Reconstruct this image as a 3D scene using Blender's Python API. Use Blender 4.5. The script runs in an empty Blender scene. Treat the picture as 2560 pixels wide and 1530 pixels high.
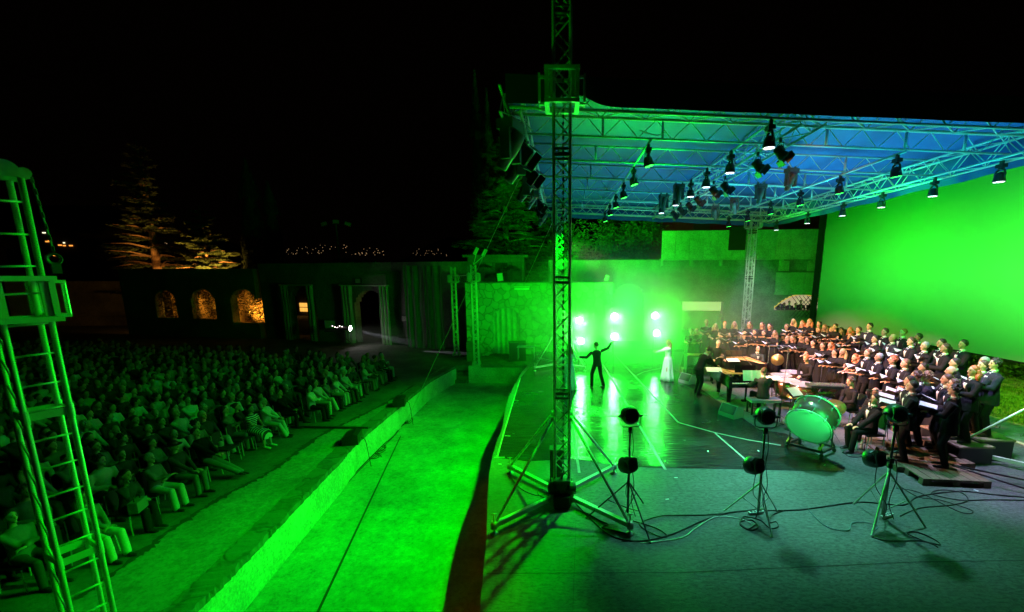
import bpy, math, random
import numpy as np
from mathutils import Vector as V, Matrix
R=math.radians
rng=random.Random(11)
C=bpy.context.scene.collection
SC=bpy.context.scene
# ---------------------------------------------------------------- camera
F=1080.0; PX0,PY0=1405.0,890.0; CH=4.1; TH=math.atan((PY0-691.0)/F)
cam=bpy.data.cameras.new('camera'); camo=bpy.data.objects.new('camera',cam); C.objects.link(camo)
camo.location=(0,0,CH); camo.rotation_euler=(math.pi/2-TH,0,0)
cam.sensor_width=36; cam.lens=36*F/2560; cam.shift_x=(1280-PX0)/2560; cam.shift_y=(PY0-765)/2560
cam.clip_start=.05; cam.clip_end=4000
SC.camera=camo
# ---------------------------------------------------------------- world: night sky
w=bpy.data.worlds.new('World'); SC.world=w; w.use_nodes=True
bg=w.node_tree.nodes['Background']; bg.inputs[0].default_value=(.9,.42,.2,1); bg.inputs[1].default_value=.00045
SC.view_settings.view_transform='Standard'; SC.view_settings.look='None'
SC.view_settings.exposure=0; SC.view_settings.gamma=1
try:
    SC.cycles.max_bounces=5; SC.cycles.diffuse_bounces=3; SC.cycles.glossy_bounces=3; SC.cycles.volume_bounces=1
    SC.cycles.sample_clamp_indirect=3; SC.cycles.transparent_max_bounces=6; SC.cycles.use_denoising=True
    SC.cycles.volume_step_rate=2.0; SC.cycles.volume_max_steps=64
except Exception: pass
cs,sn=math.cos(TH),math.sin(TH)
def ray(px,py):
    a=(px-PX0)/F; b=-(py-PY0)/F
    return V((a, b*sn+cs, b*cs-sn))
def PZ(px,py,z):
    d=ray(px,py); t=(z-CH)/d.z; return V((d.x*t,d.y*t,z))
def PXp(px,py,X):
    d=ray(px,py); t=X/d.x; return V((X,d.y*t,CH+d.z*t))
def PYp(px,py,Y):
    d=ray(px,py); t=Y/d.y; return V((d.x*t,Y,CH+d.z*t))
# ---------------------------------------------------------------- lights
GREEN=(0.0,1.0,0.0); GREEN2=(.006,1.0,.02)
def spot(name,loc,target,power,col,ang=60,blend=.5,size=.12,parent=None):
    l=bpy.data.lights.new(name,'SPOT'); l.energy=power; l.color=col; l.spot_size=R(ang); l.spot_blend=blend; l.shadow_soft_size=size
    o=bpy.data.objects.new(name,l); C.objects.link(o); o.location=loc
    d=V(target)-V(loc); o.rotation_euler=d.to_track_quat('-Z','Y').to_euler()
    if parent is not None: o.parent=parent; o.matrix_parent_inverse=Matrix.Translation(-V(parent.location)) if tuple(parent.rotation_euler)==(0,0,0) else parent_inv(parent)
    return o
def parent_inv(p):
    return Matrix.LocRotScale(p.location,p.rotation_euler,p.scale).inverted()
PIPE_Y=[9.2,11.0,12.75,14.5,16.25,18.05]
# six LED wash lamps of the bar over the front of the stage: pit, wall, audience
for i,y in enumerate(PIPE_Y):
    spot('wash_light',(.95,y,6.0),(-4.1,(6.2,9.9,12.3,14.2,16.2,18.2)[i],-2.0),(4300,2600,2300,2100,1900,1800)[i],GREEN,(60,54,54,54,54,54)[i],.5,.06)
    spot('wash_light',(.95,y,6.0),(-11,y+.6,-.9),(300,280,250,230,210,200)[i],GREEN,66,.95,.07)
# six green lamps on the three far stands, shining towards the camera
FARL=[]
for (px,py,pz,Y) in ((1448,801,0,19.6),(1452,852,0,19.6),(1536,791,0,19.6),(1536,841,0,19.6),(1637,789,0,19.9),(1641,832,0,19.9)):
    p=PYp(px,py,Y); FARL.append(p)
    spot('floor_stand_light',p+V((0,-.16,0)),(p.x*.8,8,.0),3400,GREEN2,86,.6,.10)
# added spots that brighten the walls and smoke behind the far stands
spot('wash_light',(.6,18.6,5.8),(-2.4,28,1.2),2400,GREEN,70,.9,.2)
for (x,pw) in ((.2,1900),(2.5,1900),(5.2,3000)):
    spot('floor_stand_light',(x,20.4,2.3),(x-.3,29,3.4),pw,GREEN,150,.9,.3)
# near stands shine onto stage
for (x,y) in ((1.12,7.5),(3.41,7.45),(5.55,7.4)):
    spot('floor_stand_light',(x,y+.25,1.7),(x*.9+1,16,.6),420,(.02,1,.14),85,.8,.12)
# violet-white wash from the middle and rear trusses
LIL=(.58,.52,1.0); TEAL=(.16,.85,.55); MIX=(.20,.78,.62)
for (x,y,tx,ty,pw,a,LC) in ((3.3,9.8,2.9,8.5,2100,64,TEAL),(5.6,9.8,5.5,8.4,2300,62,MIX),(8.4,9.4,9.4,8.4,2100,56,LIL),(4.3,13.5,4.4,13.2,700,66,TEAL),(8.0,11.2,8.8,11.2,1900,64,LIL),(8.0,13.4,8.8,13.4,1800,64,LIL),(8.0,15.6,8.6,15.6,1500,64,LIL),(8.0,18.0,8.2,18.0,1600,64,LIL)):
    spot('truss_wash_light',(x,y,5.95),(tx,ty,0),pw,LC,a,.95,.15)
# warm and pink front light on choir and orchestra
WARM=(1.0,.42,.15); PINK=(1.0,.50,.42)
for (x,y,z,tx,ty,tz,pw,col,a) in ((-.2,12.0,5.75,8.6,17.6,1.2,9500,PINK,25),(-.2,13.0,5.75,8.8,14.6,1.1,9500,PINK,25),(-.2,13.0,5.75,8.6,12.2,1.0,9000,PINK,25),(-.2,12.6,5.75,8.8,10.0,1.0,8000,PINK,24),
        (3.7,12.0,5.8,8.9,16.0,.9,3600,WARM,46),(3.7,13.6,5.8,8.6,12.0,.8,3600,WARM,44),(-.2,16.6,5.75,6.0,17.6,1.2,2600,(.75,1,.40),34),(3.7,14.4,5.8,6.4,14.6,.6,1100,WARM,44)):
    spot('front_light',(x,y,z),(tx,ty,tz),pw,col,a,.7,.12)
# added unseen red-orange spots that tint the shaded strip of the pit
for y in (5.6,7.0,8.4,9.8,11.2,12.6): spot('amber_fill',(-1.05,y,6.3),(-1.35,y-.8,-2),105,(1,.10,.0),19,.9,.2)
# green washes on the projection screen
spot('screen_light',(7.0,7.0,4.7),(13,8.8,3.4),3000,(.10,1.0,.07),105,1,.4)
spot('screen_light',(7.2,11.5,5.0),(13,13.4,5.0),1500,(.0,1.0,.012),115,1,.4)
spot('screen_light',(7.6,16.2,5.2),(13,18.6,5.0),1100,(0,1.0,.012),115,1,.4)
spot('truss_wash_light',(6.6,14.2,5.9),(8.75,19.9,3.2),900,(.8,1,.7),36,.8,.1)
spot('front_light',(-.2,13,5.75),(3.85,16.5,1.0),2600,(.9,1,.95),13,.6,.08)
# lawn, lit from behind the screen
spot('lawn_light',(13.5,10.6,6.6),(16.2,14.2,0),2300,(.55,1,.03),90,.9,.2)
spot('lawn_light',(13.5,14,6.6),(18.4,17,1),1500,(.10,1,.03),110,.9,.2)
# added unseen spots that brighten the underside of the roof canopy
spot('canopy_fill',(1.4,10.4,4.2),(1.9,9.9,7.3),780,(0,1,.03),84,1,.3)
spot('canopy_fill',(2.4,15.5,2.6),(2.4,15.6,7.3),460,(.01,.75,.85),140,1,.5)
spot('canopy_fill',(6.6,12.5,3.0),(6.6,12.3,7.3),1150,(.01,.78,.85),140,1,.6)
spot('canopy_fill',(7.4,8.6,3.9),(7.4,9.2,7.3),340,(.0,.8,.85),140,1,.6)
# added unseen green spots on the left tower and the upper mast
spot('mast_fill',(-1.2,7.6,5.6),(-5.3,4.28,3.2),620,GREEN,44,.8,.1)
spot('mast_fill',(-3.2,5.2,.5),(0,7.45,11.0),900,GREEN,26,.8,.2)
# ---------------------------------------------------------------- materials
MATS={}
def mat(name,col,rough=.6,metal=0,noise=None,bump=0,bscale=20,emit=None,spec=.5,col2=None,nscale=5,coord='Object',ndetail=5,contrast=(.35,.65)):
    if name in MATS: return MATS[name]
    m=bpy.data.materials.new(name); m.use_nodes=True; nt=m.node_tree; n=nt.nodes; l=nt.links
    b=n['Principled BSDF']; b.inputs['Base Color'].default_value=(*col,1); b.inputs['Roughness'].default_value=rough
    b.inputs['Metallic'].default_value=metal; b.inputs['Specular IOR Level'].default_value=spec
    tc=None
    if col2 is not None or bump:
        tc=n.new('ShaderNodeTexCoord')
    if col2 is not None:
        t=n.new('ShaderNodeTexNoise'); t.inputs['Scale'].default_value=nscale; t.inputs['Detail'].default_value=ndetail
        r=n.new('ShaderNodeValToRGB'); r.color_ramp.elements[0].color=(*col,1); r.color_ramp.elements[1].color=(*col2,1)
        r.color_ramp.elements[0].position=contrast[0]; r.color_ramp.elements[1].position=contrast[1]
        l.new(tc.outputs[coord],t.inputs['Vector']); l.new(t.outputs['Fac'],r.inputs[0]); l.new(r.outputs[0],b.inputs['Base Color'])
    if bump:
        t=n.new('ShaderNodeTexNoise'); t.inputs['Scale'].default_value=bscale; t.inputs['Detail'].default_value=6
        bp=n.new('ShaderNodeBump'); bp.inputs['Strength'].default_value=bump; bp.inputs['Distance'].default_value=.03
        l.new(tc.outputs[coord],t.inputs['Vector']); l.new(t.outputs['Fac'],bp.inputs['Height']); l.new(bp.outputs[0],b.inputs['Normal'])
    if emit:
        b.inputs['Emission Color'].default_value=(*emit[0],1); b.inputs['Emission Strength'].default_value=emit[1]
    MATS[name]=m; return m
def nodes_of(m): return m.node_tree.nodes, m.node_tree.links, m.node_tree.nodes['Principled BSDF']
alu=mat('aluminium',(.68,.68,.66),.42,.25,bump=.05,bscale=60)
aludull=mat('worn aluminium',(.42,.42,.40),.5,.4,col2=(.55,.55,.52),nscale=9)
blackm=mat('black metal',(.018,.018,.02),.45,.2,bump=.1,bscale=70)
blackp=mat('black plastic',(.015,.015,.016),.4,bump=.05,bscale=90)
gunm=mat('dark steel',(.07,.07,.075),.4,.6,bump=.05,bscale=90)
chrome=mat('chrome',(.75,.75,.75),.2,.9,bump=.02,bscale=40)
rubber=mat('rubber cable',(.02,.02,.02),.6,bump=.05,bscale=90)
paper=mat('sheet music paper',(.85,.85,.83),.8,bump=.03,bscale=90)
whitep=mat('white plastic',(.75,.75,.72),.5,bump=.03,bscale=90)
# concrete family
def concrete(name,c1,c2,stain=(.06,.06,.05),scale=.6,rough=.85,bump=.35):
    m=mat(name,c1,rough); n,l,b=nodes_of(m)
    tc=n.new('ShaderNodeTexCoord'); 
    a=n.new('ShaderNodeTexNoise'); a.inputs['Scale'].default_value=scale; a.inputs['Detail'].default_value=8; a.inputs['Roughness'].default_value=.65
    r=n.new('ShaderNodeValToRGB'); r.color_ramp.elements[0].color=(*c1,1); r.color_ramp.elements[1].color=(*c2,1); r.color_ramp.elements[0].position=.33; r.color_ramp.elements[1].position=.62
    s=n.new('ShaderNodeTexNoise'); s.inputs['Scale'].default_value=scale*.45; s.inputs['Detail'].default_value=10; s.inputs['Roughness'].default_value=.7; s.inputs['Distortion'].default_value=.3
    sr=n.new('ShaderNodeValToRGB'); sr.color_ramp.elements[0].position=.36; sr.color_ramp.elements[1].position=.5
    sr.color_ramp.elements[0].color=(1,1,1,1); sr.color_ramp.elements[1].color=(0,0,0,1)
    mx=n.new('ShaderNodeMix'); mx.data_type='RGBA'; mx.inputs[7].default_value=(*stain,1)
    mul=n.new('ShaderNodeMath'); mul.operation='MULTIPLY'; mul.inputs[1].default_value=.42
    f=n.new('ShaderNodeTexNoise'); f.inputs['Scale'].default_value=28; f.inputs['Detail'].default_value=6
    bp=n.new('ShaderNodeBump'); bp.inputs['Strength'].default_value=bump; bp.inputs['Distance'].default_value=.03
    for t in (a,s,f): l.new(tc.outputs['Object'],t.inputs['Vector'])
    l.new(a.outputs['Fac'],r.inputs[0]); l.new(s.outputs['Fac'],sr.inputs[0]); l.new(sr.outputs[0],mul.inputs[0])
    l.new(mul.outputs[0],mx.inputs[0]); l.new(r.outputs[0],mx.inputs[6])
    gr=n.new('ShaderNodeTexNoise'); gr.inputs['Scale'].default_value=scale*9; gr.inputs['Detail'].default_value=9; gr.inputs['Roughness'].default_value=.8; l.new(tc.outputs['Object'],gr.inputs['Vector'])
    gm=n.new('ShaderNodeMapRange'); gm.inputs[1].default_value=.36; gm.inputs[2].default_value=.62; gm.inputs[3].default_value=.55; gm.inputs[4].default_value=1.2; l.new(gr.outputs['Fac'],gm.inputs[0])
    g2=n.new('ShaderNodeMix'); g2.data_type='RGBA'; g2.blend_type='MULTIPLY'; g2.inputs[0].default_value=1; l.new(mx.outputs[2],g2.inputs[6]); l.new(gm.outputs[0],g2.inputs[7]); l.new(g2.outputs[2],b.inputs['Base Color'])
    l.new(f.outputs['Fac'],bp.inputs['Height']); l.new(bp.outputs[0],b.inputs['Normal'])
    return m
pitm=concrete('worn concrete',(.27,.27,.25),(.46,.46,.43),(.10,.10,.09),1.1)
audm=concrete('worn asphalt',(.07,.07,.065),(.15,.15,.14),(.03,.03,.028),.8)
stripm=concrete('cracked paving',(.18,.18,.165),(.30,.30,.28),(.07,.07,.06),.9)
wallm=concrete('rendered wall',(.36,.36,.34),(.52,.52,.49),(.16,.16,.14),1.4)
facem=concrete('pale wall face',(.50,.50,.46),(.68,.68,.63),(.26,.26,.23),1.6)
panelm=concrete('concrete panel',(.44,.44,.42),(.60,.60,.56),(.18,.18,.17),1.6)
rearm=concrete('aged green-grey render',(.20,.205,.19),(.36,.37,.34),(.07,.07,.06),1.2)
darkwallm=concrete('dark weathered wall',(.13,.13,.12),(.22,.22,.20),(.05,.05,.05),.8)
def stone(name,c1,c2,scale,jc=.6,warp=.3):
    m=mat(name,c1,.9); n,l,b=nodes_of(m)
    tc=n.new('ShaderNodeTexCoord'); wn=n.new('ShaderNodeTexNoise'); wn.inputs['Scale'].default_value=3
    mxv=n.new('ShaderNodeMix'); mxv.data_type='RGBA'; mxv.inputs[0].default_value=warp; wn.inputs['Scale'].default_value=1.6
    v=n.new('ShaderNodeTexVoronoi'); v.inputs['Scale'].default_value=scale; v.feature='F1'
    e=n.new('ShaderNodeTexVoronoi'); e.inputs['Scale'].default_value=scale; e.feature='DISTANCE_TO_EDGE'; e.inputs['Randomness'].default_value=.9
    l.new(tc.outputs['Object'],wn.inputs['Vector']); l.new(tc.outputs['Object'],mxv.inputs[6]); l.new(wn.outputs['Color'],mxv.inputs[7])
    l.new(mxv.outputs[2],v.inputs['Vector']); l.new(mxv.outputs[2],e.inputs['Vector'])
    r=n.new('ShaderNodeValToRGB'); r.color_ramp.elements[0].color=(*c1,1); r.color_ramp.elements[1].color=(*c2,1)
    l.new(v.outputs['Color'],r.inputs[0])
    er=n.new('ShaderNodeValToRGB'); er.color_ramp.elements[0].position=.01; er.color_ramp.elements[1].position=.09; er.color_ramp.elements[0].color=(jc,jc,jc,1)
    l.new(e.outputs['Distance'],er.inputs[0])
    mu=n.new('ShaderNodeMix'); mu.data_type='RGBA'; mu.blend_type='MULTIPLY'; mu.inputs[0].default_value=1
    l.new(r.outputs[0],mu.inputs[6]); l.new(er.outputs[0],mu.inputs[7]); l.new(mu.outputs[2],b.inputs['Base Color'])
    bp=n.new('ShaderNodeBump'); bp.inputs['Strength'].default_value=.5; bp.inputs['Distance'].default_value=.06
    fn=n.new('ShaderNodeTexNoise'); fn.inputs['Scale'].default_value=14; fn.inputs['Detail'].default_value=6; l.new(tc.outputs['Object'],fn.inputs['Vector'])
    ad=n.new('ShaderNodeMath'); ad.operation='MULTIPLY_ADD'; ad.inputs[1].default_value=.5; l.new(fn.outputs['Fac'],ad.inputs[0]); l.new(er.outputs[0],ad.inputs[2])
    l.new(ad.outputs[0],bp.inputs['Height']); l.new(bp.outputs[0],b.inputs['Normal']); return m
stonem=stone('rubble stone masonry',(.24,.24,.21),(.42,.41,.37),3.2,.5,.38)
rimm=stone('stone coping',(.09,.09,.08),(.17,.17,.155),2.4,.62,.5)
# stage boards: fibrous dark panels
def boards(name,c1,c2,rough,sx,sy,bump,rlo=None):
    m=mat(name,c1,rough); n,l,b=nodes_of(m); tc=n.new('ShaderNodeTexCoord'); mp=n.new('ShaderNodeMapping'); mp.inputs['Scale'].default_value=(sx,sy,1)
    t=n.new('ShaderNodeTexNoise'); t.inputs['Scale'].default_value=1; t.inputs['Detail'].default_value=9 if rlo is None else 2.5; t.inputs['Roughness'].default_value=.72 if rlo is None else .4; t.inputs['Distortion'].default_value=.6 if rlo is None else .15
    r=n.new('ShaderNodeValToRGB'); r.color_ramp.elements[0].color=(*c1,1); r.color_ramp.elements[1].color=(*c2,1); r.color_ramp.elements[0].position=.38; r.color_ramp.elements[1].position=.64
    big=n.new('ShaderNodeTexNoise'); big.inputs['Scale'].default_value=.9; big.inputs['Detail'].default_value=6
    br=n.new('ShaderNodeMapRange'); br.inputs[1].default_value=.3; br.inputs[2].default_value=.7; br.inputs[3].default_value=.65; br.inputs[4].default_value=1.25
    mu=n.new('ShaderNodeMix'); mu.data_type='RGBA'; mu.blend_type='MULTIPLY'; mu.inputs[0].default_value=1
    l.new(tc.outputs['Object'],mp.inputs[0]); l.new(mp.outputs[0],t.inputs['Vector']); l.new(t.outputs['Fac'],r.inputs[0])
    l.new(tc.outputs['Object'],big.inputs['Vector']); l.new(big.outputs['Fac'],br.inputs[0]); l.new(r.outputs[0],mu.inputs[6]); l.new(br.outputs[0],mu.inputs[7])
    l.new(mu.outputs[2],b.inputs['Base Color'])
    rr=n.new('ShaderNodeMapRange'); rr.inputs[1].default_value=.3; rr.inputs[2].default_value=.7; rr.inputs[3].default_value=rough-.10; rr.inputs[4].default_value=rough+.12
    l.new(big.outputs['Fac'],rr.inputs[0]); l.new(rr.outputs[0],b.inputs['Roughness'])
    bp=n.new('ShaderNodeBump'); bp.inputs['Strength'].default_value=bump; bp.inputs['Distance'].default_value=.02
    l.new(t.outputs['Fac'],bp.inputs['Height']); l.new(bp.outputs[0],b.inputs['Normal']); return m
stagem=boards('fibre board stage floor',(.055,.058,.055),(.155,.165,.155),.62,11,24,.5)
matm=boards('black dance vinyl',(.012,.014,.014),(.046,.054,.054),.19,1.6,22,.5,'mat')
tapem=mat('white floor tape',(.62,.62,.55),.6,col2=(.35,.35,.30),nscale=8)
grassm=mat('lawn grass',(.05,.09,.02),.95,col2=(.16,.22,.06),nscale=3,bump=.7,bscale=40)
pathm=mat('gravel path',(.25,.24,.22),.9,col2=(.4,.38,.34),nscale=6,bump=.4,bscale=60)
hillm=mat('night hillside',(.01,.012,.01),.95,col2=(.02,.024,.018),nscale=.05)
canopym=mat('blue tarpaulin',(.012,.07,.30),.55,col2=(.016,.10,.38),nscale=.8,bump=.25,bscale=1.6)
screenm=mat('green-tinted screen cloth',(.55,.72,.55),.9,bump=.5,bscale=.7)  # cloth tinted green, some of its green light put into the colour
curtm=mat('stage curtain',(.32,.33,.30),.85,col2=(.42,.43,.4),nscale=2,bump=.1,bscale=30)
woodm=mat('pallet wood',(.10,.07,.04),.8,col2=(.19,.13,.08),nscale=3,bump=.3,bscale=14)
plym=mat('plywood top',(.20,.14,.09),.7,col2=(.30,.22,.15),nscale=2,bump=.2,bscale=20)
barkm=mat('bark',(.10,.06,.035),.9,col2=(.2,.12,.07),nscale=6,bump=.6,bscale=12)
cedarm=mat('cedar needles',(.03,.055,.02),.8,col2=(.07,.11,.035),nscale=1.5)
leafm=mat('hedge leaves',(.035,.07,.02),.75,col2=(.09,.14,.04),nscale=3)
cypm=mat('cypress foliage',(.02,.04,.018),.85,col2=(.04,.07,.03),nscale=3)
# ---------------------------------------------------------------- mesh builder
class MB:
    def __init__(s): s.v=[]; s.f=[]
    def add(s,vs,fs):
        o=len(s.v); s.v+= [tuple(x) for x in vs]; s.f+=[tuple(i+o for i in f) for f in fs]; return s
    def box(s,c,size,M=None):
        x,y,z=[k/2 for k in size]; P=[V((a*x,b*y,d*z)) for a in(-1,1) for b in(-1,1) for d in(-1,1)]
        c=V(c); P=[(M@p if M is not None else p)+c for p in P]
        return s.add(P,[(0,1,3,2),(4,6,7,5),(0,4,5,1),(2,3,7,6),(0,2,6,4),(1,5,7,3)])
    def tube(s,a,b,r,n=6,r2=None,cap=True):
        a=V(a);b=V(b);d=(b-a)
        if d.length<1e-6: return s
        d.normalize(); u=d.orthogonal().normalized(); w_=d.cross(u); r2=r if r2 is None else r2; P=[]
        for c,rr in((a,r),(b,r2)):
            for i in range(n):
                t=2*math.pi*i/n+.3; P.append(c+u*math.cos(t)*rr+w_*math.sin(t)*rr)
        Fs=[(i,(i+1)%n,n+(i+1)%n,n+i) for i in range(n)]
        if cap: Fs+=[tuple(range(n-1,-1,-1)),tuple(range(n,2*n))]
        return s.add(P,Fs)
    def path(s,pts,r,n=5):
        pts=[V(p) for p in pts]; P=[]; u=None
        for i,p in enumerate(pts):
            d=(pts[min(i+1,len(pts)-1)]-pts[max(i-1,0)]); d.normalize()
            u=(u-d*u.dot(d)) if u is not None else d.orthogonal()
            if u.length<1e-4: u=d.orthogonal()
            u.normalize(); w_=d.cross(u); rr=r[i] if isinstance(r,(list,tuple)) else r
            for k in range(n):
                t=2*math.pi*k/n; P.append(p+u*math.cos(t)*rr+w_*math.sin(t)*rr)
        m=len(pts); Fs=[(i*n+k,i*n+(k+1)%n,(i+1)*n+(k+1)%n,(i+1)*n+k) for i in range(m-1) for k in range(n)]
        Fs+=[tuple(range(n-1,-1,-1)),tuple(range((m-1)*n,m*n))]
        return s.add(P,Fs)
    def loft(s,rings):
        n=len(rings[0]); P=[p for r in rings for p in r]; m=len(rings)
        Fs=[(i*n+k,i*n+(k+1)%n,(i+1)*n+(k+1)%n,(i+1)*n+k) for i in range(m-1) for k in range(n)]
        Fs+=[tuple(range(n-1,-1,-1)),tuple(range((m-1)*n,m*n))]
        return s.add(P,Fs)
    def lathe(s,prof,c=(0,0,0),axis=(0,0,1),n=16):
        c=V(c); ax=V(axis).normalized(); u=ax.orthogonal().normalized(); w_=ax.cross(u)
        rings=[[c+ax*h+(u*math.cos(2*math.pi*k/n)+w_*math.sin(2*math.pi*k/n))*r for k in range(n)] for (r,h) in prof]
        return s.loft(rings)
    def ell(s,c,rad,M=None,n=12,m=8,fn=None):
        c=V(c); P=[]; Fs=[]
        for j in range(1,m):
            t=math.pi*j/m
            for k in range(n):
                a=2*math.pi*k/n; d=V((math.sin(t)*math.cos(a),math.sin(t)*math.sin(a),math.cos(t)))
                P.append(d)
        P=[V((0,0,1))]+P+[V((0,0,-1))]
        Q=[]
        for d in P:
            q=V((d.x*rad[0],d.y*rad[1],d.z*rad[2]))
            if fn: q=fn(d,q)
            Q.append((M@q if M is not None else q)+c)
        for k in range(n): Fs.append((0,1+k,1+(k+1)%n)); Fs.append((len(P)-1,1+(m-2)*n+(k+1)%n,1+(m-2)*n+k))
        for j in range(m-2):
            for k in range(n): Fs.append((1+j*n+k,1+(j+1)*n+k,1+(j+1)*n+(k+1)%n,1+j*n+(k+1)%n))
        return s.add(Q,Fs)
    def torus(s,c,axis,R_,r,n=20,m=5):
        c=V(c);ax=V(axis).normalized();u=ax.orthogonal().normalized();w_=ax.cross(u);P=[]
        for i in range(n):
            a=2*math.pi*i/n; d=u*math.cos(a)+w_*math.sin(a)
            for k in range(m):
                b=2*math.pi*k/m; P.append(c+d*(R_+r*math.cos(b))+ax*r*math.sin(b))
        return s.add(P,[(i*m+k,((i+1)%n)*m+k,((i+1)%n)*m+(k+1)%m,i*m+(k+1)%m) for i in range(n) for k in range(m)])
    def mesh(s,name,m=None,smooth=False):
        me=bpy.data.meshes.new(name); me.from_pydata(s.v,[],s.f); me.update()
        if m is not None: me.materials.append(m)
        if smooth: me.shade_smooth()
        return me
    def build(s,name,m,parent=None,smooth=False,loc=None):
        o=bpy.data.objects.new(name,s.mesh(name,m,smooth)); C.objects.link(o)
        if loc is not None: o.location=loc
        if parent is not None: o.parent=parent
        return o
def tag(o,label=None,cat=None,group=None,kind=None):
    if label: o['label']=label
    if cat: o['category']=cat
    if group: o['group']=group
    if kind: o['kind']=kind
    return o
def empty(name,loc=(0,0,0),rz=0,label=None,cat=None,group=None):
    o=bpy.data.objects.new(name,None); C.objects.link(o); o.location=loc; o.rotation_euler=(0,0,rz); o.empty_display_size=.2
    return tag(o,label,cat,group)
def inst(name,me,parent=None,loc=(0,0,0),rot=(0,0,0),mt=None,sc=None):
    o=bpy.data.objects.new(name,me); C.objects.link(o); o.location=loc; o.rotation_euler=rot
    if sc: o.scale=(sc,sc,sc)
    if parent is not None: o.parent=parent
    if mt is not None:
        o.material_slots[0].link='OBJECT'; o.material_slots[0].material=mt
    return o
def lerp(a,b,t): return a+(b-a)*t
def catmull(P,seg=6):
    P=[V(p) for p in P]; out=[]
    for i in range(len(P)-1):
        p0=P[max(i-1,0)];p1=P[i];p2=P[i+1];p3=P[min(i+2,len(P)-1)]
        for k in range(seg):
            t=k/seg; out.append(.5*((2*p1)+(p2-p0)*t+(2*p0-5*p1+4*p2-p3)*t*t+(3*p1-p0-3*p2+p3)*t**3))
    out.append(P[-1]); return out
def poly_sheet(pts,z0,z1):
    """flat slab: polygon outline (x,y) between z0 (bottom) and z1 (top)"""
    mb=MB(); n=len(pts)
    mb.add([V((x,y,z1)) for x,y in pts]+[V((x,y,z0)) for x,y in pts],[tuple(range(n)),tuple(range(2*n-1,n-1,-1))]+[(i,n+i,n+(i+1)%n,(i+1)%n) for i in range(n)])
    return mb
# ================================================================= ground and stage
ZA=-1.1; ZP=-2.07
g=MB(); g.add([(-900,-60,ZP-.25),(900,-60,ZP-.25),(900,1500,ZP-.25),(-900,1500,ZP-.25)],[(0,1,2,3)]); tag(g.build('ground',hillm),kind='structure')
edge=[(p.x,p.y) for p in (PZ(x,y,0) for x,y in ((1305,930),(1300,938),(1270,997),(1255,1072),(1241,1106),(1223,1184),(1216,1341),(1208,1435),(1200,1530)))]
edge=[(-1.5,23.5),(-1.6,20)]+edge+[(-.75,3),(-.2,0),(.1,-3)]
edge=[(v.x,v.y) for v in catmull([(x,y,0) for x,y in edge],4)]
tag(poly_sheet([(11.5,-3),(11.5,23.5)]+edge,ZP-.2,0).build('stage',stagem),kind='structure')
wall_px=((1140,916),(1077,950),(1029,989),(905,1090),(842,1156),(718,1283),(605,1400),(474,1530))
wl=[PZ(x,y,ZA) for x,y in wall_px]
wl=[V((wl[0].x,wl[0].y+.0,0))]+wl[1:]+[V((-5.9,5,0)),V((-6.0,2,0)),V((-6.4,-3,0))]
wl=[V((p.x,p.y,0)) for p in catmull([(p.x,p.y,0) for p in wl],5)]
# pit floor
pit_end=PZ(1240,957,ZP).y
tag(poly_sheet([(-.6,-3),(-.6,pit_end+.6)]+[(p.x-.1,p.y+(.6 if i==0 else 0)) for i,p in enumerate(wl)],ZP-.2,ZP).build('pit_floor',pitm),kind='structure')
# audience floor with cracked paving
out=[(p.x-.30,p.y) for p in wl]
tag(poly_sheet([(-.9,30),(-.9,pit_end+.35),(out[0][0],pit_end+.35)]+out+[(-60,-3),(-60,46)][:1]+[(-60,70),(-.9,70)],ZA-.3,ZA).build('audience_floor',audm),kind='structure')
# crack and wear lines along the audience floor
cr=[(190,1500),(330,1400),(450,1310),(560,1240),(640,1200),(705,1160),(800,1090),(880,1050),(960,1010),(1040,960)]
crp=catmull([PZ(x,y,ZA) for x,y in cr],10); mb=MB()
for i in range(len(crp)-1):
    a,b=crp[i],crp[i+1]; d=(b-a).normalized(); nrm=V((-d.y,d.x,0)); wd=.02+.16*abs(math.sin(i*.37))*rng.random(); j=(rng.random()-.5)*.12
    a=a+nrm*j; wd2=.03+.06*rng.random()
    mb.add([a-nrm*wd+V((0,0,.009)),b-nrm*wd2+V((0,0,.009)),b+nrm*wd2+V((0,0,.009)),a+nrm*wd+V((0,0,.009))],[(0,1,2,3)])
tag(mb.build('paving_crack',mat('dark crack filler',(.03,.03,.028),.9,bump=.3)),kind='structure')
inner=[(p.x,p.y) for p in crp]; cw=sorted([(p.x-.25,p.y) for p in wl if p.y>3],key=lambda q:q[1])
inner=[(-8.3,3.0)]+sorted(inner,key=lambda q:q[1])
tag(poly_sheet(cw[:]+[(cw[-1][0]-.5,cw[-1][1])]+inner[::-1],ZA-.002,ZA+.004).build('paving_strip',stripm),kind='structure')
# retaining wall with stone coping
def wall_loft(line,z0,z1,off0,off1,jit=0):
    rings=[]
    for i,p in enumerate(line):
        d=(line[min(i+1,len(line)-1)]-line[max(i-1,0)]).normalized(); nrm=V((-d.y,d.x,0))
        if nrm.x<0: nrm=-nrm   # towards +x (pit)
        ja=(rng.random()-.5)*jit; jb=(rng.random()-.5)*jit
        rings.append([V((p.x,p.y,z0))+nrm*(off1+ja*.5),V((p.x,p.y,z1+jb*.3))+nrm*(off1+ja),V((p.x,p.y,z1+ja*.3))+nrm*(off0+jb),V((p.x,p.y,z0))+nrm*(off0+jb*.5)])
    return MB().loft(rings)
fine=[]
for i in range(len(wl)-1):
    for k in range(4): fine.append(wl[i].lerp(wl[i+1],k/4))
fine.append(wl[-1])
rw=empty('retaining_wall',(wl[0].x,wl[0].y,ZP),0,'long curved concrete retaining wall between the audience floor and the sunken pit','retaining wall')
def par(o,p):
    o.parent=p; o.matrix_parent_inverse=parent_inv(p); return o
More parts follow.
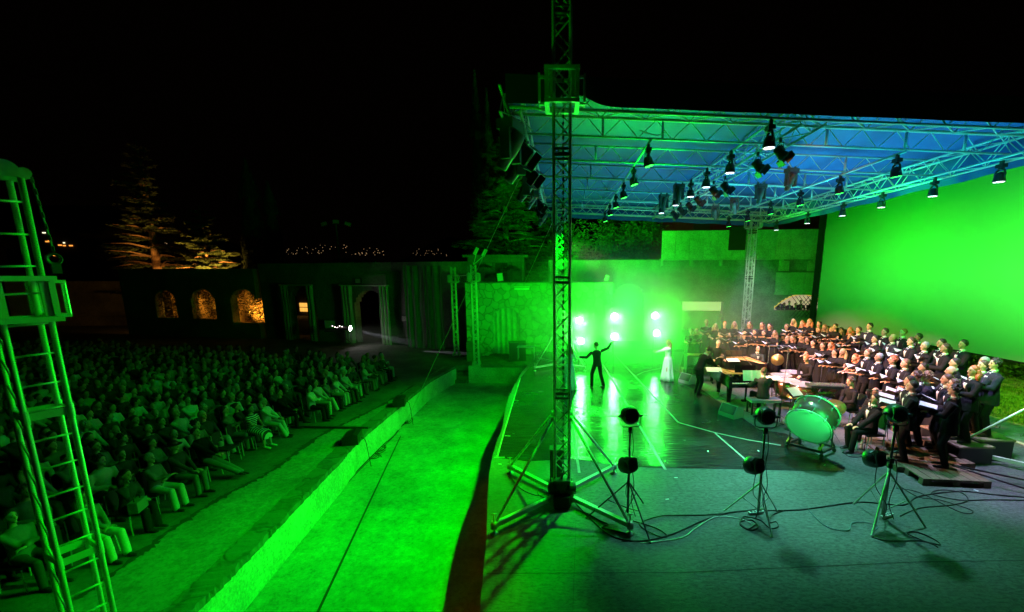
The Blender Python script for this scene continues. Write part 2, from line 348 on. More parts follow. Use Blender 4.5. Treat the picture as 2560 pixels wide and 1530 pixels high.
par(wall_loft(fine,ZP-.1,ZA-.10,-.30,0,.012).build('wall_face',facem),rw)
par(wall_loft(fine,ZA-.10,ZA+.03,-.42,.035,.07).build('coping',rimm),rw)
# dark line on the pit floor and gutter by the wall
a=PZ(795,1530,ZP);b=PZ(1002,1090,ZP);d=(b-a).normalized();nrm=V((-d.y,d.x,0))
mb=MB(); a2=a-d*3; mb.add([a2-nrm*.03+V((0,0,.006)),b-nrm*.02+V((0,0,.006)),b+nrm*.02+V((0,0,.006)),a2+nrm*.03+V((0,0,.006))],[(0,1,2,3)])
tag(mb.build('floor_strip',rubber),'flat black strap lying straight along the green pit floor','strap')
# pit end wall with steps
e0=PZ(1172,957,ZP); mb=MB(); mb.box(((e0.x-1.7)/2+0,pit_end+.16,(ZP+ZA)/2),(abs(e0.x)-.2,.3,ZA-ZP+.06))
o=MB().box(((e0.x-.9)/2,pit_end+.16,(ZP+ZA)/2),(abs(e0.x)-.9,.3,ZA-ZP+.06)).build('pit_end_wall',wallm); tag(o,'low concrete wall closing the far end of the pit','low wall')
st=empty('stone_steps',(e0.x-.5,pit_end,ZP),0,'weathered stone steps between the curved wall and the pit end','steps')
for i in range(5):
    o=MB().box((0,-.05+.26*i,.1+.19*i),(.98,.28,.2+.0)).build('step',rimm,st)
MBs=MB().box((0,1.2,.45),(.98,.3,.9)).build('step_backing',wallm,st)
# lawn and path at right, hedge
tag(poly_sheet([(11.52,-3),(60,-3),(60,40),(11.52,40)],-.3,-.02).build('lawn',grassm),kind='structure')
tag(poly_sheet([(11.52,-2.9),(13.6,-2.9),(12.9,12.5),(12.2,13.6),(11.52,13.9)],-.02,-.012).build('gravel_path',pathm),kind='structure')
o=MB().box((11.44,8,.012),(.09,21,.02)).build('edge_strip',mat('cream trim strip',(.6,.58,.5),.6,bump=.1)); tag(o,kind='structure')
# grass tufts
mb=MB()
for i in range(9000):
    x=11.9+rng.random()**1.3*8; y=9+rng.random()*12
    if x<13 and y<13.4 and rng.random()<.9: continue
    a=rng.random()*6.28; h=.03+.07*rng.random(); dx,dy=math.cos(a)*.02,math.sin(a)*.02
    mb.add([(x-dx,y-dy,-.02),(x+dx,y+dy,-.02),(x+rng.uniform(-.04,.04),y+rng.uniform(-.04,.04),h)],[(0,1,2)])
tag(mb.build('grass',grassm),'short trampled grass on the lawn behind the stage','grass',kind='stuff')
def leafcloud(mb,pts,size,n_per,spread,flat=1.0):
    for p in pts:
        for _ in range(n_per):
            q=V(p)+V((rng.gauss(0,spread),rng.gauss(0,spread),rng.gauss(0,spread*flat)))
            a=V((rng.uniform(-1,1),rng.uniform(-1,1),rng.uniform(-.6,.6))).normalized()*size*rng.uniform(.5,1.2)
            b=a.cross(V((rng.uniform(-1,1),rng.uniform(-1,1),rng.uniform(-1,1)))).normalized()*size*.35
            mb.add([q-a,q+b,q+a,q-b],[(0,1,2,3)])
# ivy hedge behind the screen
t=empty('hedge',(18.8,14,0),0,'dark ivy covered hedge along the back of the lawn','hedge')
mb=MB()
leafcloud(mb,[(18.6-18.8+rng.uniform(-.15,.3),rng.uniform(8,30)-14,rng.uniform(0,3.2)) for _ in range(2600)],.11,5,.18)
mb.build('foliage',leafm,t)
mb=MB(); mb.box((.4,5,1.5),(.5,24,3.0)); mb.build('stems',mat('ivy core',(.02,.035,.015),.9,col2=(.05,.07,.03),bump=.8),t)
# ================================================================= dance mat, tape, seams
mp_=[PZ(x,y,0) for x,y in ((1243,1144),(1317,1153),(1442,1147),(1528,1163),(1665,1170),(1806,1172),(2112,1180))]
ed=[PZ(x,y,0) for x,y in ((1966,1085),(1898,1074),(1790,1000),(1680,918))]
lf=[PZ(x,y,0) for x,y in ((1301,945),(1284,1001),(1262,1075))]
tag(poly_sheet([(p.x,p.y) for p in mp_]+[(p.x,p.y) for p in ed]+[(4.6,20.4),(-1.45,19.6)]+[(p.x,p.y) for p in lf],0.0,.006).build('dance_mat',matm),'large glossy black dance mat covering the middle of the stage','stage mat')
def tape(name,pts,wd,z,label,m=None):
    mb=MB(); P=[V((p.x,p.y,z)) for p in pts]
    for i in range(len(P)-1):
        a,b=P[i],P[i+1]; d=(b-a).normalized(); nr=V((-d.y,d.x,0))*wd
        mb.add([a-nr,b-nr,b+nr,a+nr],[(0,1,2,3)]); 
    o=mb.build(name,m or tapem); tag(o,label,'tape','tape lines on the stage'); return o
T=lambda *q:[PZ(x,y,0) for x,y in q]
tape('floor_tape',T((1508,912),(1619,1099),(1664,1176)),.028,.010,'white tape line running from the back lamps toward the left near stand')
tape('floor_tape',T((1541,892),(1696,1057),(1790,1083),(1868,1100),(1952,1114)),.024,.010,'white tape line that bends right near the bass drum')
tape('floor_tape',T((1788,1084),(1872,1157)),.024,.0104,'short white tape branching off toward the middle near lamp stand')
tape('floor_tape',T((1423,1009),(1436,1100),(1448,1183)),.03,.010,'white tape line just right of the tall truss tower')
tape('floor_tape',T((1301,946),(1284,1001),(1262,1075),(1243,1143)),.018,.010,'white tape edging the left side of the black mat')
tape('floor_tape',T((1236,1144),(1262,1144)),.02,.0104,'short white tape tick at the near left corner of the mat')
tape('floor_tape',T((1284,1001),(1297,1002)),.02,.0104,'tiny white tape tick on the far left mat edge')
tape('floor_tape',T((1262,1090),(1276,1091)),.02,.0108,'tiny white tape tick on the middle left mat edge')
tape('floor_tape',T((1421,1041),(1580,1041)),.012,.011,'thin tape seam crossing the mat beyond the left near stand')
tape('floor_tape',T((1589,940),(1610,930),(1655,920)),.014,.011,'thin tape corner on the mat in front of the singer in pale gown')
seam=mat('floor joint',(.03,.03,.03),.9,bump=.1)
for k,(pts,w_) in enumerate(((T((1216,1434),(1700,1432),(2300,1405),(2560,1402)),.006),(T((1236,1233),(1900,1226),(2560,1216)),.003),(T((1440,1300),(1432,1530)),.002),(T((1700,1160),(1790,1230)),.002))):
    mb=MB(); P=[V((p.x,p.y,.004)) for p in pts]
    for i in range(len(P)-1):
        a,b=P[i],P[i+1]; d=(b-a).normalized(); nr=V((-d.y,d.x,0))*w_; mb.add([a-nr,b-nr,b+nr,a+nr],[(0,1,2,3)])
    tag(mb.build('floor_joint',seam),kind='structure')
# scraps on the floor
for k,(x,y) in enumerate(((1690,1194),(1770,1128),(2089,1161),(2062,1163),(2440,1226),(1668,1248),(1896,1127),(1250,1160))):
    p=PZ(x,y,.008); o=MB().box((0,0,0),(.07,.03,.004)).build('paper_scrap',paper,loc=p); o.rotation_euler=(0,0,k*1.3)
    tag(o,'tiny white scrap of tape lying on the '+['mat near the left near stand','mat right of the branching tape','floor right of the near mat corner','mat near its right corner','floor before the wooden pallet','floor behind the left near stand','mat behind the middle near stand','floor at the near left mat corner'][k],'scrap','scraps of tape on the stage floor')
# ================================================================= trusses
def lattice(mb,a,b,wd,up=(0,0,1),rc=.025,rl=.011,step=None,planar=False,depth=None,nt=6):
    """box (or planar) truss from a to b"""
    a=V(a);b=V(b);d=(b-a);L=d.length;d.normalize();up=V(up);side=d.cross(up).normalized();up=side.cross(d).normalized()
    h=(depth or wd)/2; s=wd/2
    if planar: cor=[up*h,-up*h]
    else: cor=[side*s+up*h,side*s-up*h,-side*s-up*h,-side*s+up*h]
    for c in cor: mb.tube(a+c,b+c,rc,nt)
    n=max(2,int(round(L/(step or wd*1.15))))
    m=len(cor)
    for i in range(n):
        p=a+d*(L*i/n); q=a+d*(L*(i+1)/n)
        for k in range(1 if planar else 4):
            c0,c1=cor[k],cor[(k+1)%m]
            if (i+k)%2: c0,c1=c1,c0
            mb.tube(p+c0,q+c1,rl,5,cap=False)
    return mb
# --- main towers that carry the roof
def tower(name,x,y,ztop,label,size=.30,arms=True,chain=False,sleeve_z=None,rot=0,scale_arm=1.0,secs=2.0,group=None,z0=0.0,rc=.026):
    t=empty(name,(x,y,z0),rot,label,'truss tower',group)
    mb=MB(); H=ztop-z0; s=size/2-.02
    lattice(mb,(0,0,.12),(0,0,H),size-.04,up=(0,1,0),rc=rc,rl=.013,step=size*.92)
    z=secs*.98
    mb.build('lattice_mast',alu,t,True)
    z=secs
    while z<H:
        fm=MB()
        for sx in(-1,1):
            fm.tube((sx*s,-s,z),(sx*s,s,z),.024,6); fm.tube((-s,sx*s,z),(s,sx*s,z),.024,6)
            fm.tube((sx*s,-s,z+.09),(sx*s,s,z+.09),.02,6); fm.tube((-s,sx*s,z+.09),(s,sx*s,z+.09),.02,6)
        z+=secs; fm.build('joint_collar',gunm if name=='stage_tower' else alu,t,True)
    bp=MB(); bp.box((0,0,.09),(size+.16,size+.16,.05))
    for sx in(-1,1):
        for sy in(-1,1): bp.box((sx*(s+.05),sy*(s+.05),.15),(.07,.07,.2)); bp.tube((sx*(s+.06),sy*(s+.06),.2),(sx*(s+.06),sy*(s+.06),.34),.012,6)
    bp.build('base_block',aludull,t)
    if arms:
        L=1.095*scale_arm
        for sx in(-1,1):
            for sy in(-1,1):
                am=MB(); a=V((sx*(s+.07),sy*(s+.07),.14)); b=V((sx*L,sy*L,.16)); d=(b-a).normalized()
                q=d.to_track_quat('X','Z').to_matrix(); am.box((a+b)/2,((b-a).length,.075,.075),q)
                o=am.build('outrigger_arm',alu,t)
                j=MB(); j.tube((sx*L,sy*L,.02),(sx*L,sy*L,.36),.014,8); j.lathe([(.07,0),(.07,.012),(.03,.03),(.016,.05)],(sx*L,sy*L,0),n=14); j.box((sx*L,sy*L,.16),(.1,.1,.1)); j.tube((sx*L-.05,sy*L,.35),(sx*L+.05,sy*L,.35),.008,6)
                j.build('levelling_foot',aludull,o,True)
                br=MB(); br.tube((sx*(s+.03),sy*(s+.03),1.63),(sx*L*.97,sy*L*.97,.21),.024,8); br.box((sx*(s+.03),sy*(s+.03),1.63),(.07,.07,.08)); br.build('brace',alu,t,True)
    if sleeve_z is not None:
        sl=MB(); w2=.235; hz=.46; z=sleeve_z-z0
        for zz in (z-hz/2,z+hz/2):
            for sx in(-1,1): sl.box((sx*w2,0,zz),(.07,w2*2+.06,.06)); sl.box((0,sx*w2,zz+.0),(w2*2-.07,.07,.05))
        for sx in(-1,1):
            for sy in(-1,1): sl.box((sx*w2,sy*w2,z),(.06,.06,hz-.07)); sl.box((sx*(w2+.12),sy*.1,z),(.03,.05,hz*.9)); 
            sl.box((sx*(w2+.06),0,z+hz*.42),(.14,.05,.04)); sl.box((sx*(w2+.06),0,z-hz*.42),(.14,.05,.04))
            sl.box((sx*.17,-w2+.0,z),(.05,.04,hz*.8)); sl.tube((sx*.22,-w2,z+.1),(sx*.22,w2,z+.1),.02,8)
        sl.build('sleeve_block',aludull,t)
    if chain: add_chain(t,(0.02,-.05,H-.05),.55)
    return t
def add_chain(t,top,zb,name='hoist_chain',m=None,bottom=None,r=.016):
    ch=MB(); a=V(top); b=V(bottom) if bottom else V((top[0],top[1],zb)); L=(b-a).length; n=int(L/.052); d=(b-a).normalized(); q=d.to_track_quat('Z','X').to_matrix()
    for i in range(n):
        c=a.lerp(b,i/n); 
        ch.box(c,((r*2.1 if i%2 else .008),(.008 if i%2 else r*2.1),.056),q)
    return ch.build(name,m or gunm,t)
mt_=tower('stage_tower',0,7.45,13.5,'tall aluminium truss tower on four outriggers, rising out of the top of the photo',chain=True,sleeve_z=6.98,group='towers carrying the stage roof')
# chain hoist motor and chain bag at its foot
hm=empty('chain_hoist',(0,7.28,.0),0,'dark electric chain hoist with hanging black bag at the foot of the tall tower','chain hoist')
mb=MB(); mb.lathe([(.02,-.26),(.10,-.25),(.12,-.2),(.12,-.05),(.09,-.03),(.09,.03),(.12,.05),(.12,.2),(.10,.25),(.02,.26)],(0,0,.32),(1,0,0),16); mb.box((0,0,.32),(.2,.22,.24)); mb.build('motor_body',blackm,hm)
mb=MB(); mb.box((0,-.02,.47),(.30,.16,.06)); mb.tube((0,0,.44),(0,0,.62),.02,8); mb.torus((0,0,.64),(0,1,0),.035,.012); mb.build('hook_plate',gunm,hm)
mb=MB(); mb.loft([[V((x*k,y*k*.8-.12,z)) for x,y in ((-.13,-.1),(.13,-.1),(.15,0),(.13,.1),(-.13,.1),(-.15,0))] for z,k in ((.24,1.0),(.14,1.08),(.05,1.12),(.005,.9))]); mb.build('chain_bag',mat('black canvas',(.01,.01,.011),.95,bump=.4,bscale=10),hm)
bl=empty('ballast_case',(-.12,8.2,0),0,'black upright case standing behind the foot of the tall tower','case')
mb=MB().box((0,0,.34),(.24,.24,.66)); mb.build('case_body',blackm,bl); mb=MB().box((0,0,.695),(.26,.26,.05)); mb.build('lid',gunm,bl)
tower('stage_tower',-.1,19.7,7.3,'distant tower seen directly behind the tall near tower, on outriggers beside the back lamps',group='towers carrying the stage roof',sleeve_z=6.7)
tower('stage_tower',PYp(1866,790,19.9).x,19.9,6.75,'pale lattice tower standing behind the choir women, holding the far right roof corner',group='towers carrying the stage roof',sleeve_z=6.45)
tower('stage_tower',10.15,8.45,6.6,'tower beyond the right picture edge whose sloping brace and arm reach behind the choir men',group='towers carrying the stage roof',sleeve_z=6.3)
# two slim towers by the stone wall
pA=PZ(1192,915,ZA); pB=PZ(1142,891,ZA)
tower('speaker_tower',pA.x,pA.y,4.75,'slim lattice tower standing in front of the stone wall corner',arms=False,sleeve_z=4.05,group='slim towers beside the stone wall',z0=ZA,secs=1.6,rc=.03)
tower('speaker_tower',pB.x,pB.y,4.7,'slim lattice tower farther back, left of the one at the stone wall corner',arms=False,sleeve_z=3.95,group='slim towers beside the stone wall',z0=ZA,secs=1.6,rc=.03)
# floodlights on top of the corner tower
for (x,y,lab) in ((1190,628,'small floodlight on a stalk above the slim corner tower'),(1211,632,'small tilted floodlight beside the guy wire above the slim corner tower')):
    p=PYp(x,y,pA.y); f=empty('floodlight',p,0,lab,'floodlight')
    MB().box((0,0,0),(.16,.2,.42),Matrix.Rotation(.5,3,'Y')).build('housing',alu,f); MB().tube((0,.1,-.1),(pA.x-p.x,.1,4.75-p.z),.018,6).build('stalk',alu,f)
dl=PYp(1250,640,pA.y); 
# crossbar with dangling cables between the slim towers
t=empty('cable_bar',(pB.x,pB.y,4.1),0,'bar with dangling cables joining the two slim towers','cable bar')
mb=MB(); e=V((pA.x-pB.x,pA.y-pB.y,.1)); mb.tube((0,0,0),e,.02,6); mb.build('bar',alu,t)
mb=MB()
for i in range(9):
    a=e*(i/9+.05); mb.path([a,a+V((.05,0,-.25)),a+V((.16,0,-.3)),a+V((.26,0,-.02))],.012,4)
mb.path([e*.85,e*.85+V((0,0,-1.5)),e*.88+V((0,0,-3.4)),e*.9+V((0,0,-4.9))],.02,4); mb.build('cable_loops',rubber,t)
# --- near left tower (ladder-like), foot below the picture
LT=V((-5.36,4.28,ZP))
t=empty('pulley_tower',LT,R(64),'thick-tubed lattice tower at the left picture edge with sleeve block and curved pulley head','truss tower')
mb=MB(); zt=PYp(60,440,4.28).z-ZP; hw=.155
for sx in(-1,1):
    for sy in(-1,1): mb.tube((sx*hw,sy*hw,0),(sx*hw,sy*hw,zt),.0245,14)
mb.build('mast_tube',alu,t,True)
mb=MB(); z=.2; k=0
while z<zt-.1:
    for sx in(-1,): mb.tube((-hw,sx*hw,z),(hw,sx*hw,z+.01),.011,8)
    mb.tube((-hw,-hw,z),(-hw,hw,z+.27),.010,6)
    z+=.30 if k%4 else .26; k+=1
mb.build('rung_lacing',alu,t,True)
for z in (zt-1.70-.6,zt-3.9): 
    mb=MB()
    for sx in(-1,1): mb.box((0,sx*hw,z),(hw*2,.02,.075)); mb.box((sx*hw,0,z),(.02,hw*2,.075))
    for sx in(-1,1):
        for sy in(-1,1): mb.tube((sx*hw,sy*hw,z-.07),(sx*hw,sy*hw,z+.07),.031,12)
    mb.build('joint_collar',alu,t)
zs=PYp(80,748,4.28).z-ZP; mb=MB(); w2=.195; hz=.40
for zz in (zs-hz/2,zs+hz/2):
    for sx in(-1,1): mb.box((0,sx*w2,zz),(w2*2+.08,.07,.05)); mb.box((sx*w2,0,zz),(.06,w2*2-.07,.045))
for sx in(-1,1):
    for sy in(-1,1): mb.box((sx*w2,sy*w2,zs),(.045,.045,hz-.06)); mb.box((sx*(w2-.05),sy*(w2-.01),zs),(.06,.03,hz-.07)); mb.tube((sx*(w2+.09),sy*.17,zs-hz/2+.03),(sx*(w2+.09),sy*.17,zs+hz/2-.03),.02,8)
    mb.box((sx*(w2+.05),0,zs+hz/2-.03),(.11,.40,.03)); mb.box((sx*(w2+.05),0,zs-hz/2+.03),(.11,.40,.03))
mb.build('sleeve_block',alu,t)
mb=MB(); pr=[]
for k in range(9):
    a=math.pi*.5*k/8; pr.append((.13+.16*math.sin(a),.115*math.cos(a)))
pr=[(a_*.62,b_) for a_,b_ in pr]; prof=[(-.45,.115)]+pr+[(.18,-.03),(-.45,-.03)]
for sy in(-1,1):
    vs=[V((x,sy*.1-.012,zt+.04+z)) for x,z in prof]+[V((x,sy*.1+.012,zt+.04+z)) for x,z in prof]; n=len(prof)
    mb.add(vs,[tuple(range(n)),tuple(range(2*n-1,n-1,-1))]+[(i,n+i,n+(i+1)%n,(i+1)%n) for i in range(n)])
mb.box((0,0,zt+.015),(.42,.36,.03)); mb.tube((.2,-.1,zt+.06),(.2,.1,zt+.06),.05,12); mb.build('pulley_head',aludull,t)
add_chain(t,(.27,.02,zt+.02),1.0,name='hoist_chain',bottom=(.34,.1,zs+.45),r=.012)
mb=MB(); mb.torus((.33,.1,zs+.40),(0,1,0),.05,.016); mb.box((.33,.1,zs+.30),(.07,.06,.1)); mb.build('chain_hook',gunm,t)
# guy wires
def guy(a,b,r,lab): tag(MB().tube(a,b,r,6).build('guy_wire',mat('steel wire rope',(.5,.5,.48),.35,.7,bump=.1),None,True),lab,'guy wire','guy wires of the stage roof')
ga=PYp(1341,356,9.1)
guy(ga,PZ(1016,1055,ZP+.1),.009,'long guy wire slanting from the roof down to the pit floor')
guy(PYp(1384,550,17.5),PYp(1312,706,28.2),.008,'thin guy wire running from behind the tall tower to the top of the stone wall')
gp=PZ(1016,1055,ZP+.1); t=empty('ratchet_strap',gp,0,'ratchet strap anchoring the long guy wire in the pit','ratchet strap')
MB().box((0,0,.0),(.08,.25,.06)).build('ratchet',blackm,t); mb=MB(); mb.path([(0,0,0),(-.1,-.5,-.06),(-.1,-1.0,-.08)],.025,4); mb.build('webbing',rubber,t)
gb=PZ(2560,1260,0)
for (x0,y0,x1,y1,l) in ((2380,1162,2620,1212,'upper of two dark guy straps reaching right from behind the choir men'),(2380,1163,2620,1240,'lower of two dark guy straps reaching right from behind the choir men')):
    a=PZ(x0,y0,.25); b=PZ(x1,y1,.05); tag(MB().tube(a,b,.018,6).build('guy_strap',rubber),l,'guy strap')
# ================================================================= stage roof
XA,XB=-.86,8.9; ZL=6.86; SL=-.04
def zr(x): return ZL+SL*(x-XA)
roof=empty('stage_roof',(XA,7.45,ZL),0,'wide blue stage canopy on aluminium trusses over the performers','stage roof')
def rp(o): return par(o,roof)
PUR=[9.11,10.95,12.7,14.4,16.2,18.0]
for y in PUR:
    mb=MB(); a=V((XA,y,zr(XA)+.17)); b=V((XB,y,zr(XB)+.17))
    lattice(mb,a,b,.34,rc=.023,rl=.010,planar=True,step=.335)
    for k in (0.17,.29,.5,.62,.78,.9):
        c=a.lerp(b,k); mb.box(c,(.045,.03,.33))
    rp(mb.build('purlin_truss',alu,None,True))
for y in (7.93,19.6):
    mb=MB(); lattice(mb,(XA,y,zr(XA)+.17),(XB+.2,y,zr(XB)+.17),.30,depth=.34,rc=.025,rl=.011,step=.38); rp(mb.build('edge_truss',alu,None,True))
for x in (XA,4.2,XB):
    mb=MB(); lattice(mb,(x,7.8,zr(x)+.14),(x,19.8,zr(x)+.14),.40 if x>0 else .34,depth=.40,rc=.026,rl=.011,step=.42); rp(mb.build('main_truss',alu,None,True))
# canopy sheet with slight sag and hanging valances
mb=MB(); nx,ny=44,50; x0,x1,y0,y1=XA-.06,XB+.55,7.68,20.0
top=[]
for i in range(nx+1):
    for j in range(ny+1):
        x=lerp(x0,x1,i/nx); y=lerp(y0,y1,j/ny)
        sag=.05*abs(math.sin((y-7.45)/1.77*math.pi))+.012*math.sin(x*7)*math.sin(y*2.1)
        top.append(V((x,y,zr(x)+.46-sag)))
mb.add(top,[(i*(ny+1)+j,(i+1)*(ny+1)+j,(i+1)*(ny+1)+j+1,i*(ny+1)+j+1) for i in range(nx) for j in range(ny)])
rp(mb.build('canopy',canopym,None,True))
def valance(line,drop,name='valance',m=None):
    mb=MB(); n=len(line); P=[]
    for i,p in enumerate(line): P.append(V(p)); d=drop(i/(n-1)) if callable(drop) else drop; P.append(V(p)+V((0,0,-d)))
    mb.add(P,[(2*i,2*i+1,2*i+3,2*i+2) for i in range(n-1)]); return rp(mb.build(name,m or canopym,None,True))
outv=mat('shaded tarpaulin outside',(.012,.013,.016),.7,bump=.2,bscale=3)  # unlit outer side of the blue tarpaulin, shade put into the colour
def dr(t):
    x=lerp(x0,x1,t); k=.44-.004*(x-x0)+.003*math.sin(x*3.1)
    if -.45<x<1.0: k-=.17*math.exp(-((x-.22)/.33)**2)
    return k
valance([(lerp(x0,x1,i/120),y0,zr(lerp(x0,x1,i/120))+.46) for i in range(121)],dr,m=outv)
valance([(lerp(x0,x1,i/60),y1,zr(lerp(x0,x1,i/60))+.46) for i in range(61)],lambda t:.62+.015*math.sin(t*40))
valance([(x1,lerp(y0,y1,i/60),zr(x1)+.46) for i in range(61)],lambda t:.60+.02*math.sin(t*30))
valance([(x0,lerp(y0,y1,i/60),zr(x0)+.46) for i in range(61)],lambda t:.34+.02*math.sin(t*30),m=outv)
def pipe(x0_,y0_,x1_,y1_,lab,z=-.06):
    o=MB().tube((x0_,y0_,zr(x0_)+z),(x1_,y1_,zr(x1_)+z),.026,8).build('lighting_pipe',alu,None,True); tag(o,lab,'pipe','lighting pipes under the roof'); return o
pipe(1.72,9.0,1.72,18.3,'aluminium pipe under the left half of the roof carrying a row of green lamps')
pipe(6.7,9.0,6.7,18.3,'aluminium pipe under the right half of the roof carrying a row of green lamps')
# ================================================================= lighting fixtures
glass_g=mat('lit green lens',(.1,.6,.1),.4,emit=((.05,1,.07),7)); glass_v=mat('lit violet white lens',(.6,.6,.7),.4,emit=((.86,.78,1),5)); glass_o=mat('lit amber lens',(.7,.3,.1),.4,emit=((1,.30,.03),5))
def lens_mat(m):
    n,l,b=nodes_of(m); tc=n.new('ShaderNodeTexCoord'); v=n.new('ShaderNodeTexVoronoi'); v.inputs['Scale'].default_value=30
    r=n.new('ShaderNodeMapRange'); r.inputs[1].default_value=.25; r.inputs[2].default_value=.6; r.inputs[3].default_value=b.inputs['Emission Strength'].default_value*1.5; r.inputs[4].default_value=.4
    l.new(tc.outputs['Object'],v.inputs['Vector']); l.new(v.outputs['Distance'],r.inputs[0]); l.new(r.outputs[0],b.inputs['Emission Strength'])
for m in (glass_g,glass_v): lens_mat(m)
# prototypes (meshes), origin at clamp
def wash_meshes():
    cl=MB(); cl.box((0,0,-.02),(.09,.07,.12)); cl.torus((0,0,.03),(0,1,0),.035,.014,12)
    base=MB(); base.box((0,0,-.13),(.22,.16,.10)); base.lathe([(.07,-.18),(.08,-.21),(.06,-.23)],n=12)
    yk=MB()
    for s in(-1,1): yk.path([(0.03*s,0,-.22),(.12*s,0,-.26),(.155*s,0,-.36),(.15*s,0,-.46)],[.028,.03,.028,.02],6)
    hd=MB(); hd.lathe([(.03,-.30),(.09,-.32),(.125,-.38),(.135,-.47),(.15,-.54),(.145,-.57)],n=18)
    ln=MB(); ln.lathe([(.0,-.572),(.13,-.574),(.132,-.566),(.0,-.564)],n=18)
    return [('clamp',cl.mesh('clamp',gunm)),('base',base.mesh('base',blackp)),('yoke',yk.mesh('yoke',blackp,True)),('head',hd.mesh('head',blackp,True)),('lens',ln.mesh('lens',glass_g))]
WASH=wash_meshes()
def wash(p,col,lab,tilt=0,rz=0,group='round wash lamps under the roof',sc=1.0):
    sc*=.70; f=empty('wash_lamp',p,rz,lab,'stage lamp',group); f.scale=(sc,)*3
    for n_,me in WASH:
        o=inst(n_,me,f)
        if n_ in('head','lens') and tilt: o.location=(0,0,-.43); o.rotation_euler=(tilt,0,0); off=Matrix.Translation((0,0,.43)); o.delta_location=(0,math.sin(-tilt)*-.43*-1 if 0 else 0,0)
        if n_ in('head','lens') and tilt:
            Mx=Matrix.Translation((0,0,-.42))@Matrix.Rotation(tilt,4,'X')@Matrix.Translation((0,0,.42)); o.matrix_basis=Mx
        if n_=='lens': o.material_slots[0].link='OBJECT'; o.material_slots[0].material=col
    return f
names=['nearest','second nearest','third nearest','fourth nearest','fifth nearest','farthest']
for i,y in enumerate(PIPE_Y): wash((1.72,y,zr(1.72)-.09),glass_g,f'{names[i]} green-faced lamp on the left lighting pipe',R(16),R(-90))
for i,y in enumerate(PIPE_Y): wash((6.7,y,zr(6.7)-.09),glass_g,f'{names[i]} green-faced lamp on the right lighting pipe',R(10),R(-90))
for i,y in enumerate((7.9,9.3,10.9,12.6,14.3,16.3,18.6)):
    wash((8.9,y,zr(8.9)-.08),glass_v,('white-faced lamp cut by the right edge of the photo' if i==0 else f'{names[i-1]} full white-faced lamp on the truss above the screen'),0,R(90),'white-faced lamps on the rear truss')
for i,(x,y) in enumerate(((1920,393),(1823,451),(1764,484),(1725,506),(1688,526),(1653,544))):
    z=zr(4.2)-.62; p=PZ(x,y,z); wash((p.x,p.y,zr(4.2)-.08),glass_v,f'{names[i]} violet-faced lamp on the middle truss',0,R(90),'violet-faced lamps on the middle truss')
def fresnel_meshes():
    hd=MB(); hd.lathe([(.06,-.16),(.12,-.15),(.13,-.05),(.13,.10),(.155,.12),(.155,.20)],(0,0,0),(0,-1,0),12); hd.box((0,.02,.13),(.1,.18,.03))
    ln=MB(); ln.lathe([(0,.185),(.13,.186),(.13,.178),(0,.176)],(0,0,0),(0,-1,0),14)
    bd=MB()
    for a,sx,sz in ((0,0,1),(1,0,-1),(2,1,0),(3,-1,0)):
        bd.box((sx*.19,-.27,sz*.19),(.30 if sx==0 else .012,.17,.30 if sz==0 else .012))
    yk=MB(); yk.path([(-.17,0,0),(-.17,0,.2),(0,0,.26),(.17,0,.2),(.17,0,0)],.014,6); yk.box((0,0,.32),(.08,.06,.12))
    return [('yoke',yk.mesh('yoke',gunm,True)),('head',hd.mesh('head',blackm,True)),('lens',ln.mesh('lens',glass_o)),('barn_doors',bd.mesh('barn_doors',blackm))]
FRES=fresnel_meshes()
def fres(p,target,lab,group='spotlights with amber glow under the roof',sc=.62):
    f=empty('theatre_spotlight',p,0,lab,'spotlight',group); f.scale=(sc,)*3
    d=V(target)-V(p); q=d.to_track_quat('-Y','Z'); f.rotation_euler=(0,0,q.to_euler().z)
    pitch=math.atan2(-d.z,math.hypot(d.x,d.y))
    for n_,me in FRES:
        o=inst(n_,me,f)
        if n_!='yoke': o.rotation_euler=(pitch,0,0)
    return f
for i,(x,y) in enumerate(((1949,380),(1893,412),(1812,466),(1783,476),(1744,500),(1722,514),(1701,524),(1683,534))):
    p=PZ(x,y,zr(4.2)-.38); p.x=4.2+(.28 if i in(0,2,4,6) else -.12)+0*p.x
    lab=['largest amber-lit spotlight on the middle truss, nearest the camera','second spotlight on the middle truss, edge-lit green','third spotlight from the near end of the middle truss','fourth spotlight from the near end of the middle truss','fifth spotlight from the near end of the middle truss','third spotlight from the far end of the middle truss','second spotlight from the far end of the middle truss','farthest spotlight of the middle truss'][i]
    q=PZ(x,y,zr(4.2)-.38); fres(q,(9,q.y+.5,1.5),lab)
warmpl=mat('grey moving light plastic',(.10,.095,.09),.45,bump=.05)
def prof_meshes():
    base=MB(); base.box((0,0,-.12),(.40,.28,.14)); base.box((.14,0,-.02),(.05,.06,.1)); base.box((-.14,0,-.02),(.05,.06,.1))
    yk=MB()
    for s in(-1,1): yk.box((s*.17,0,-.40),(.06,.16,.44)); 
    yk.box((0,0,-.215),(.36,.15,.05))
    hd=MB(); hd.lathe([(.06,-.28),(.11,-.26),(.12,-.10),(.12,.08),(.10,.12),(.09,.30),(.085,.33)],(0,0,0),(0,0,-1),14)
    ln=MB(); ln.lathe([(0,.325),(.07,.326),(.07,.315),(0,.31)],(0,0,0),(0,0,-1),12)
    return [('base',base.mesh('base',warmpl)),('yoke',yk.mesh('yoke',warmpl)),('head',hd.mesh('head',warmpl,True)),('lens',ln.mesh('lens',mat('lens glass',(.05,.05,.06),.1,bump=.01)))]
PROF=prof_meshes()
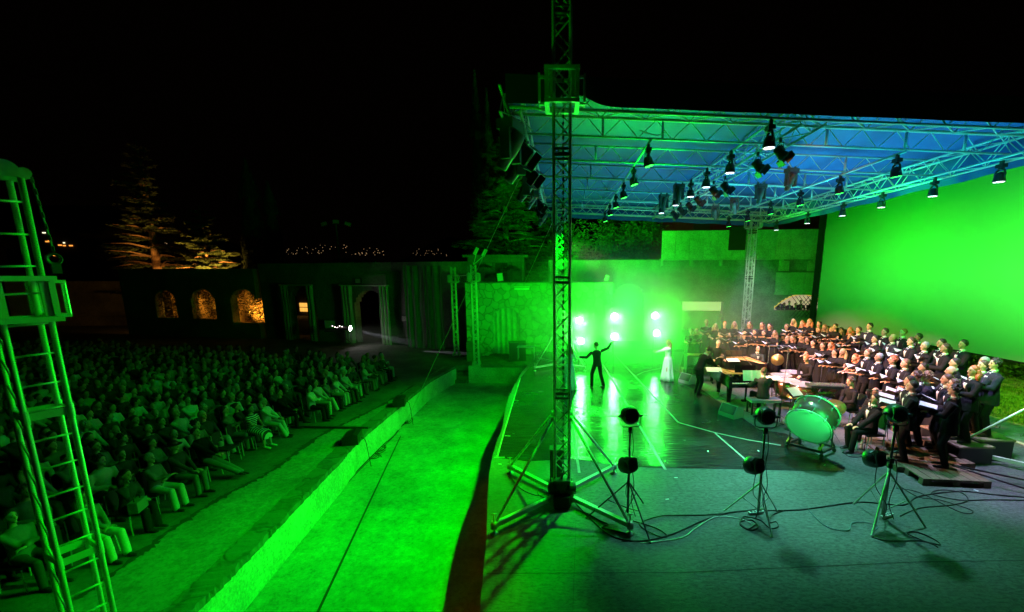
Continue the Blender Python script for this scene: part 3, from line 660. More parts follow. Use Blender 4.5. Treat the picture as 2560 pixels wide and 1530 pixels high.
def prof(p,tilt,rz,lab,group='moving head lights under the roof',sc=.68,hot=False,ry=0):
    f=empty('moving_head_light',p,rz,lab,'moving light',group); f.scale=(sc,)*3
    if ry: f.rotation_euler=(0,ry,rz)
    for n_,me in PROF:
        o=inst(n_,me,f)
        if n_ in('head','lens'): o.matrix_basis=Matrix.Translation((0,0,-.44))@Matrix.Rotation(tilt,4,'X')
        if n_=='lens' and hot: o.material_slots[0].link='OBJECT'; o.material_slots[0].material=glass_o
    return f
for (x,y,zz,t_,r_,lab) in ((1980,418,-.05,.5,.3,'orange-lit moving head nearest the camera, right of the middle truss'),(1903,458,-.05,.3,.1,'reddish moving head hanging just left of the large orange one'),
      (1838,493,-.05,.7,-.6,'moving head with bent orange head over the pianos'),(1790,512,-.05,.6,-.5,'small orange moving head left of the one over the pianos'),(1660,484,-.05,.2,.2,'dark moving head left of the middle truss'),(1698,458,-.05,.25,.1,'dark moving head above the far end of the middle truss')):
    p=PZ(x,y,zr(4.5)+zz); prof(p,t_,r_,lab)
# cluster on the front truss
for i,(x,y,k) in enumerate(((1316,295,0),(1325,325,1),(1330,350,0),(1338,392,1),(1340,418,0),(1347,440,0),(1350,462,0),(1353,483,1),(1356,500,1),(1360,520,0))):
    p=PZ(x,y,zr(XA)-.02); p.x=XA-.05+.12*(i%2)
    lab=f'{["largest","second","third","fourth","fifth","sixth","seventh","eighth","ninth","farthest"][i]} dark lamp down the front edge truss left of the tall tower'
    if k: fres(p+V((0,0,-.35)),(p.x+6,p.y-2.5,.6),lab,'lamps on the front truss',1.0 if i<5 else .8)
    else: prof(p,.6,1.2+.4*(i%3),lab,'lamps on the front truss',1.15 if i<5 else .95)
sg=PYp(1305,352,9.0); t=empty('cable_box',sg,0,'pale box with two dark connectors among the front truss lamps','power box'); MB().box((0,0,0),(.18,.1,.24),Matrix.Rotation(-.4,3,'Y')).build('box_body',alu,t)
for s in(-1,1): MB().box((s*.045,-.06,0),(.05,.03,.1),Matrix.Rotation(-.4,3,'Y')).build('socket',blackp,t)
# dangling cables on roof
for k,(pts,lab) in enumerate(((((1622,335),(1600,326),(1640,338),(1665,330)),'loose cable looped at the nearest lamp of the left pipe'),(((1830,390),(1850,420),(1880,400),(1900,350)),'loose cable drooping along the middle truss'))):
    P=[PZ(x,y,zr(2)-.05) for x,y in pts]; tag(MB().path(catmull(P,5),.010,4).build('roof_cable',rubber),lab,'cable')
# ================================================================= projection screen
sl=empty('projection_screen',(13,14,1.7),0,'huge pale projection screen glowing green behind the choir','projection screen')
tl=PXp(2070,521,13); br=PXp(2560,891,13); bl_=PXp(2052,825,13); 
yN=6.5; mb=MB(); zt2=7.35; zb2=1.72
ys=np.linspace(yN,tl.y,30); P=[]
for y in ys: P+= [(13+.01*math.sin(y*2),y,zb2),(13+.01*math.sin(y*2),y,zt2),(13.03+.01*math.sin(y*2),y,zt2),(13.03+.01*math.sin(y*2),y,zb2)]
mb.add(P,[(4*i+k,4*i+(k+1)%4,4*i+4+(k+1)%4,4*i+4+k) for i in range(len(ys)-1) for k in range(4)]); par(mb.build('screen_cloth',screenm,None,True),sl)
mb=MB(); mb.box((12.95,tl.y+.24,3.6),(.12,.36,7.6)); par(mb.build('frame_post',mat('black drape',(.008,.009,.01),.9,bump=.3,bscale=5)),sl)
mb=MB(); mb.box((13.1,(yN+tl.y)/2,zt2+.04),(.08,tl.y-yN,.08)); mb.box((13.1,(yN+tl.y)/2,zb2-.03),(.06,tl.y-yN,.05)); par(mb.build('frame_bar',blackm),sl)

spot('amber_fill',(3.9,7.9,6.0),(5.6,10.2,6.3),110,(1,.30,.04),44,.8,.05); spot('amber_fill',(3.6,11.0,5.9),(4.9,14.5,6.2),90,(1,.30,.04),40,.8,.05)  # added unseen orange spots that warm the moving heads
# ================================================================= background walls
class Plane:
    """vertical wall plane: origin o, direction d (unit, horizontal)"""
    def __init__(s,o,e): s.o=V((o.x,o.y,0)); s.d=(V((e.x,e.y,0))-s.o); s.L=s.d.length; s.d.normalize(); s.n=V((s.d.y,-s.d.x,0)); 
    def u(s,px,py):
        r=ray(px,py); cp=V((0,0,CH)); t=(s.o-cp).dot(s.n)/r.dot(s.n); p=cp+r*t; return (p-s.o).dot(s.d),p.z
    def pt(s,u,z,off=0): p=s.o+s.d*u+s.n*off; return V((p.x,p.y,z))
    def rz(s): return math.atan2(s.d.y,s.d.x)
SEGRISE=1.0
def walled(name,pl,u0,u1,z0,z1,th,ops,m,parent):
    """wall in local frame of its parent (x along wall, y into the wall). ops: (ua,ub,zbottom,zspring,kind)"""
    mb=MB(); ops=sorted(ops); u=u0; op_rise=SEGRISE
    def bx(a,b,c,d): 
        if b-a>1e-4 and d-c>1e-4: mb.box(((a+b)/2,th/2,(c+d)/2),(b-a,th,d-c))
    for (a,b,zb,zs,kind) in ops:
        bx(u,a,z0,z1); bx(a,b,z0,zb)
        if kind=='arch':
            n=14; rr=(b-a)/2
            for i in range(n):
                x0=a+(b-a)*i/n; x1=a+(b-a)*(i+1)/n; xm=(x0+x1)/2; h=zs+rr*math.sqrt(max(0,1-((xm-(a+b)/2)/rr)**2)); bx(x0,x1,h,z1)
        elif kind=='seg':
            n=16; rise=op_rise
            for i in range(n):
                x0=a+(b-a)*i/n; x1=a+(b-a)*(i+1)/n; xm=(x0+x1)/2; tt=(xm-(a+b)/2)/((b-a)/2); bx(x0,x1,zs+rise*(1-tt*tt),z1)
        else: bx(a,b,zs,z1)
        u=b
    bx(u,u1,z0,z1); return mb.build(name,m,parent)
def curtain(w_,h,m,parent,name='curtain',amp=.06,wv=.22,loc=(0,0,0),pinch=0,top_r=None):
    mb=MB(); n=int(w_/wv*8); P=[]; k=8
    for j in range(k+1):
        z=h*j/k
        for i in range(n+1):
            x=w_*i/n; a=math.sin(x/wv*2*math.pi+math.sin(x*3)*.8)*amp*(1+.2*math.sin(j))
            s=1-pinch*(j/k)
            P.append((x*s,a+.02*math.sin(j*1.3+x*4),z))
    if top_r:
        P=[]; 
        for j in range(k+1):
            for i in range(n+1):
                x=w_*i/n; hh=h-top_r+top_r*math.sqrt(max(0,1-((x-w_/2)/(w_/2))**2)); z=hh*j/k
                P.append((x,math.sin(x/wv*2*math.pi+math.sin(x*3)*.8)*amp,z))
    mb.add(P,[(j*(n+1)+i,j*(n+1)+i+1,(j+1)*(n+1)+i+1,(j+1)*(n+1)+i) for j in range(k) for i in range(n)])
    return mb.build(name,m,parent,True,loc)
# ---- stone wall with curtained arch (beyond the pit end)
pw=Plane(PZ(1192,890,ZA),PZ(1530,890,ZA))
W1=empty('stone_wall',(pw.o.x,pw.o.y,0),pw.rz(),'rubble stone wall with a curtained arched doorway beyond the pit','stone wall')
ua,_=pw.u(1232,800); ub,_=pw.u(1300,800); _,zt=pw.u(1190,708); _,zspr=pw.u(1232,803)
u_end,_=pw.u(1533,706)
walled('masonry',pw,-.6,u_end,ZA,zt,.9,[(ua,ub,ZA,zspr,'arch')],stonem,W1)
MB().box((u_end/2-.3,.45,zt+.03),(u_end+.7,1.0,.06)).build('coping',rimm,W1)
curtain(ub-ua+.0,zspr+(ub-ua)/2-ZA-.02,curtm,W1,loc=(ua,.28,ZA),amp=.09,wv=.34,top_r=(ub-ua)/2)
MB().box((u_end/2,.98,(ZA+zt)/2),(u_end,.1,zt-ZA-.1)).build('back_wall',darkwallm,W1)
u,z=pw.u(1305,722); t=empty('wall_lamp',pw.pt(u,z,.12),pw.rz(),'long pale linear lamp mounted high on the stone wall above the curtained arch','wall lamp')
MB().box((0,0,0),(.95,.12,.12)).build('housing',whitep,t); MB().box((0,.0,.13),(1.0,.05,.05)).build('bracket',alu,t)
u,z=pw.u(1248,697); p=pw.pt(u,zt+.38,-.4); t=empty('floodlight',p,0,'square pale floodlight standing on top of the stone wall near its corner','floodlight'); MB().box((0,0,0),(.36,.12,.5),Matrix.Rotation(-.12,3,'Y')).build('housing',alu,t); MB().box((0,0,-.3),(.05,.05,.2)).build('bracket',gunm,t)
u,z=pw.u(1518,698); p=pw.pt(u,zt+.32,-.4); t=empty('floodlight',p,0,'tilted pale floodlight on the stone wall, right of the tall tower','floodlight'); MB().box((0,0,0),(.2,.25,.36),Matrix.Rotation(.35,3,'Y')).build('housing',whitep,t); MB().box((0,0,-.24),(.05,.05,.2)).build('bracket',gunm,t)
# low hut behind on the wall top
hp=PYp(1240,660,33); t=empty('rooftop_hut',(hp.x,33,3.6),0,'flat roofed rendered hut beyond the stone wall, under the cedar','hut')
mb=MB(); mb.box((0,1,.8),(4.2,2,2.2)); mb.build('wall',darkwallm,t); mb=MB(); mb.box((0,.9,1.98),(4.8,2.6,.16)); mb.build('roof',darkwallm,t)
mb=MB(); mb.box((.4,-.03,.6),(.9,.06,1.8)); mb.build('door',mat('dark door',(.03,.035,.03),.7,bump=.1),t)
# railing on wall
t=empty('railing',(pw.pt(.5,zt+.06,-.7)),pw.rz(),'thin metal railing on top of the stone wall','railing'); mb=MB()
for i in range(9): mb.tube((i*.62,0,0),(i*.62,0,1.25),.02,5)
for z in (.65,1.25): mb.tube((0,0,z),(8*.62,0,z),.018,5)
mb.tube((0,0,0),(1.2,0,1.2),.014,5); mb.tube((1.2,0,0),(2.4,0,1.2),.014,5); mb.build('rails',gunm,t)
# platform between pit end and stone wall, box crates, brick things
o=MB().box((-.2,0,0),(3.6,5,.16)).build('landing',rimm,loc=((pw.pt(2.9,ZA+.04,1.0)))); tag(o,'low rough stone landing in front of the curtained arch','landing')
t=empty('equipment_case',PZ(1180,905,ZA)+V((-.0,.6,0)),.1,'dark upright equipment case behind the slim corner tower','case'); MB().box((0,0,.6),(.8,.6,1.2)).build('case_body',mat('grey case',(.10,.10,.10),.6,bump=.1),t); MB().box((0,-.31,.62),(.72,.02,.04)).build('trim',gunm,t)
# wedge/dark case at stage left far corner
t=empty('black_flight_case',PZ(1292,908,ZA)+V((0,.4,0)),.15,'black flight case between the landing and the stage far corner','case'); MB().box((0,0,.62),(1.0,.8,1.2)).build('case_body',blackp,t); MB().box((0,0,1.24),(1.04,.84,.05)).build('lid',gunm,t)
t=empty('folding_table',PZ(1316,897,0)+V((0,0,0)),0,'small pale folding table beside the stage far left corner','table'); MB().box((0,0,.62),(.9,.5,.04)).build('tabletop',whitep,t)
for sx in(-1,1):
    for sy in(-1,1): MB().tube((sx*.4,sy*.2,0),(sx*.4,sy*.2,.6),.015,6).build('leg',alu,t)
# ---- rear building: lit rendered wall with arches, concrete panels
pr_=Plane(V((3.0,31.5,0)),V((22,29.2,0)))
W2=empty('rear_building',(pr_.o.x,pr_.o.y,0),pr_.rz(),'old wall with arches and concrete panel parapet behind the stage','building')
_,zt2w=pr_.u(1500,650); 
U=lambda x,y: pr_.u(x,y)
a1,_=U(1532,760); a2,_=U(1610,760); _,zs1=U(1570,748)
b1,_=U(1706,760); b2,_=U(1808,760); _,zb_=U(1750,783); _,zs2=U(1750,754)
c1,_=U(1936,760); c2,_=U(2072,760); _,zs3=U(1940,768); SEGRISE=U(2000,734)[1]-U(2000,768)[1]
walled('wall',pr_,-4.0,26,-1.1,zt2w,.7,[(a1,a2,-1.1,zs1,'arch'),(b1,b2,zb_-1.2,zs2,'flat'),(c1,c2,zs3-.22,zs3,'seg')],rearm,W2)
mb=MB(); mb.box((13,3.2,2),(27,.3,6)); mb.build('inner_wall',mat('cream inner wall',(.62,.55,.40),.85,col2=(.72,.66,.5),nscale=2,bump=.2),W2)
# parapet panels (each a part) 
q1,_=U(1651,600); q2,_=U(2075,570); _,zp1=U(1651,581); _,zp0=U(1651,647); n=12
for i in range(n):
    x0_=q1+(q2-q1)*i/n; x1_=q1+(q2-q1)*(i+1)/n
    MB().box(((x0_+x1_)/2,-.95,(zp0+zp1)/2),(x1_-x0_-.025,.14,zp1-zp0)).build('parapet_panel',panelm,W2)
mb=MB(); mb.box(((q1+q2)/2,-.45,zp0-.06),(q2-q1,1.1,.1)); mb.build('slab',panelm,W2)
for i in range(6): MB().box((q1+.1+(q2-q1)*i/5.6,-.5,zp0-.30),(.14,.5,.42)).build('corbel',panelm,W2)
r1,_=U(1932,690); r2,_=U(2072,690); _,zr0=U(1932,736); n=4
for i in range(n):
    x0_=r1+(r2-r1)*i/n; x1_=r1+(r2-r1)*(i+1)/n
    MB().box(((x0_+x1_)/2,-.62,(zr0+zp0-.95)/2),(x1_-x0_-.025,.14,zp0-.95-zr0)).build('wall_panel',panelm,W2)
    if i%2==0: MB().box(((x0_+x1_)/2,-.60,zp0-.53),(x1_-x0_-.25,.1,.66)).build('wall_panel',panelm,W2)
MB().box(((r1+r2)/2,-.60,zp0-.93),(r2-r1,.13,.05)).build('ledge',rimm,W2)
v1,_=U(1812,595); MB().box((v1+.55,-1.06,(zp0+zp1)/2+.35),(1.05,.1,1.5)).build('dark_banner',mat('dark red cloth',(.06,.012,.01),.8,bump=.1),W2)
# warm light of the right arch and window, put in as emission
warmw=mat('glowing cream wall',(.7,.6,.4),.8,col2=(.75,.62,.42),nscale=3,emit=((1,.78,.48),.42))
MB().box(((c1+c2)/2,1.9,zs3+.3),(c2-c1+3.5,.1,3.0)).build('glow_back_wall',warmw,W2)
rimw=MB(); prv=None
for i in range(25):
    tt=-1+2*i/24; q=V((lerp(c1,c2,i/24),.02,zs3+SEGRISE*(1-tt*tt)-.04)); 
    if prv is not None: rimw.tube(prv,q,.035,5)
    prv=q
rimw.build('arch_rim_glow',mat('glowing amber rim',(.6,.4,.1),.6,emit=((1,.62,.08),.7)),W2)  # lit edge of the arch, its glow put into the material
t=empty('window_blind',pr_.pt((b1+b2)/2,0,-.45),pr_.rz(),'pale blind with a painted-in warm glow in the window behind the back row of the choir','blind'); 
mb=MB(); mb.box((0,.1,(zb_+zs2)/2+.1),(b2-b1-.05,.03,zs2-zb_-.1)); mb.build('glowing_blind',mat('pale blind',(.75,.68,.48),.8,col2=(.8,.76,.6),nscale=1.5,emit=((1,.86,.48),.55)),t)  # blind glows by emission in place of lamp light
tag(MB().box((0,0,0),(.08,.08,2.4)).build('wall_post',mat('cream post paint',(.6,.5,.3),.7,bump=.1),loc=pr_.pt(b2-.15,zb_-1.2,.2)),'slim cream post below the right end of the lit window','post')  # one plain cream tone for the post
lt=empty('lattice_gate',pr_.pt(lerp(c1,c2,.68),zs3-.1,.05),pr_.rz(),'diamond lattice screen across the lit arch','lattice'); mb=MB()
for i in range(-3,4):
    mb.tube((i*.25-.6,0,-.6),(i*.25+.6,0,.9),.02,4); mb.tube((i*.25+.6,0,-.6),(i*.25-.6,0,.9),.02,4)
mb.build('bars',gunm,lt)
# reddish building far behind top
t=empty('red_building',(15,42,0),-.06,'dark reddish building far behind the concrete parapet','building'); mb=MB(); mb.box((2,3,4.5),(26,6,11.3)); mb.build('wall',mat('red render',(.14,.05,.03),.9,col2=(.2,.08,.05),nscale=.8),t)
for i in range(4): MB().box((-6+i*4.1,-.03,8.2),(1.5,.06,1.5)).build('shutter',mat('green shutter',(.05,.09,.05),.7,bump=.1),t)
spot('street_glow',(9,34,6.6),(14,42,8),120,(1,.5,.2),120,1,.5)
# ---- far wall of the audience court
A_=PZ(1168,870,ZA); B_=PZ(700,847,ZA); pf=Plane(B_,A_)
W3=empty('court_wall',(pf.o.x,pf.o.y,0),pf.rz(),'long dark wall with two curtained doorways at the far side of the audience','court wall')
D=lambda x,y: pf.u(x,y)
_,ztf=D(1000,655); d1,_=D(724,760); d2,_=D(790,760); d3,_=D(886,760); d4,_=D(965,760); uL,_=D(655,750); uR,_=D(1172,750); _,zsp=D(740,757); _,zsp2=D(900,766)
walled('wall',pf,uL,uR,ZA,ztf,.6,[(d1,d2,ZA,zsp,'arch'),(d3,d4,ZA,zsp2-.2,'arch')],darkwallm,W3)
_,zr1=D(860,713)
for (xa,xb,pn) in ((709,792,.55),(858,980,.5)):
    u0_,_=D(xa,713); u1_,_=D(xb,713)
    o=MB().tube((u0_,-.45,zr1),(u1_,-.45,zr1),.05,8).build('curtain_rail',alu,W3)
    wdt=(u1_-u0_)*.22
    curtain(wdt,zr1-ZA-.06,curtm,W3,loc=(u0_+.1,-.45,ZA+.03),amp=.1,wv=.3); curtain(wdt*.9,zr1-ZA-.06,curtm,W3,loc=(u1_-wdt*.95,-.45,ZA+.03),amp=.1,wv=.3)
for k,(xa,ya,xb,yb,zz,nm) in enumerate(((820,800,846,820,0,'poster board'),(1007,790,1024,803,0,'sign board'),(890,696,904,708,0,'exit sign box'))):
    u0_,z0_=D(xa,yb); u1_,z1_=D(xb,ya); c=pf.pt((u0_+u1_)/2,(z0_+z1_)/2,.08 if k!=0 else .3)
    o=empty('notice_board',c,pf.rz(),('pale square notice board between the two doorways','small pale framed notice right of the wide doorway','small framed panel above the wide doorway')[k],'notice board')
    MB().box((0,0,0),(u1_-u0_,.05,z1_-z0_)).build('panel',whitep if k==0 else panelm,o); 
    fr=MB(); 
    for s in(-1,1): fr.box((s*(u1_-u0_)/2,-.01,0),(.05,.07,z1_-z0_+.05)); fr.box((0,-.01,s*(z1_-z0_)/2),(u1_-u0_-.06,.07,.05))
    fr.build('frame',gunm,o)
# tall draped flats at the right end of the court wall
for k,(xa,xb,l) in enumerate(((1032,1075,'tall dark curtain panel right of the framed notice'),(1080,1125,'tall mid green curtain panel left of the slim towers'))):
    u0_,_=D(xa,760); u1_,_=D(xb,760); o=empty('drape_panel',pf.pt(u0_,ZA,.9),pf.rz(),l,'drape'); curtain(u1_-u0_,ztf-ZA-.3,mat('mid drape',(.10,.11,.10),.9,bump=.2) if k else mat('dark drape',(.12,.14,.13),.9,bump=.2),o,amp=.05,wv=.5)
# lamp inside left door and yellow lit window seen through it
p=PYp(766,768,58); zb2_=p.z
lit=mat('lit amber window',(.5,.3,.1),.5,emit=((1,.50,.08),1.1)); t=empty('lit_house',(p.x,p.y,ZA),pf.rz(),'house with an amber lit front seen through the narrow doorway','house')
mb=MB(); mb.box((1,1.5,3.2),(5,3,6.4)); mb.build('wall',darkwallm,t); 
for i in range(3):
    for j in range(2): MB().box((-.75+i*.62,-.06,zb2_-ZA-.32+j*.62),(.55,.08,.52)).build('window',lit,t)
spot('court_amber',pf.pt(d3+1.2,2.6,-3.5),pf.pt(d3-.1,2.3,-.3),60,(1,.62,.2),90,.8,.2)
# left side wall and arcade with lit ivy
q0=PZ(640,846,ZA); pa=Plane(PZ(335,838,ZA),q0)
W4=empty('arcade_wall',(pa.o.x,pa.o.y,0),pa.rz(),'black wall pierced by three arches full of amber-lit ivy','arcade')
G_=lambda x,y: pa.u(x,y); ops=[]
for (xa,xb,yt,yb) in ((388,440,725,795),(478,538,723,798),(577,642,723,808)):
    u0_,_=G_(xa,760); u1_,_=G_(xb,760); _,zb3=G_(xb,yb); _,zt3=G_(xb,yt); ops.append((u0_,u1_,zb3,zt3-(u1_-u0_)/2,'arch'))
_,zta=G_(480,672); walled('wall',pa,-.5,pa.L+.4,ZA,zta,.7,ops,darkwallm,W4)
amb=mat('ivy wall plaster',(.45,.30,.14),.9,col2=(.6,.42,.2),nscale=2,bump=.3)
for k,(u0_,u1_,zb3,zs_,_) in enumerate(ops):
    iv=empty('ivy',pa.pt((u0_+u1_)/2,zb3,-1.75),pa.rz(),('thin dark ivy','dense coppery ivy','golden ivy beside a bright wall')[k]+' glowing in the '+('left','middle','right')[k]+' arch','ivy','ivy in the three arches')
    mb=MB(); ww=u1_-u0_; leafcloud(mb,[(rng.uniform(-ww*.52,ww*.52),rng.uniform(-1.5,-1.05),(rng.random()**.7)*(zs_-zb3+ww*.5)) for _ in range((230,240,150)[k])],.10,6,.13); mb.build('leaves',mat('amber ivy leaves',(.05,.045,.012),.7,col2=(.12,.10,.03),nscale=3),iv)
    mb=MB(); mb.box((0,.35,1.0),(ww+1.5,.2,5)); mb.build('back_wall',amb,iv)
    mb=MB(); leafcloud(mb,[(rng.uniform(-ww*.6,ww*.6),rng.uniform(-.2,.2),rng.uniform(0,2.6)) for _ in range(160)],.12,6,.15); mb.build('climbing_leaves',MATS['amber ivy leaves'],iv)
    c=pa.pt((u0_+u1_)/2+(ww*.3,ww*.25,-ww*.30)[k],zb3+(1.6,1.5,.5)[k],-1.0); spot('ivy_lamp',c,pa.pt((u0_+u1_)/2,zs_-.2,-2.2),(420,480,480)[k],(1,.44,.05),165,.9,.1)
Sp=PZ(190,845,ZA); o=empty('side_wall',(PZ(345,812,ZA).x,PZ(345,812,ZA).y,ZA),0,'plain rendered side wall at far left catching faint green light','wall')
pl2=Plane(PZ(60,815,ZA),PZ(345,812,ZA)); MB().box((-pl2.L/2-.5,.3,2.35),(pl2.L+1,.5,4.7)).build('wall',wallm,o); o.rotation_euler=(0,0,pl2.rz()); MB().box((-pl2.L/2,-.25,.5),(pl2.L,.5,1.0)).build('plinth',wallm,o)
# apartment block with lit windows, upper far left
p=PYp(140,605,95); t=empty('apartment_block',(p.x,95,0),.1,'distant dark apartment block with a few amber windows, far left','apartment block')
mb=MB(); mb.box((0,5,8),(22,8,22)); mb.build('wall',mat('dark facade',(.03,.03,.03),.9,bump=.1),t)
wl_=mat('lit window glow',(.5,.3,.1),.5,emit=((1,.33,.05),1.6)); ww2=mat('white window glow',(.5,.5,.4),.5,emit=((1,.9,.6),1.6))
for (x,y,w_,m_) in ((100,581,7,ww2),(108,603,8,wl_),(112,602,5,wl_),(137,612,8,wl_),(147,613,6,wl_),(162,613,8,wl_),(146,606,4,ww2),(125,638,5,wl_),(123,637,3,wl_)):
    q=PYp(x,y,94.8); MB().box((q.x-p.x,.85,q.z),(w_*.085,.1,.24)).build('window',m_,t)
# distant town: individual tiny lights read as one mass
mb=MB(); rng2=random.Random(5)
for (xa,xb,ya,yb,n) in ((716,800,617,636,22),(800,870,612,632,14),(875,960,620,638,26),(1030,1120,622,640,20),(400,520,590,620,6)):
    for _ in range(n):
        p=PYp(rng2.uniform(xa,xb),rng2.uniform(ya,yb),700); s=rng2.uniform(.35,.75); mb.ell(p,(s,s,s),n=6,m=4)
tag(mb.build('town_lights',mat('street lamp glow',(.5,.4,.3),.5,emit=((1,.62,.30),.3))),'scatter of tiny town lights on the night hillside','town lights',kind='stuff')
mb=MB(); P=[]
for i in range(41):
    x=-900+i*45; h=48+22*math.sin(i*.5)+14*math.sin(i*1.3+1); P+= [(x,720,-3),(x,900,h)]
mb.add(P,[(2*i,2*i+2,2*i+3,2*i+1) for i in range(40)]); tag(mb.build('hills',hillm,None,True),kind='structure')
# street floodlights mast (unlit) mid
p=PYp(840,560,60); t=empty('floodlight_mast',(p.x,60,0),0,'unlit mast with three lamp heads above the court wall','lamp mast'); MB().tube((0,0,0),(0,0,p.z),.12,8).build('pole',gunm,t)
for k in(-1,0,1): MB().box((k*1.6,0,p.z+(.3 if k==0 else 0)),(.7,.3,.45),Matrix.Rotation(.3*k,3,'Y')).build('lamp_head',alu,t)
MB().tube((-1.7,0,p.z-.1),(1.7,0,p.z-.1),.05,6).build('crossbar',gunm,t)
spot('mast_glow',(p.x+3,50,3),(p.x,60,p.z),16,(.1,1,.4),30,1,.3)
# ================================================================= follow spot on its stand
fp=PYp(893,812,34.0); fb=empty('follow_spot',(fp.x,fp.y-2,ZA),R(18),'bright white follow spot on a stand in front of the wide doorway','follow spot'); zz=fp.z-ZA
mb=MB(); mb.lathe([(.12,-.55),(.17,-.5),(.17,.2),(.21,.25),(.21,.42)],(0,0,zz),(1,-.35,-.1),12); mb.build('head',blackp,fb,True)
mb=MB(); mb.tube((0,0,.3),(0,0,zz-.2),.04,8); 
for a in (0,2.1,4.2): mb.tube((0,0,zz*.45),(.6*math.cos(a),.6*math.sin(a),0),.025,6)
mb.build('stand',gunm,fb)
mb=MB(); mb.lathe([(0,.43),(.19,.43),(.19,.415),(0,.41)],(0,0,zz),(1,-.35,-.1),14); mb.build('lens',mat('burning white lens',(.8,.8,.8),.4,emit=((1,.93,.88),60)),fb)
mb=MB()
for k in range(5): mb.ell((-.15-.16*k,-.1,zz+.1+.07*math.sin(k*2)),(.025,.025,.02),n=6,m=4)
mb.build('indicator_lamps',mat('small console lamp',(.8,.8,.8),.4,emit=((1,.85,.8),14)),fb)
MB().box((-.8,.5,1.2),(1.2,.6,.1)).build('control_desk',blackp,fb)
# ================================================================= trees
def twigs(mb,base,tip,n,size,droop,spread):
    base=V(base);tip=V(tip);L=(tip-base).length; d=(tip-base).normalized(); s=d.cross(V((0,0,1))).normalized()
    for i in range(n):
        t=rng.random()**.7; w_=spread*L*(1-t*.75)*(.35+.65*min(1,t*3)); o=rng.uniform(-1,1)
        p=base.lerp(tip,t)+s*o*w_+V((0,0,-droop*abs(o)*w_-.1*rng.random()*L*.2))
        a=(d*.6+s*o*.8+V((0,0,rng.uniform(-.5,.12)))).normalized()*size*rng.uniform(.6,1.4); b=a.cross(V((rng.uniform(-.5,.5),rng.uniform(-.5,.5),1))).normalized()*size*.24
        mb.add([p-a*.4,p+b,p+a,p-b],[(0,1,2,3)])
def cedar(loc,h,r,tiers,per,leaf,nl,label,z0=.12,m=cedarm,group=None,seed=1):
    rng.seed(seed); t=empty('cedar_tree',loc,0,label,'conifer tree',group)
    mb=MB(); mb.path([(0,0,0),(.05*h*.1,0,h*.3),(0,.02*h,h*.65),(0,0,h)],[.03*h,.022*h,.012*h,.004*h],8)
    lm=MB(); lv=MB()
    for k in range(tiers):
        f=z0+(1-z0)*k/tiers; z=h*f; rr=r*(1-f)**.75*rng.uniform(.7,1.12)+.15
        for j in range(per):
            a=rng.uniform(0,6.28); R_=rr*rng.uniform(.6,1.1); tip=V((math.cos(a)*R_,math.sin(a)*R_,z+R_*rng.uniform(-.12,.14))); b=V((0,0,z-.02*h*rng.random()))
            mid=b.lerp(tip,.5)+V((0,0,.06*R_)); lm.path([b,mid,tip],[.012*h*(1-f)+.02,.007*h*(1-f)+.012,.006],4); twigs(lv,b.lerp(tip,.12),tip,int(nl*(.4+R_/r)),leaf,.30,.42)
    mb.build('trunk',barkm,t,True); lm.build('limbs',barkm,t); lv.build('crown',m,t); return t
rng.seed(3)
tl1=PYp(522,690,47); cedar((tl1.x,47,2.2),9.2,4.0,15,9,.30,260,'amber-lit cedar above the right arch, glowing at its foot',z0=.03,group='lit cedars above the arches',seed=4)
tl2=PYp(395,690,49); cedar((tl2.x,49,2.0),16.5,5.2,17,8,.30,190,'tall dim cedar above the left arch, faintly lit at its tips',z0=.04,group='lit cedars above the arches',seed=8)
spot('tree_lamp',PYp(548,690,42.6)+V((0,0,-.2)),(tl1.x+.1,47,5.6),24000,(1,.45,.07),62,.9,.15); spot('tree_lamp',PYp(440,690,43)+V((0,0,-.2)),(tl2.x+.5,49,9.5),1900,(1,.40,.07),72,.9,.15)
tb=PYp(1265,690,36); cedar((tb.x,36,1.5),13.5,6.2,17,9,.36,230,'large spreading cedar, dim green, rising behind the stone wall left of the tall tower',z0=.06,seed=12)
tb2=PYp(1345,690,40); cedar((tb2.x+1,40,1.5),9.5,5.0,13,8,.34,190,'smaller cedar behind the stone wall, close to the tall tower',z0=.05,seed=22)
spot('tree_fill',(1.0,26,8.6),(tb.x+1.5,36,9.0),5500,(.0,1,.0),52,.9,.4)  # unseen green spot added to bring out the cedar
def cypress(x,y,h,r,label,seed,z=0):
    rng.seed(seed); t=empty('cypress_tree',(x,y,z),0,label,'cypress tree','tall cypresses'); lv=MB()
    for _ in range(int(h*r*150)):
        f=rng.random(); rr=r*(math.sin(min(1,f*1.15+.12)*math.pi)**.45 if f<.75 else (1-f)/.25*.85+.03); a=rng.uniform(0,6.28); q=V((math.cos(a)*rr*rng.uniform(.6,1.05),math.sin(a)*rr*rng.uniform(.6,1.05),h*f))
        u=V((rng.uniform(-.3,.3),rng.uniform(-.3,.3),1)).normalized()*.3; b=V((math.cos(a+1.57),math.sin(a+1.57),0))*.09; lv.add([q-u*.4,q+b,q+u,q-b],[(0,1,2,3)])
    lv.build('crown',cypm,t); MB().path([(0,0,-1),(0,0,h*.9)],[.16,.03],7).build('trunk',barkm,t)
for (px,pt_,Y,r,l,s_) in ((1186,180,44,.85,'tallest cypress, a thin dark column left of the stage roof',31),(1216,225,46,.7,'slightly shorter cypress just right of the tallest one',32),(612,400,50,1.5,'black broad cypress right of the amber-lit cedar',33),(668,455,52,1.2,'black narrow cypress near the town lights',34)):
    p=PYp(px,pt_,Y); cypress(p.x,Y,p.z,r,l,s_)
spot('cypress_fill',(-6.2,37.5,4),(-9.2,45,15),9000,(.0,1,.02),50,1,.4)  # added green spot, unseen, so the tall cypresses show
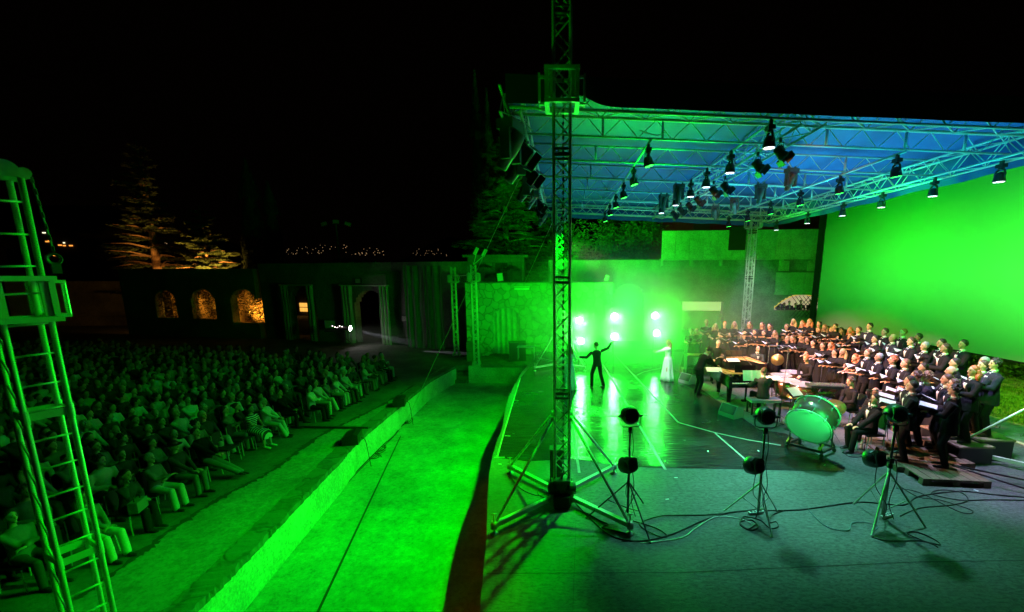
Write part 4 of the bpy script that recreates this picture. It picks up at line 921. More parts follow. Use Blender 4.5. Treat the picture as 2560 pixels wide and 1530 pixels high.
# leafy bushes behind the rear wall
for k,(px,py,Y,r_,l) in enumerate(((1500,600,34,2.0,'green-lit leafy tree behind the wall, right of the tall tower'),(1575,600,35,2.1,'leafy tree behind the rear wall, left end of the concrete parapet'),(1620,560,37,1.8,'darker leafy tree top under the roof edge beside the parapet'),(1440,640,35,1.5,'low shrub on the wall top just right of the tall tower'))):
    rng.seed(50+k); p=PYp(px,py,Y); t=empty('leafy_tree',(p.x,Y,2),0,l,'tree','leafy trees behind the rear wall'); lv=MB()
    for _ in range(60):
        c=V((rng.gauss(0,r_*.5),rng.gauss(0,r_*.4),p.z-2+rng.gauss(0,r_*.55))); leafcloud(lv,[c],.14,34,.32)
    lv.build('crown',leafm,t); mb=MB(); mb.path([(0,0,0),(.1,0,(p.z-2)*.6),(0,0,p.z-2)],[.16,.1,.04],7)
    for j in range(6): mb.path([(0,0,(p.z-2)*.5),(rng.gauss(0,r_*.4),rng.gauss(0,r_*.3),(p.z-2)+rng.gauss(0,r_*.3))],[.06,.02],5)
    mb.build('trunk',barkm,t)
spot('bush_green',(2.8,24,2.5),(3.4,34,6.0),6000,(.03,1,.03),80,.9,.4)
rng.seed(99)


BEAM=V((fp.x,fp.y-2,fp.z)); spot('follow_beam',BEAM+V((.55,-.2,-.05)),BEAM+V((7.5,-2.2,-1.3)),2600,(.85,.85,1),7,.5,.05)
# ================================================================= people
skin1=mat('light skin',(.60,.33,.22),.55,bump=.02); skin2=mat('tan skin',(.40,.23,.15),.55,bump=.02); skin3=mat('brown skin',(.22,.12,.08),.55,bump=.02)
hairs={'dark':mat('dark brown hair',(.02,.012,.008),.5,bump=.5,bscale=50),'brown':mat('brown hair',(.07,.035,.018),.5,bump=.5,bscale=50),'blond':mat('blond hair',(.45,.29,.13),.5,bump=.5,bscale=50),
 'red':mat('copper hair',(.42,.11,.03),.5,bump=.5,bscale=50),'grey':mat('grey hair',(.32,.31,.30),.55,bump=.5,bscale=50),'lightbrown':mat('light brown hair',(.18,.10,.05),.5,bump=.5,bscale=50)}
blackcl=mat('black suit cloth',(.012,.0115,.013),.92,bump=.7,bscale=7,spec=.15); navycl=mat('dark navy suit',(.02,.02,.032),.9,bump=.7,bscale=7,spec=.2)
dresscl=mat('black evening dress',(.016,.015,.014),.9,bump=.5,bscale=9,spec=.2); whitecl=mat('white shirt cloth',(.75,.75,.73),.75,bump=.15,bscale=20)
gowncl=mat('pale blue gown',(.82,.88,.88),.6,bump=.25,bscale=8); shoem=mat('black shoe leather',(.015,.014,.014),.3,bump=.05)
eyem=mat('eye and brow',(.02,.014,.012),.4,bump=.02); lipm=mat('lips',(.32,.09,.07),.5,bump=.02)
TMPCOL=[]
def remesh(mb,vox,m,smooth=True,name='tmp'):
    me=mb.mesh(name); o=bpy.data.objects.new(name,me); C.objects.link(o)
    md=o.modifiers.new('r','REMESH'); md.mode='VOXEL'; md.voxel_size=vox; md.use_smooth_shade=smooth
    s=o.modifiers.new('s','SMOOTH'); s.factor=.5; s.iterations=2
    dg=bpy.context.evaluated_depsgraph_get(); me2=bpy.data.meshes.new_from_object(o.evaluated_get(dg)); me2.materials.clear(); me2.materials.append(m)
    if smooth: me2.shade_smooth()
    bpy.data.objects.remove(o); bpy.data.meshes.remove(me); me2.name=name; return me2
def ik(a,t,l1,l2,pole):
    a=V(a);t=V(t);d=t-a;L=min(d.length,(l1+l2)*.999); dn=d.normalized(); t=a+dn*L
    x=(l1*l1-l2*l2+L*L)/(2*L); h=math.sqrt(max(0,l1*l1-x*x)); p=V(pole); p=(p-dn*p.dot(dn)).normalized(); return a+dn*x+p*h,t
def ring(c,ax,ay,a,b,n=12): return [V(c)+ax*(math.cos(2*math.pi*k/n)*a)+ay*(math.sin(2*math.pi*k/n)*b) for k in range(n)]
def limb(mb,pts,rr,n=8):
    P=[];R_=[]
    for i in range(len(pts)-1):
        for k in range(3):
            t=k/3; P.append(V(pts[i]).lerp(V(pts[i+1]),t)); R_.append(rr[i]+(rr[i+1]-rr[i])*t)
    P.append(V(pts[-1])); R_.append(rr[-1]); mb.path(P,R_,n)
    mb.ell(P[-1],(rr[-1],)*3,n=8,m=6); mb.ell(pts[1],(rr[1]*1.02,)*3,n=8,m=6); return mb
def hand(mb,wr,dirv,up,curl=.5,side=1):
    """palm, four fingers of unequal length with knuckle bends, side thumb"""
    d=V(dirv).normalized(); u=V(up); u=(u-d*u.dot(d)).normalized(); s=d.cross(u).normalized()*side
    M=Matrix((d,s,u)).transposed(); mb.ell(V(wr)+d*.045,(.052,.040,.017),M,8,6)
    for i,(o,L) in enumerate(((-.028,.062),(-.010,.075),(.010,.082),(.027,.072))):
        b=V(wr)+d*.085+s*(-o); k=b+(d*(1-curl*.5)-u*curl*.6).normalized()*L*.5; e=k+(d*(1-curl*1.2)-u*curl).normalized()*L*.5
        mb.path([b-d*.02,b,k,e],[.010,.0095,.0085,.007],6)
    b=V(wr)+d*.03+s*.03; k=b+(d*.5+s*.75-u*.25).normalized()*.035; e=k+(d*.8+s*.2-u*.45*curl).normalized()*.032; mb.path([b,k,e],[.012,.010,.008],6)
def headmesh(mb,c,f,l,s=1.0,nose=True):
    f=V(f).normalized(); l=V(l); l=(l-f*l.dot(f)).normalized(); u=f.cross(l); M=Matrix((f,l,u)).transposed()
    def fn(d,q):
        if d.z<0: q=V((q.x*(1-.10*-d.z),q.y*(1+.30*d.z),q.z))
        if d.x>0 and -.75<d.z<-.1: q.x+=.006
        if d.x>.6 and abs(d.z)<.16: q.x-=.008
        if d.x<0 and d.z<-.3: q.x*=.8
        return q
    mb.ell(c,(.096*s,.076*s,.120*s),M,16,12,fn)
    if nose:
        mb.path([V(c)+M@V((.083,0,.022))*s,V(c)+M@V((.108,0,-.018))*s,V(c)+M@V((.090,0,-.030))*s],[.008,.016,.012],6)
        for k in(-1,1): mb.ell(V(c)+M@V((-.004,.076*k,-.005))*s,(.020,.010,.032),M,6,5)
        mb.ell(V(c)+M@V((.070,0,-.088))*s,(.024,.028,.022),M,8,6)
    return M
def hairmesh(style,c,M,s=1.0,neck=None):
    mb=MB(); rs=random.Random(len(style)*7)
    def wob(d,q):
        k=1+.035*math.sin(d.x*9+d.y*5)*math.sin(d.z*8+d.y*7); return q*k
    if style=='bald': mb.ell(V(c)+M@V((-.030,0,-.015))*s,(.078*s,.083*s,.060*s),M,12,8,wob); return mb
    def cut(d,q):
        q=wob(d,q)
        if d.x>.1 and d.z<.45: q.x-= .05*(.45-d.z)*1.8*d.x
        if d.z<-.1: q.z*=.75
        return q
    mb.ell(V(c)+M@V((-.018,0,.026))*s,(.100*s,.088*s,.110*s),M,16,10,cut)
    if style=='short': pass
    if style=='curly':
        for i in range(30):
            a=rs.uniform(0,6.28);z=rs.uniform(-.1,.9);r=math.sqrt(max(0,1-z*z)); mb.ell(V(c)+M@V((-.02+.095*r*math.cos(a)*(.8 if math.cos(a)>0 else 1),.085*r*math.sin(a),.03+.11*z))*s,(.026,.026,.026),None,6,5)
    if style in('long','verylong','bob'):
        L={'long':.30,'verylong':.42,'bob':.17}[style]
        for k in(-1,0,1):
            top=V(c)+M@V((-.045,.045*k,.03))*s; dn=V((0,0,-1)); bk=M@V((-1,0,0)); sd=M@V((0,1,0))
            fwd=M@V((1,0,0)); P=[top,top+bk*.035+dn*.10+sd*.030*k,top+bk*.03+dn*(.05+L*.5)+sd*.05*k+fwd*(.03 if k else 0),top+bk*.035+dn*(.05+L*.8)+sd*.055*k+fwd*(.03 if k else 0),top+bk*.03+dn*(.04+L)+sd*.05*k]
            mb.path(catmull(P,3),[.052]*3+[.056]*3+[.050]*3+[.040]*3+[.012],8)
    if style=='bun': mb.ell(V(c)+M@V((-.115,0,.055))*s,(.045,.045,.045),M,10,8,wob)
    if style=='tail': mb.path(catmull([V(c)+M@V((-.09,0,.05)),V(c)+M@V((-.14,0,-.02)),V(c)+M@V((-.12,0,-.20))],3),[.02,.03,.032,.03,.025,.015,.006],7)
    if style=='hat':
        mb=MB(); mb.ell(V(c)+M@V((-.01,0,.06))*s,(.108,.095,.085),M,14,8); mb.lathe([(.11,.03),(.165,.035),(.16,.042),(.1,.05)],V(c)+M@V((0,0,0)),M@V((0,0,1)),16)
    return mb
def proto(key,kind='stand',H=1.75,female=False,hair='short',outfit='suit',handL=None,handR=None,poleL=(0,.6,-1),poleR=(0,-.6,-1),lean=0,head_pitch=0,head_yaw=0,
          kneeL=None,footL=None,footR=None,skin=skin1,vox=.016,facef=True,twist=0,legcross=False,gripL=(1,0,0),gripR=(1,0,0),curl=.6,stance=0.0,seat=.46):
    s=H/1.75; P={}
    sw=.175 if female else .20; hipw=.095
    if kind=='stand': pel=V((0,0,.93*s)); 
    else: pel=V((0,0,seat+.10))
    la=R(lean); sp=V((math.sin(la),0,math.cos(la)))      # spine direction
    fr=V((math.cos(la),0,-math.sin(la))); l=V((0,1,0))
    if twist: l=V((-math.sin(R(twist)),math.cos(R(twist)),0)); 
    waist=pel+sp*.17*s; chest=pel+sp*.36*s; sh=pel+sp*.462*s; nk=pel+sp*.545*s
    hp=R(lean*.5+head_pitch); hy=R(head_yaw); hf=V((math.cos(hp)*math.cos(hy),math.cos(hp)*math.sin(hy),-math.sin(hp))); hl=V((-math.sin(hy),math.cos(hy),0))
    hu=hf.cross(hl).normalized(); head=nk+sp*.055*s+hu*.10*s+hf*.022
    shL=sh+l*sw*s; shR=sh-l*sw*s
    if handL is None: handL=shL+V((.04,.09,-.55*s))
    else: handL=V(handL)
    if handR is None: handR=shR+V((.04,-.09,-.55*s))
    else: handR=V(handR)
    elL,handL=ik(shL,handL,.29*s,.26*s,poleL); elR,handR=ik(shR,handR,.29*s,.26*s,poleR)
    hL=pel+V((0,hipw,-.02)); hR=pel+V((0,-hipw,-.02))
    if footL is None: footL=V((-.02+stance*.5,.11,.08)) if kind=='stand' else V((.46,.12,.08))
    if footR is None: footR=V((-.02-stance*.5,-.11,.08)) if kind=='stand' else V((.44,-.12,.08))
    footL=V(footL);footR=V(footR)
    kL,footL=ik(hL,footL,.43*s,.43*s,(1,.1,.6)); kR,footR=ik(hR,footR,.43*s,.43*s,(1,-.1,.6))
    # ---- body (skin)
    b=MB()
    def torso(mb,g,low=-.10,top=.52,ws=1.0):
        prof=[(-.10,.165,.115),(-.02,.175,.12),(.08,.15,.105),(.17,.135 if female else .145,.10),(.27,.15,.11),(.36,.165 if female else .175,.12),(.43,.155 if female else .178,.11),(.475,.115 if female else .138,.088),(.52,.066,.06)]
        rings=[ring(pel+sp*z*s+fr*(.0 if z<.2 else .01),l,fr,(a*ws+g)*s,(bb*ws+g)*s,14) for z,a,bb in prof if low<=z<=top]; mb.loft(rings)
    torso(b,-.008); b.path([sh+sp*.0,nk,head-hu*.06],[.062*s,.053*s,.050*s],10)
    M=headmesh(b,head,hf,hl,1.0)
    for (sh_,el,ha,sd,grip) in((shL,elL,handL,1,gripL),(shR,elR,handR,-1,gripR)):
        limb(b,[sh_,el,ha],[.046*s,.036*s,.025*s]); b.path([ha,ha+V(grip).normalized()*.03],[.024,.022],8)
    for (h,k,f) in ((hL,kL,footL),(hR,kR,footR)):
        limb(b,[h,k,f],[.078*s,.052*s,.034*s])
    meshes={}
    # feet direction
    hb=MB()
    for (ha,sd,grip,el) in((handL,1,gripL,elL),(handR,-1,gripR,elR)):
        hand(b,ha+V(grip).normalized()*.01,grip,V((0,0,1)) if abs(V(grip).normalized().z)<.8 else V((0,-sd,0)),curl,sd)
    for f in (footL,footR):
        b.path([f+V((-.02,0,-.03)),f+V((.06,0,-.045)),f+V((.15,0,-.055))],[.032,.032,.024],8)
    meshes['person']=remesh(b,min(vox,.011) if facef else vox,skin,name='person_body')
    if facef:
        meshes['eye']=[]
        for k in(-1,1): e=MB(); e.ell(head+M@V((.086,.030*k,.014)),(.010,.014,.008),M,6,5); e.path([head+M@V((.088,.014*k,.036)),head+M@V((.084,.046*k,.036))],.005,4); meshes['eye'].append(e.mesh('eye',eyem))
        e=MB(); e.ell(head+M@V((.091,0,-.052)),(.008,.022,.009 if outfit!='aud' else .005),M,8,5); meshes['mouth']=e.mesh('mouth',lipm)
    if hair!='none': meshes['hair']=hairmesh(hair,head,M).mesh('hair',hairs['dark'],True)
    # ---- clothing
    def sleeves(mb,g,frac=1.0):
        for (sh_,el,ha) in((shL,elL,handL),(shR,elR,handR)):
            if frac>=1: limb(mb,[sh_,el,ha-(ha-el)*.06],[(.058+g)*s,(.048+g)*s,(.038+g)*s])
            else: e2=sh_.lerp(el,frac); mb.path([sh_,sh_.lerp(e2,.5),e2],[(.058+g)*s,(.056+g)*s,(.056+g)*s],9)
    def trousers(mb,g=.012,wide=0):
        torso(mb,g,-.10,.17)
        for (h,k,f) in ((hL,kL,footL),(hR,kR,footR)):
            limb(mb,[h,k,f+V((0,0,.0))],[(.083+g)*s,(.060+g+wide*.3)*s,(.050+g+wide)*s],9)
    def shoes():
        out=[]
        for f in (footL,footR):
            mb=MB(); out.append(mb)
            mb.loft([ring(f+V((x,0,z)),V((0,1,0)),V((0,0,1)),a,bb,10) for x,z,a,bb in ((-.07,-.045,.028,.03),(-.04,-.035,.040,.045),(.04,-.04,.042,.040),(.12,-.052,.046,.028),(.18,-.058,.036,.020),(.20,-.06,.01,.01))])
        return out
    def coat(mb,g,down=.30):
        torso(mb,g); sleeves(mb,g)
        if kind=='stand':
            rings=[ring(pel+V((0,0,-z))*s+fr*.0,V((0,1,0)),V((1,0,0)),(a+g)*s,(bb+g)*s,14) for z,a,bb in ((-.06,.17,.115),(.05,.182,.13),(.15,.188,.138),(down-.10,.190,.142))]; mb.loft(rings)
    if outfit in('suit','navy'):
        mb=MB(); coat(mb,.020); meshes['jacket']=remesh(mb,vox,blackcl if outfit=='suit' else navycl,name='jacket')
        mb=MB(); trousers(mb); meshes['trousers']=remesh(mb,vox,blackcl,name='trousers')
        mb=MB(); n=V(fr); y=l
        c0=pel+sp*.22*s+fr*.135*s; c1=pel+sp*.40*s+fr*.151*s; c2=nk+fr*.072*s
        mb.add([c0,c1+y*.045,c2+y*.05,c2-y*.05,c1-y*.045]+[p-fr*.03 for p in (c0,c1+y*.045,c2+y*.05,c2-y*.05,c1-y*.045)],[(0,1,2,3,4),(9,8,7,6,5)]+[(i,5+i,5+(i+1)%5,(i+1)%5) for i in range(5)])
        mb.lathe([(.064,-.02),(.066,.022),(.055,.024)],nk+sp*.01,sp,14); meshes['shirt_front']=mb.mesh('shirt_front',whitecl,True)
        mb=MB(); c=nk+fr*.085-sp*.012
        for k in(-1,1): mb.loft([[c+y*k*.008+sp*a+fr*b_ for a,b_ in ((-.009,0),(.009,0),(.009,.012),(-.009,.012))],[c+y*k*.048+sp*a+fr*b_ for a,b_ in ((-.020,-.006),(.020,-.006),(.020,.008),(-.020,.008))]])
        meshes['bow_tie']=mb.mesh('bow_tie',blackcl)
        meshes['shoe']=[q.mesh('shoe',shoem,True) for q in shoes()]
    elif outfit=='blackshirt':
        mb=MB(); torso(mb,.014); sleeves(mb,.008); meshes['shirt']=remesh(mb,vox,blackcl,name='shirt')
        mb=MB(); trousers(mb); meshes['trousers']=remesh(mb,vox,blackcl,name='trousers'); meshes['shoe']=[q.mesh('shoe',shoem,True) for q in shoes()]
    elif outfit in('dress','gown'):
        m_=dresscl if outfit=='dress' else gowncl; mb=MB(); torso(mb,.010); 
        if outfit=='dress': sleeves(mb,.006,.55)
        else: sleeves(mb,.004)
        meshes['bodice']=remesh(mb,vox,m_,name='bodice')
        sk=MB(); n=42; rings=[]
        for z,r_ in ((.10,.155),(0.0,.185),(-.2,.215),(-.45,.26 if outfit=='dress' else .225),(-.70,.31 if outfit=='dress' else .25),(-.905,.34 if outfit=='dress' else .27)):
            rr=[]; fold=max(0,(.05-z))*.05
            for k in range(n):
                a=2*math.pi*k/n; q=r_+fold*math.sin(a*7+z*2)+fold*.5*math.sin(a*12+1); rr.append(V((pel.x+math.cos(a)*q*.82,math.sin(a)*q,(pel.z/s+z)*s)))
            rings.append(rr)
        sk.loft(rings); meshes['skirt']=sk.mesh('skirt',m_,True); meshes['shoe']=[q.mesh('shoe',shoem,True) for q in shoes()]
    elif outfit=='aud':
        mb=MB(); torso(mb,.016); sleeves(mb,.006); meshes['top']=remesh(mb,vox,blackcl,name='top')
        mb=MB(); trousers(mb,.010,.018 if female else .0); meshes['trousers']=remesh(mb,vox,blackcl,name='trousers'); meshes['shoe']=[q.mesh('shoe',shoem,True) for q in shoes()]
    elif outfit=='audskirt':
        mb=MB(); torso(mb,.016); sleeves(mb,.004,.6); meshes['top']=remesh(mb,vox,blackcl,name='top')
        mb=MB(); k=kL.lerp(kR,.5); f=V((k.x,0,.30)); mb.loft([ring(pel+V((-.05,0,0)),V((0,1,0)),V((0,0,1)),.19,.13,12),ring(pel.lerp(k,.6),V((0,1,0)),V((0,0,1)),.20,.10,12),ring(k+V((.03,0,-.01)),V((0,1,0)),V((.6,0,.8)),.20,.09,12),ring(f+V((.06,0,0)),V((0,1,0)),V((1,0,0)),.21,.09,12)]); meshes['skirt']=remesh(mb,.02,blackcl,name='skirt')
        meshes['shoe']=[q.mesh('shoe',whitecl,True) for q in shoes()]
    return dict(m=meshes,hand=(handL,handR),head=head,H=H,top=(head+V((0,0,.13))).z)
def person(pr,loc,rz,label,group=None,cat='person',mats=None,hair=None,sc=1.0,skin=None,skip=()):
    label=' '.join(label.split()[:16])
    o=inst('person',pr['m']['person'],None,loc,(0,0,rz),skin,sc); tag(o,label,cat,group)
    for k,me in pr['m'].items():
        if k=='person' or k in skip: continue
        mt=None
        if mats and k in mats: mt=mats[k]
        if k=='hair' and hair: mt=hairs[hair] if isinstance(hair,str) else hair
        for me_ in (me if isinstance(me,list) else [me]): inst(k,me_,o,mt=mt)
    return o
FH=V((.40,.07,1.16)); 
P_WL=proto('wl',female=True,H=1.68,hair='long',outfit='dress',handL=(.33,.08,1.10),handR=(.33,-.10,1.08),curl=.4)
P_WS={h:proto('w'+h,female=True,H=1.66,hair=h,outfit='dress',handL=(.33,.08,1.10),handR=(.33,-.10,1.08),curl=.4) for h in('verylong','bun','bob')}
P_WS['long']=P_WL
P_M={h:proto('m'+h,H=1.80,hair=h,outfit='suit',handL=(.34,.08,1.16),handR=(.34,-.12,1.13),curl=.4) for h in('short','curly','bald','tail')}
P_M['bob']=proto('mbob',H=1.76,hair='bob',outfit='suit',handL=(.34,.08,1.14),handR=(.34,-.12,1.11),curl=.4)
# music folder
def folder_meshes():
    cv=MB(); pg=MB()
    for k in(-1,1):
        M=Matrix.Rotation(R(26*k),3,'X'); cv.box(M@V((0,k*.125,0)),(.32,.25,.012),M); pg.box(M@V((0,k*.118,.010)),(.295,.215,.006),M)
    return cv.mesh('cover',blackp),pg.mesh('pages',paper)
FC,FP=folder_meshes()
sheet_lines=mat('printed sheet music',(.80,.80,.78),.8)
n_,l_,b_=nodes_of(sheet_lines); tc=n_.new('ShaderNodeTexCoord'); wv=n_.new('ShaderNodeTexWave'); wv.wave_type='BANDS'; wv.bands_direction='X'; wv.inputs['Scale'].default_value=14; wv.inputs['Distortion'].default_value=.0
nn=n_.new('ShaderNodeTexNoise'); nn.inputs['Scale'].default_value=60; rr_=n_.new('ShaderNodeValToRGB'); rr_.color_ramp.elements[0].position=.25; rr_.color_ramp.elements[0].color=(.62,.62,.62,1); rr_.color_ramp.elements[1].position=.45; rr_.color_ramp.elements[1].color=(.82,.82,.8,1)
l_.new(tc.outputs['Object'],wv.inputs['Vector']); l_.new(wv.outputs['Fac'],rr_.inputs[0]); l_.new(rr_.outputs[0],b_.inputs['Base Color'])
FP.materials.clear(); FP.materials.append(sheet_lines)
def folder(loc,rz,tilt,label):
    f=empty('music_folder',loc,0,label,'music folder','open music folders held by the choir'); f.rotation_euler=(0,R(-tilt),rz)
    inst('cover',FC,f); inst('pages',FP,f); return f
# ---- choir list: (px,py of head top, z of head top, kind, hair style, hair colour, note, row)
BK,MD,FRr=2.30,2.16,1.72
CH_=[
(1728.5,820.6,1.95,'w','bun','dark','dark-haired woman at the far left end of the choir','front'),(1742.4,820,1.95,'w','verylong','blond','second woman from the left end, long pale hair','front'),
(1766.7,798.8,2.25,'w','bun','blond','tall pale figure standing behind the left end of the choir','back'),(1789,808,2.12,'w','long','blond','long-haired blond woman third from the left end','front'),
(1812.8,803,2.25,'w','bun','red','head with reddish hair showing above a short-haired woman, left part','back'),(1814,818.8,1.95,'w','bun','brown','short-haired woman left of the tubular bells','front'),
(1836.4,803.6,2.2,'w','verylong','blond','woman with very long blond hair just left of the far tower','back'),(1873.4,803,2.25,'w','long','brown','woman with brown hair standing before the foot of the far tower','back'),
(1861,828.5,1.85,'w','bun','blond','small blond head right behind the tubular bells','front'),(1905,804.9,2.25,'w','long','brown','back row woman, first to the right of the far tower','back'),
(1924.3,807.9,2.2,'w','verylong','dark','back row woman with very long dark hair right of the far tower','back'),(1886.8,822.4,1.98,'w','long','dark','dark-haired woman just right of the tubular bells','front'),
(1909.8,824.9,1.95,'w','bun','brown','woman with tied brown hair, second right of the tubular bells','front'),(1936.5,826,1.95,'w','long','lightbrown','woman with loose light hair, third right of the tubular bells','front'),
(1966.7,809.7,2.15,'w','bun','lightbrown','woman bending over a raised white folder in the back row','back'),(1983,797,2.36,'w','long','blond','tallest blond woman of the back row, middle of the women','back'),
(2005.5,801,2.32,'w','long','red','copper-haired woman second right of the tallest blond woman','back'),(2023.7,796.4,2.42,'w','long','red','redhead farthest back, half hidden by another redhead','back'),
(2020.7,804.9,2.28,'w','bob','red','redhead in front of the hidden redhead, back row','back'),(2047.3,802.4,2.32,'w','bun','dark','woman with dark hair in a bun at the left edge of the screen','back'),
(2061.3,810.3,2.24,'w','long','lightbrown','woman with light long hair next to the dark bun, back row','back'),(2046,816.4,2.12,'w','bun','lightbrown','woman with short light hair in the second row below the dark bun','second'),
(2078.9,817.6,2.14,'w','bob','blond','blond bob-haired woman in the second row','second'),(2088,808.5,2.32,'w','bun','brown','woman with a brown bun at the right end of the women, back row','back'),
(2102.5,818.2,2.16,'w','long','dark','dark-haired woman in profile in the second row','second'),(2125,817,2.24,'w','long','red','copper-haired woman beside the first man of the back rows','back'),
(2146.8,816.4,2.36,'m','short','brown','leftmost tuxedo man, stout, in the second row','second'),(2174.7,806.7,2.56,'m','short','dark','tall tuxedo man highest against the screen, left','back'),
(2126,832,2.05,'w','bob','red','small fair head peeking over a black folder in the second row','second'),(1958.8,833.4,1.78,'w','long','blond','woman with blond hair at the left end of the middle women','front'),
(1968.5,839.4,1.72,'w','bun','blond','fair woman squeezed between two others in the middle','front'),(1980.6,838.2,1.74,'w','bob','lightbrown','woman with smooth light brown hair in the middle group','front'),
(2003.7,837,1.78,'w','long','lightbrown','woman with straight brown hair behind a mic stand','front'),(2018.8,841.8,1.74,'w','bun','brown','woman with pulled-back hair right of the straight-haired one','front'),
(2033.4,849.7,1.74,'w','bun','dark','dark-haired woman above the timpani player','front'),(2057,855.2,1.72,'w','bun','brown','woman in profile with tied hair, left of the long red-haired one','front'),
(2077,854.6,1.76,'w','verylong','red','front row woman with very long straight red hair','front'),(2087.4,872.2,1.66,'w','bun','dark','short woman between the long-red-haired and the long-blond-haired ones','front'),
(2106.8,871,1.72,'w','verylong','blond','front row woman with very long golden hair','front'),(2138.3,884.3,1.68,'w','bob','red','last woman of the front row, short copper hair','front'),
(2169.8,872,1.94,'m','short','lightbrown','first front row tuxedo man, beside the short copper-haired woman','front'),(2197.5,882.2,1.92,'m','short','grey','grey-haired tuxedo man second from the left in the front row','front'),
(2233.2,889.6,1.92,'m','curly','red','reddish-haired tuxedo man touching his face in the front row','front'),(2264.2,897,1.92,'m','short','lightbrown','fair tuxedo man fourth in the front row','front'),
(2213,820,2.46,'m','short','brown','tuxedo man with glasses second from the left against the screen','back'),(2188.7,837.7,2.28,'m','short','dark','bespectacled tuxedo man, second in the second row','second'),
(2232.5,835,2.36,'m','short','blond','blond tuxedo man with glasses third in the second row','second'),(2258.8,820.9,2.50,'m','short','red','reddish-haired tuxedo man third against the screen','back'),
(2279,842.4,2.40,'m','tail','brown','broad bearded tuxedo man in the second row','second'),(2296.5,833,2.46,'m','short','dark','dark-skinned tuxedo man behind the broad bearded one','back'),
(2312.7,853.9,2.34,'m','short','grey','grey-haired tuxedo man right of the broad bearded one','second'),(2354.5,846.5,2.44,'m','short','dark','black-haired man with glasses near the right end of the back row','back'),
(2363.9,858,2.38,'m','tail','brown','man with hair tied back holding a wide black folder','second'),(2409,848.8,2.48,'m','short','dark','rightmost man of the back row, alone against the hedge','back'),
(2308.7,906.5,1.94,'m','short','dark','man with glasses half hidden behind curly heads','front'),(2388,894.3,2.18,'m','short','dark','man with receding black hair right of centre in the near group','near'),
(2378.7,914.5,2.10,'m','bald','dark','balding man in the near group of men','near'),(2290.5,926.7,1.95,'m','curly','brown','curly brown head third from the camera in the near group','near'),
(2318,928,1.95,'m','curly','lightbrown','light curly-haired man in the near group','near'),(2275,938.8,1.92,'m','short','dark','dark head just behind the near man with green-lit collar','near'),
(2281.7,950.9,1.93,'m','short','dark','near man with green-lit collar standing on the pallet','near'),(2368,934.7,1.98,'m','short','brown','man with smooth brown hair in the near group','near'),
(2385.5,945.5,1.95,'m','short','brown','man directly behind the nearest man of the choir','near'),(2388,960,1.93,'m','curly','dark','nearest man of the choir, dark suit, on the pallet edge','near'),
(2435,913,2.18,'m','bob','red','long-haired singer in a dark suit seen from behind at right','near'),(2459,900,2.22,'m','short','brown','man with glasses between the long-haired singer and the rightmost man','near'),
(2461,891.5,2.26,'m','short','grey','head behind the man with glasses at the right end','near'),(2488.4,895.6,2.30,'m','curly','dark','rightmost tall man in dark navy suit standing on the black riser','near')]
RISE=[]
for i,(x,y,z,k,hs,hc,lab,row) in enumerate(CH_):
    pr=(P_WS if k=='w' else P_M)[hs]; p=PZ(x,y,z); sc=1.0
    base=z-pr['top']
    base=max(base,0.0) if base>-.06 else 0.0
    if base<.06: base=0.0
    sc=(z-base)/pr['top']; sc=min(1.06,max(.93,sc)); base=max(0,z-pr['top']*sc); 
    if base<.04: base=0
    # facing: towards the conductor
    tgt=V((1.5,13.2,0)); rz=math.atan2(tgt.y-p.y,tgt.x-p.x)+rng.uniform(-.12,.12)
    if k=='w' and x<1860: rz=math.atan2(6-p.y,2-p.x)+rng.uniform(-.1,.1)
    if row=='near' and x>2400: rz=math.radians(168)+rng.uniform(-.05,.05)
    sk=skin3 if 'dark-skinned' in lab else (skin2 if rng.random()<.25 else skin1)
    mats={'jacket':navycl} if 'navy' in lab or rng.random()<.3 else None
    fz=base+1.10*sc if k=='w' else base+1.15*sc
    fx=.40*sc; sitp=V((p.x,p.y,base)); sitp-=V((math.cos(rz),math.sin(rz),0))*.03
    o=person(pr,sitp,rz,lab+(' in black dress' if k=='w' else (' in black suit' if 'tuxedo' not in lab and 'suit' not in lab else '')),'choir singers','singer',mats,hc,sc,sk)
    if rng.random()<.93: folder(sitp+V((math.cos(rz)*fx,math.sin(rz)*fx,fz-base+.03)),rz,rng.uniform(10,30),'folder of '+lab.split(',')[0])
    RISE.append((sitp.x,sitp.y,base))
# risers under the standing rows
def riser(x,y,w_,d_,h,rz,lab,m=None,pallet=False):
    t=empty('choir_riser',(x,y,0),rz,lab,'riser','risers under the choir')
    if pallet:
        mb=MB(); 
        for i in range(7): mb.box((-w_/2+w_*(i+.5)/7,0,h-.011),(w_/7-.012,d_,.022))
        mb.build('deck',woodm,t); mb=MB()
        for sx in(-1,0,1):
            for sy in(-1,0,1): mb.box((sx*(w_/2-.07),sy*(d_/2-.06),h/2),(.14,.12,h-.05))
        for sy in(-1,0,1): mb.box((0,sy*(d_/2-.06),.012),(w_,.12,.022)); mb.box((0,sy*(d_/2-.06),h-.034),(w_-.002,.118,.022))
        mb.build('blocks',woodm,t)
    else:
        MB().box((0,0,h-.02),(w_,d_,.04)).build('deck',plym,t); mb=MB()
        for s in(-1,1): mb.box((s*(w_/2-.03),0,(h-.04)/2),(.03,d_-.04,h-.04)); mb.box((0,s*(d_/2-.03),(h-.04)/2),(w_-.1,.03,h-.04))
        mb.build('skirt_boards',blackp,t)
    return t
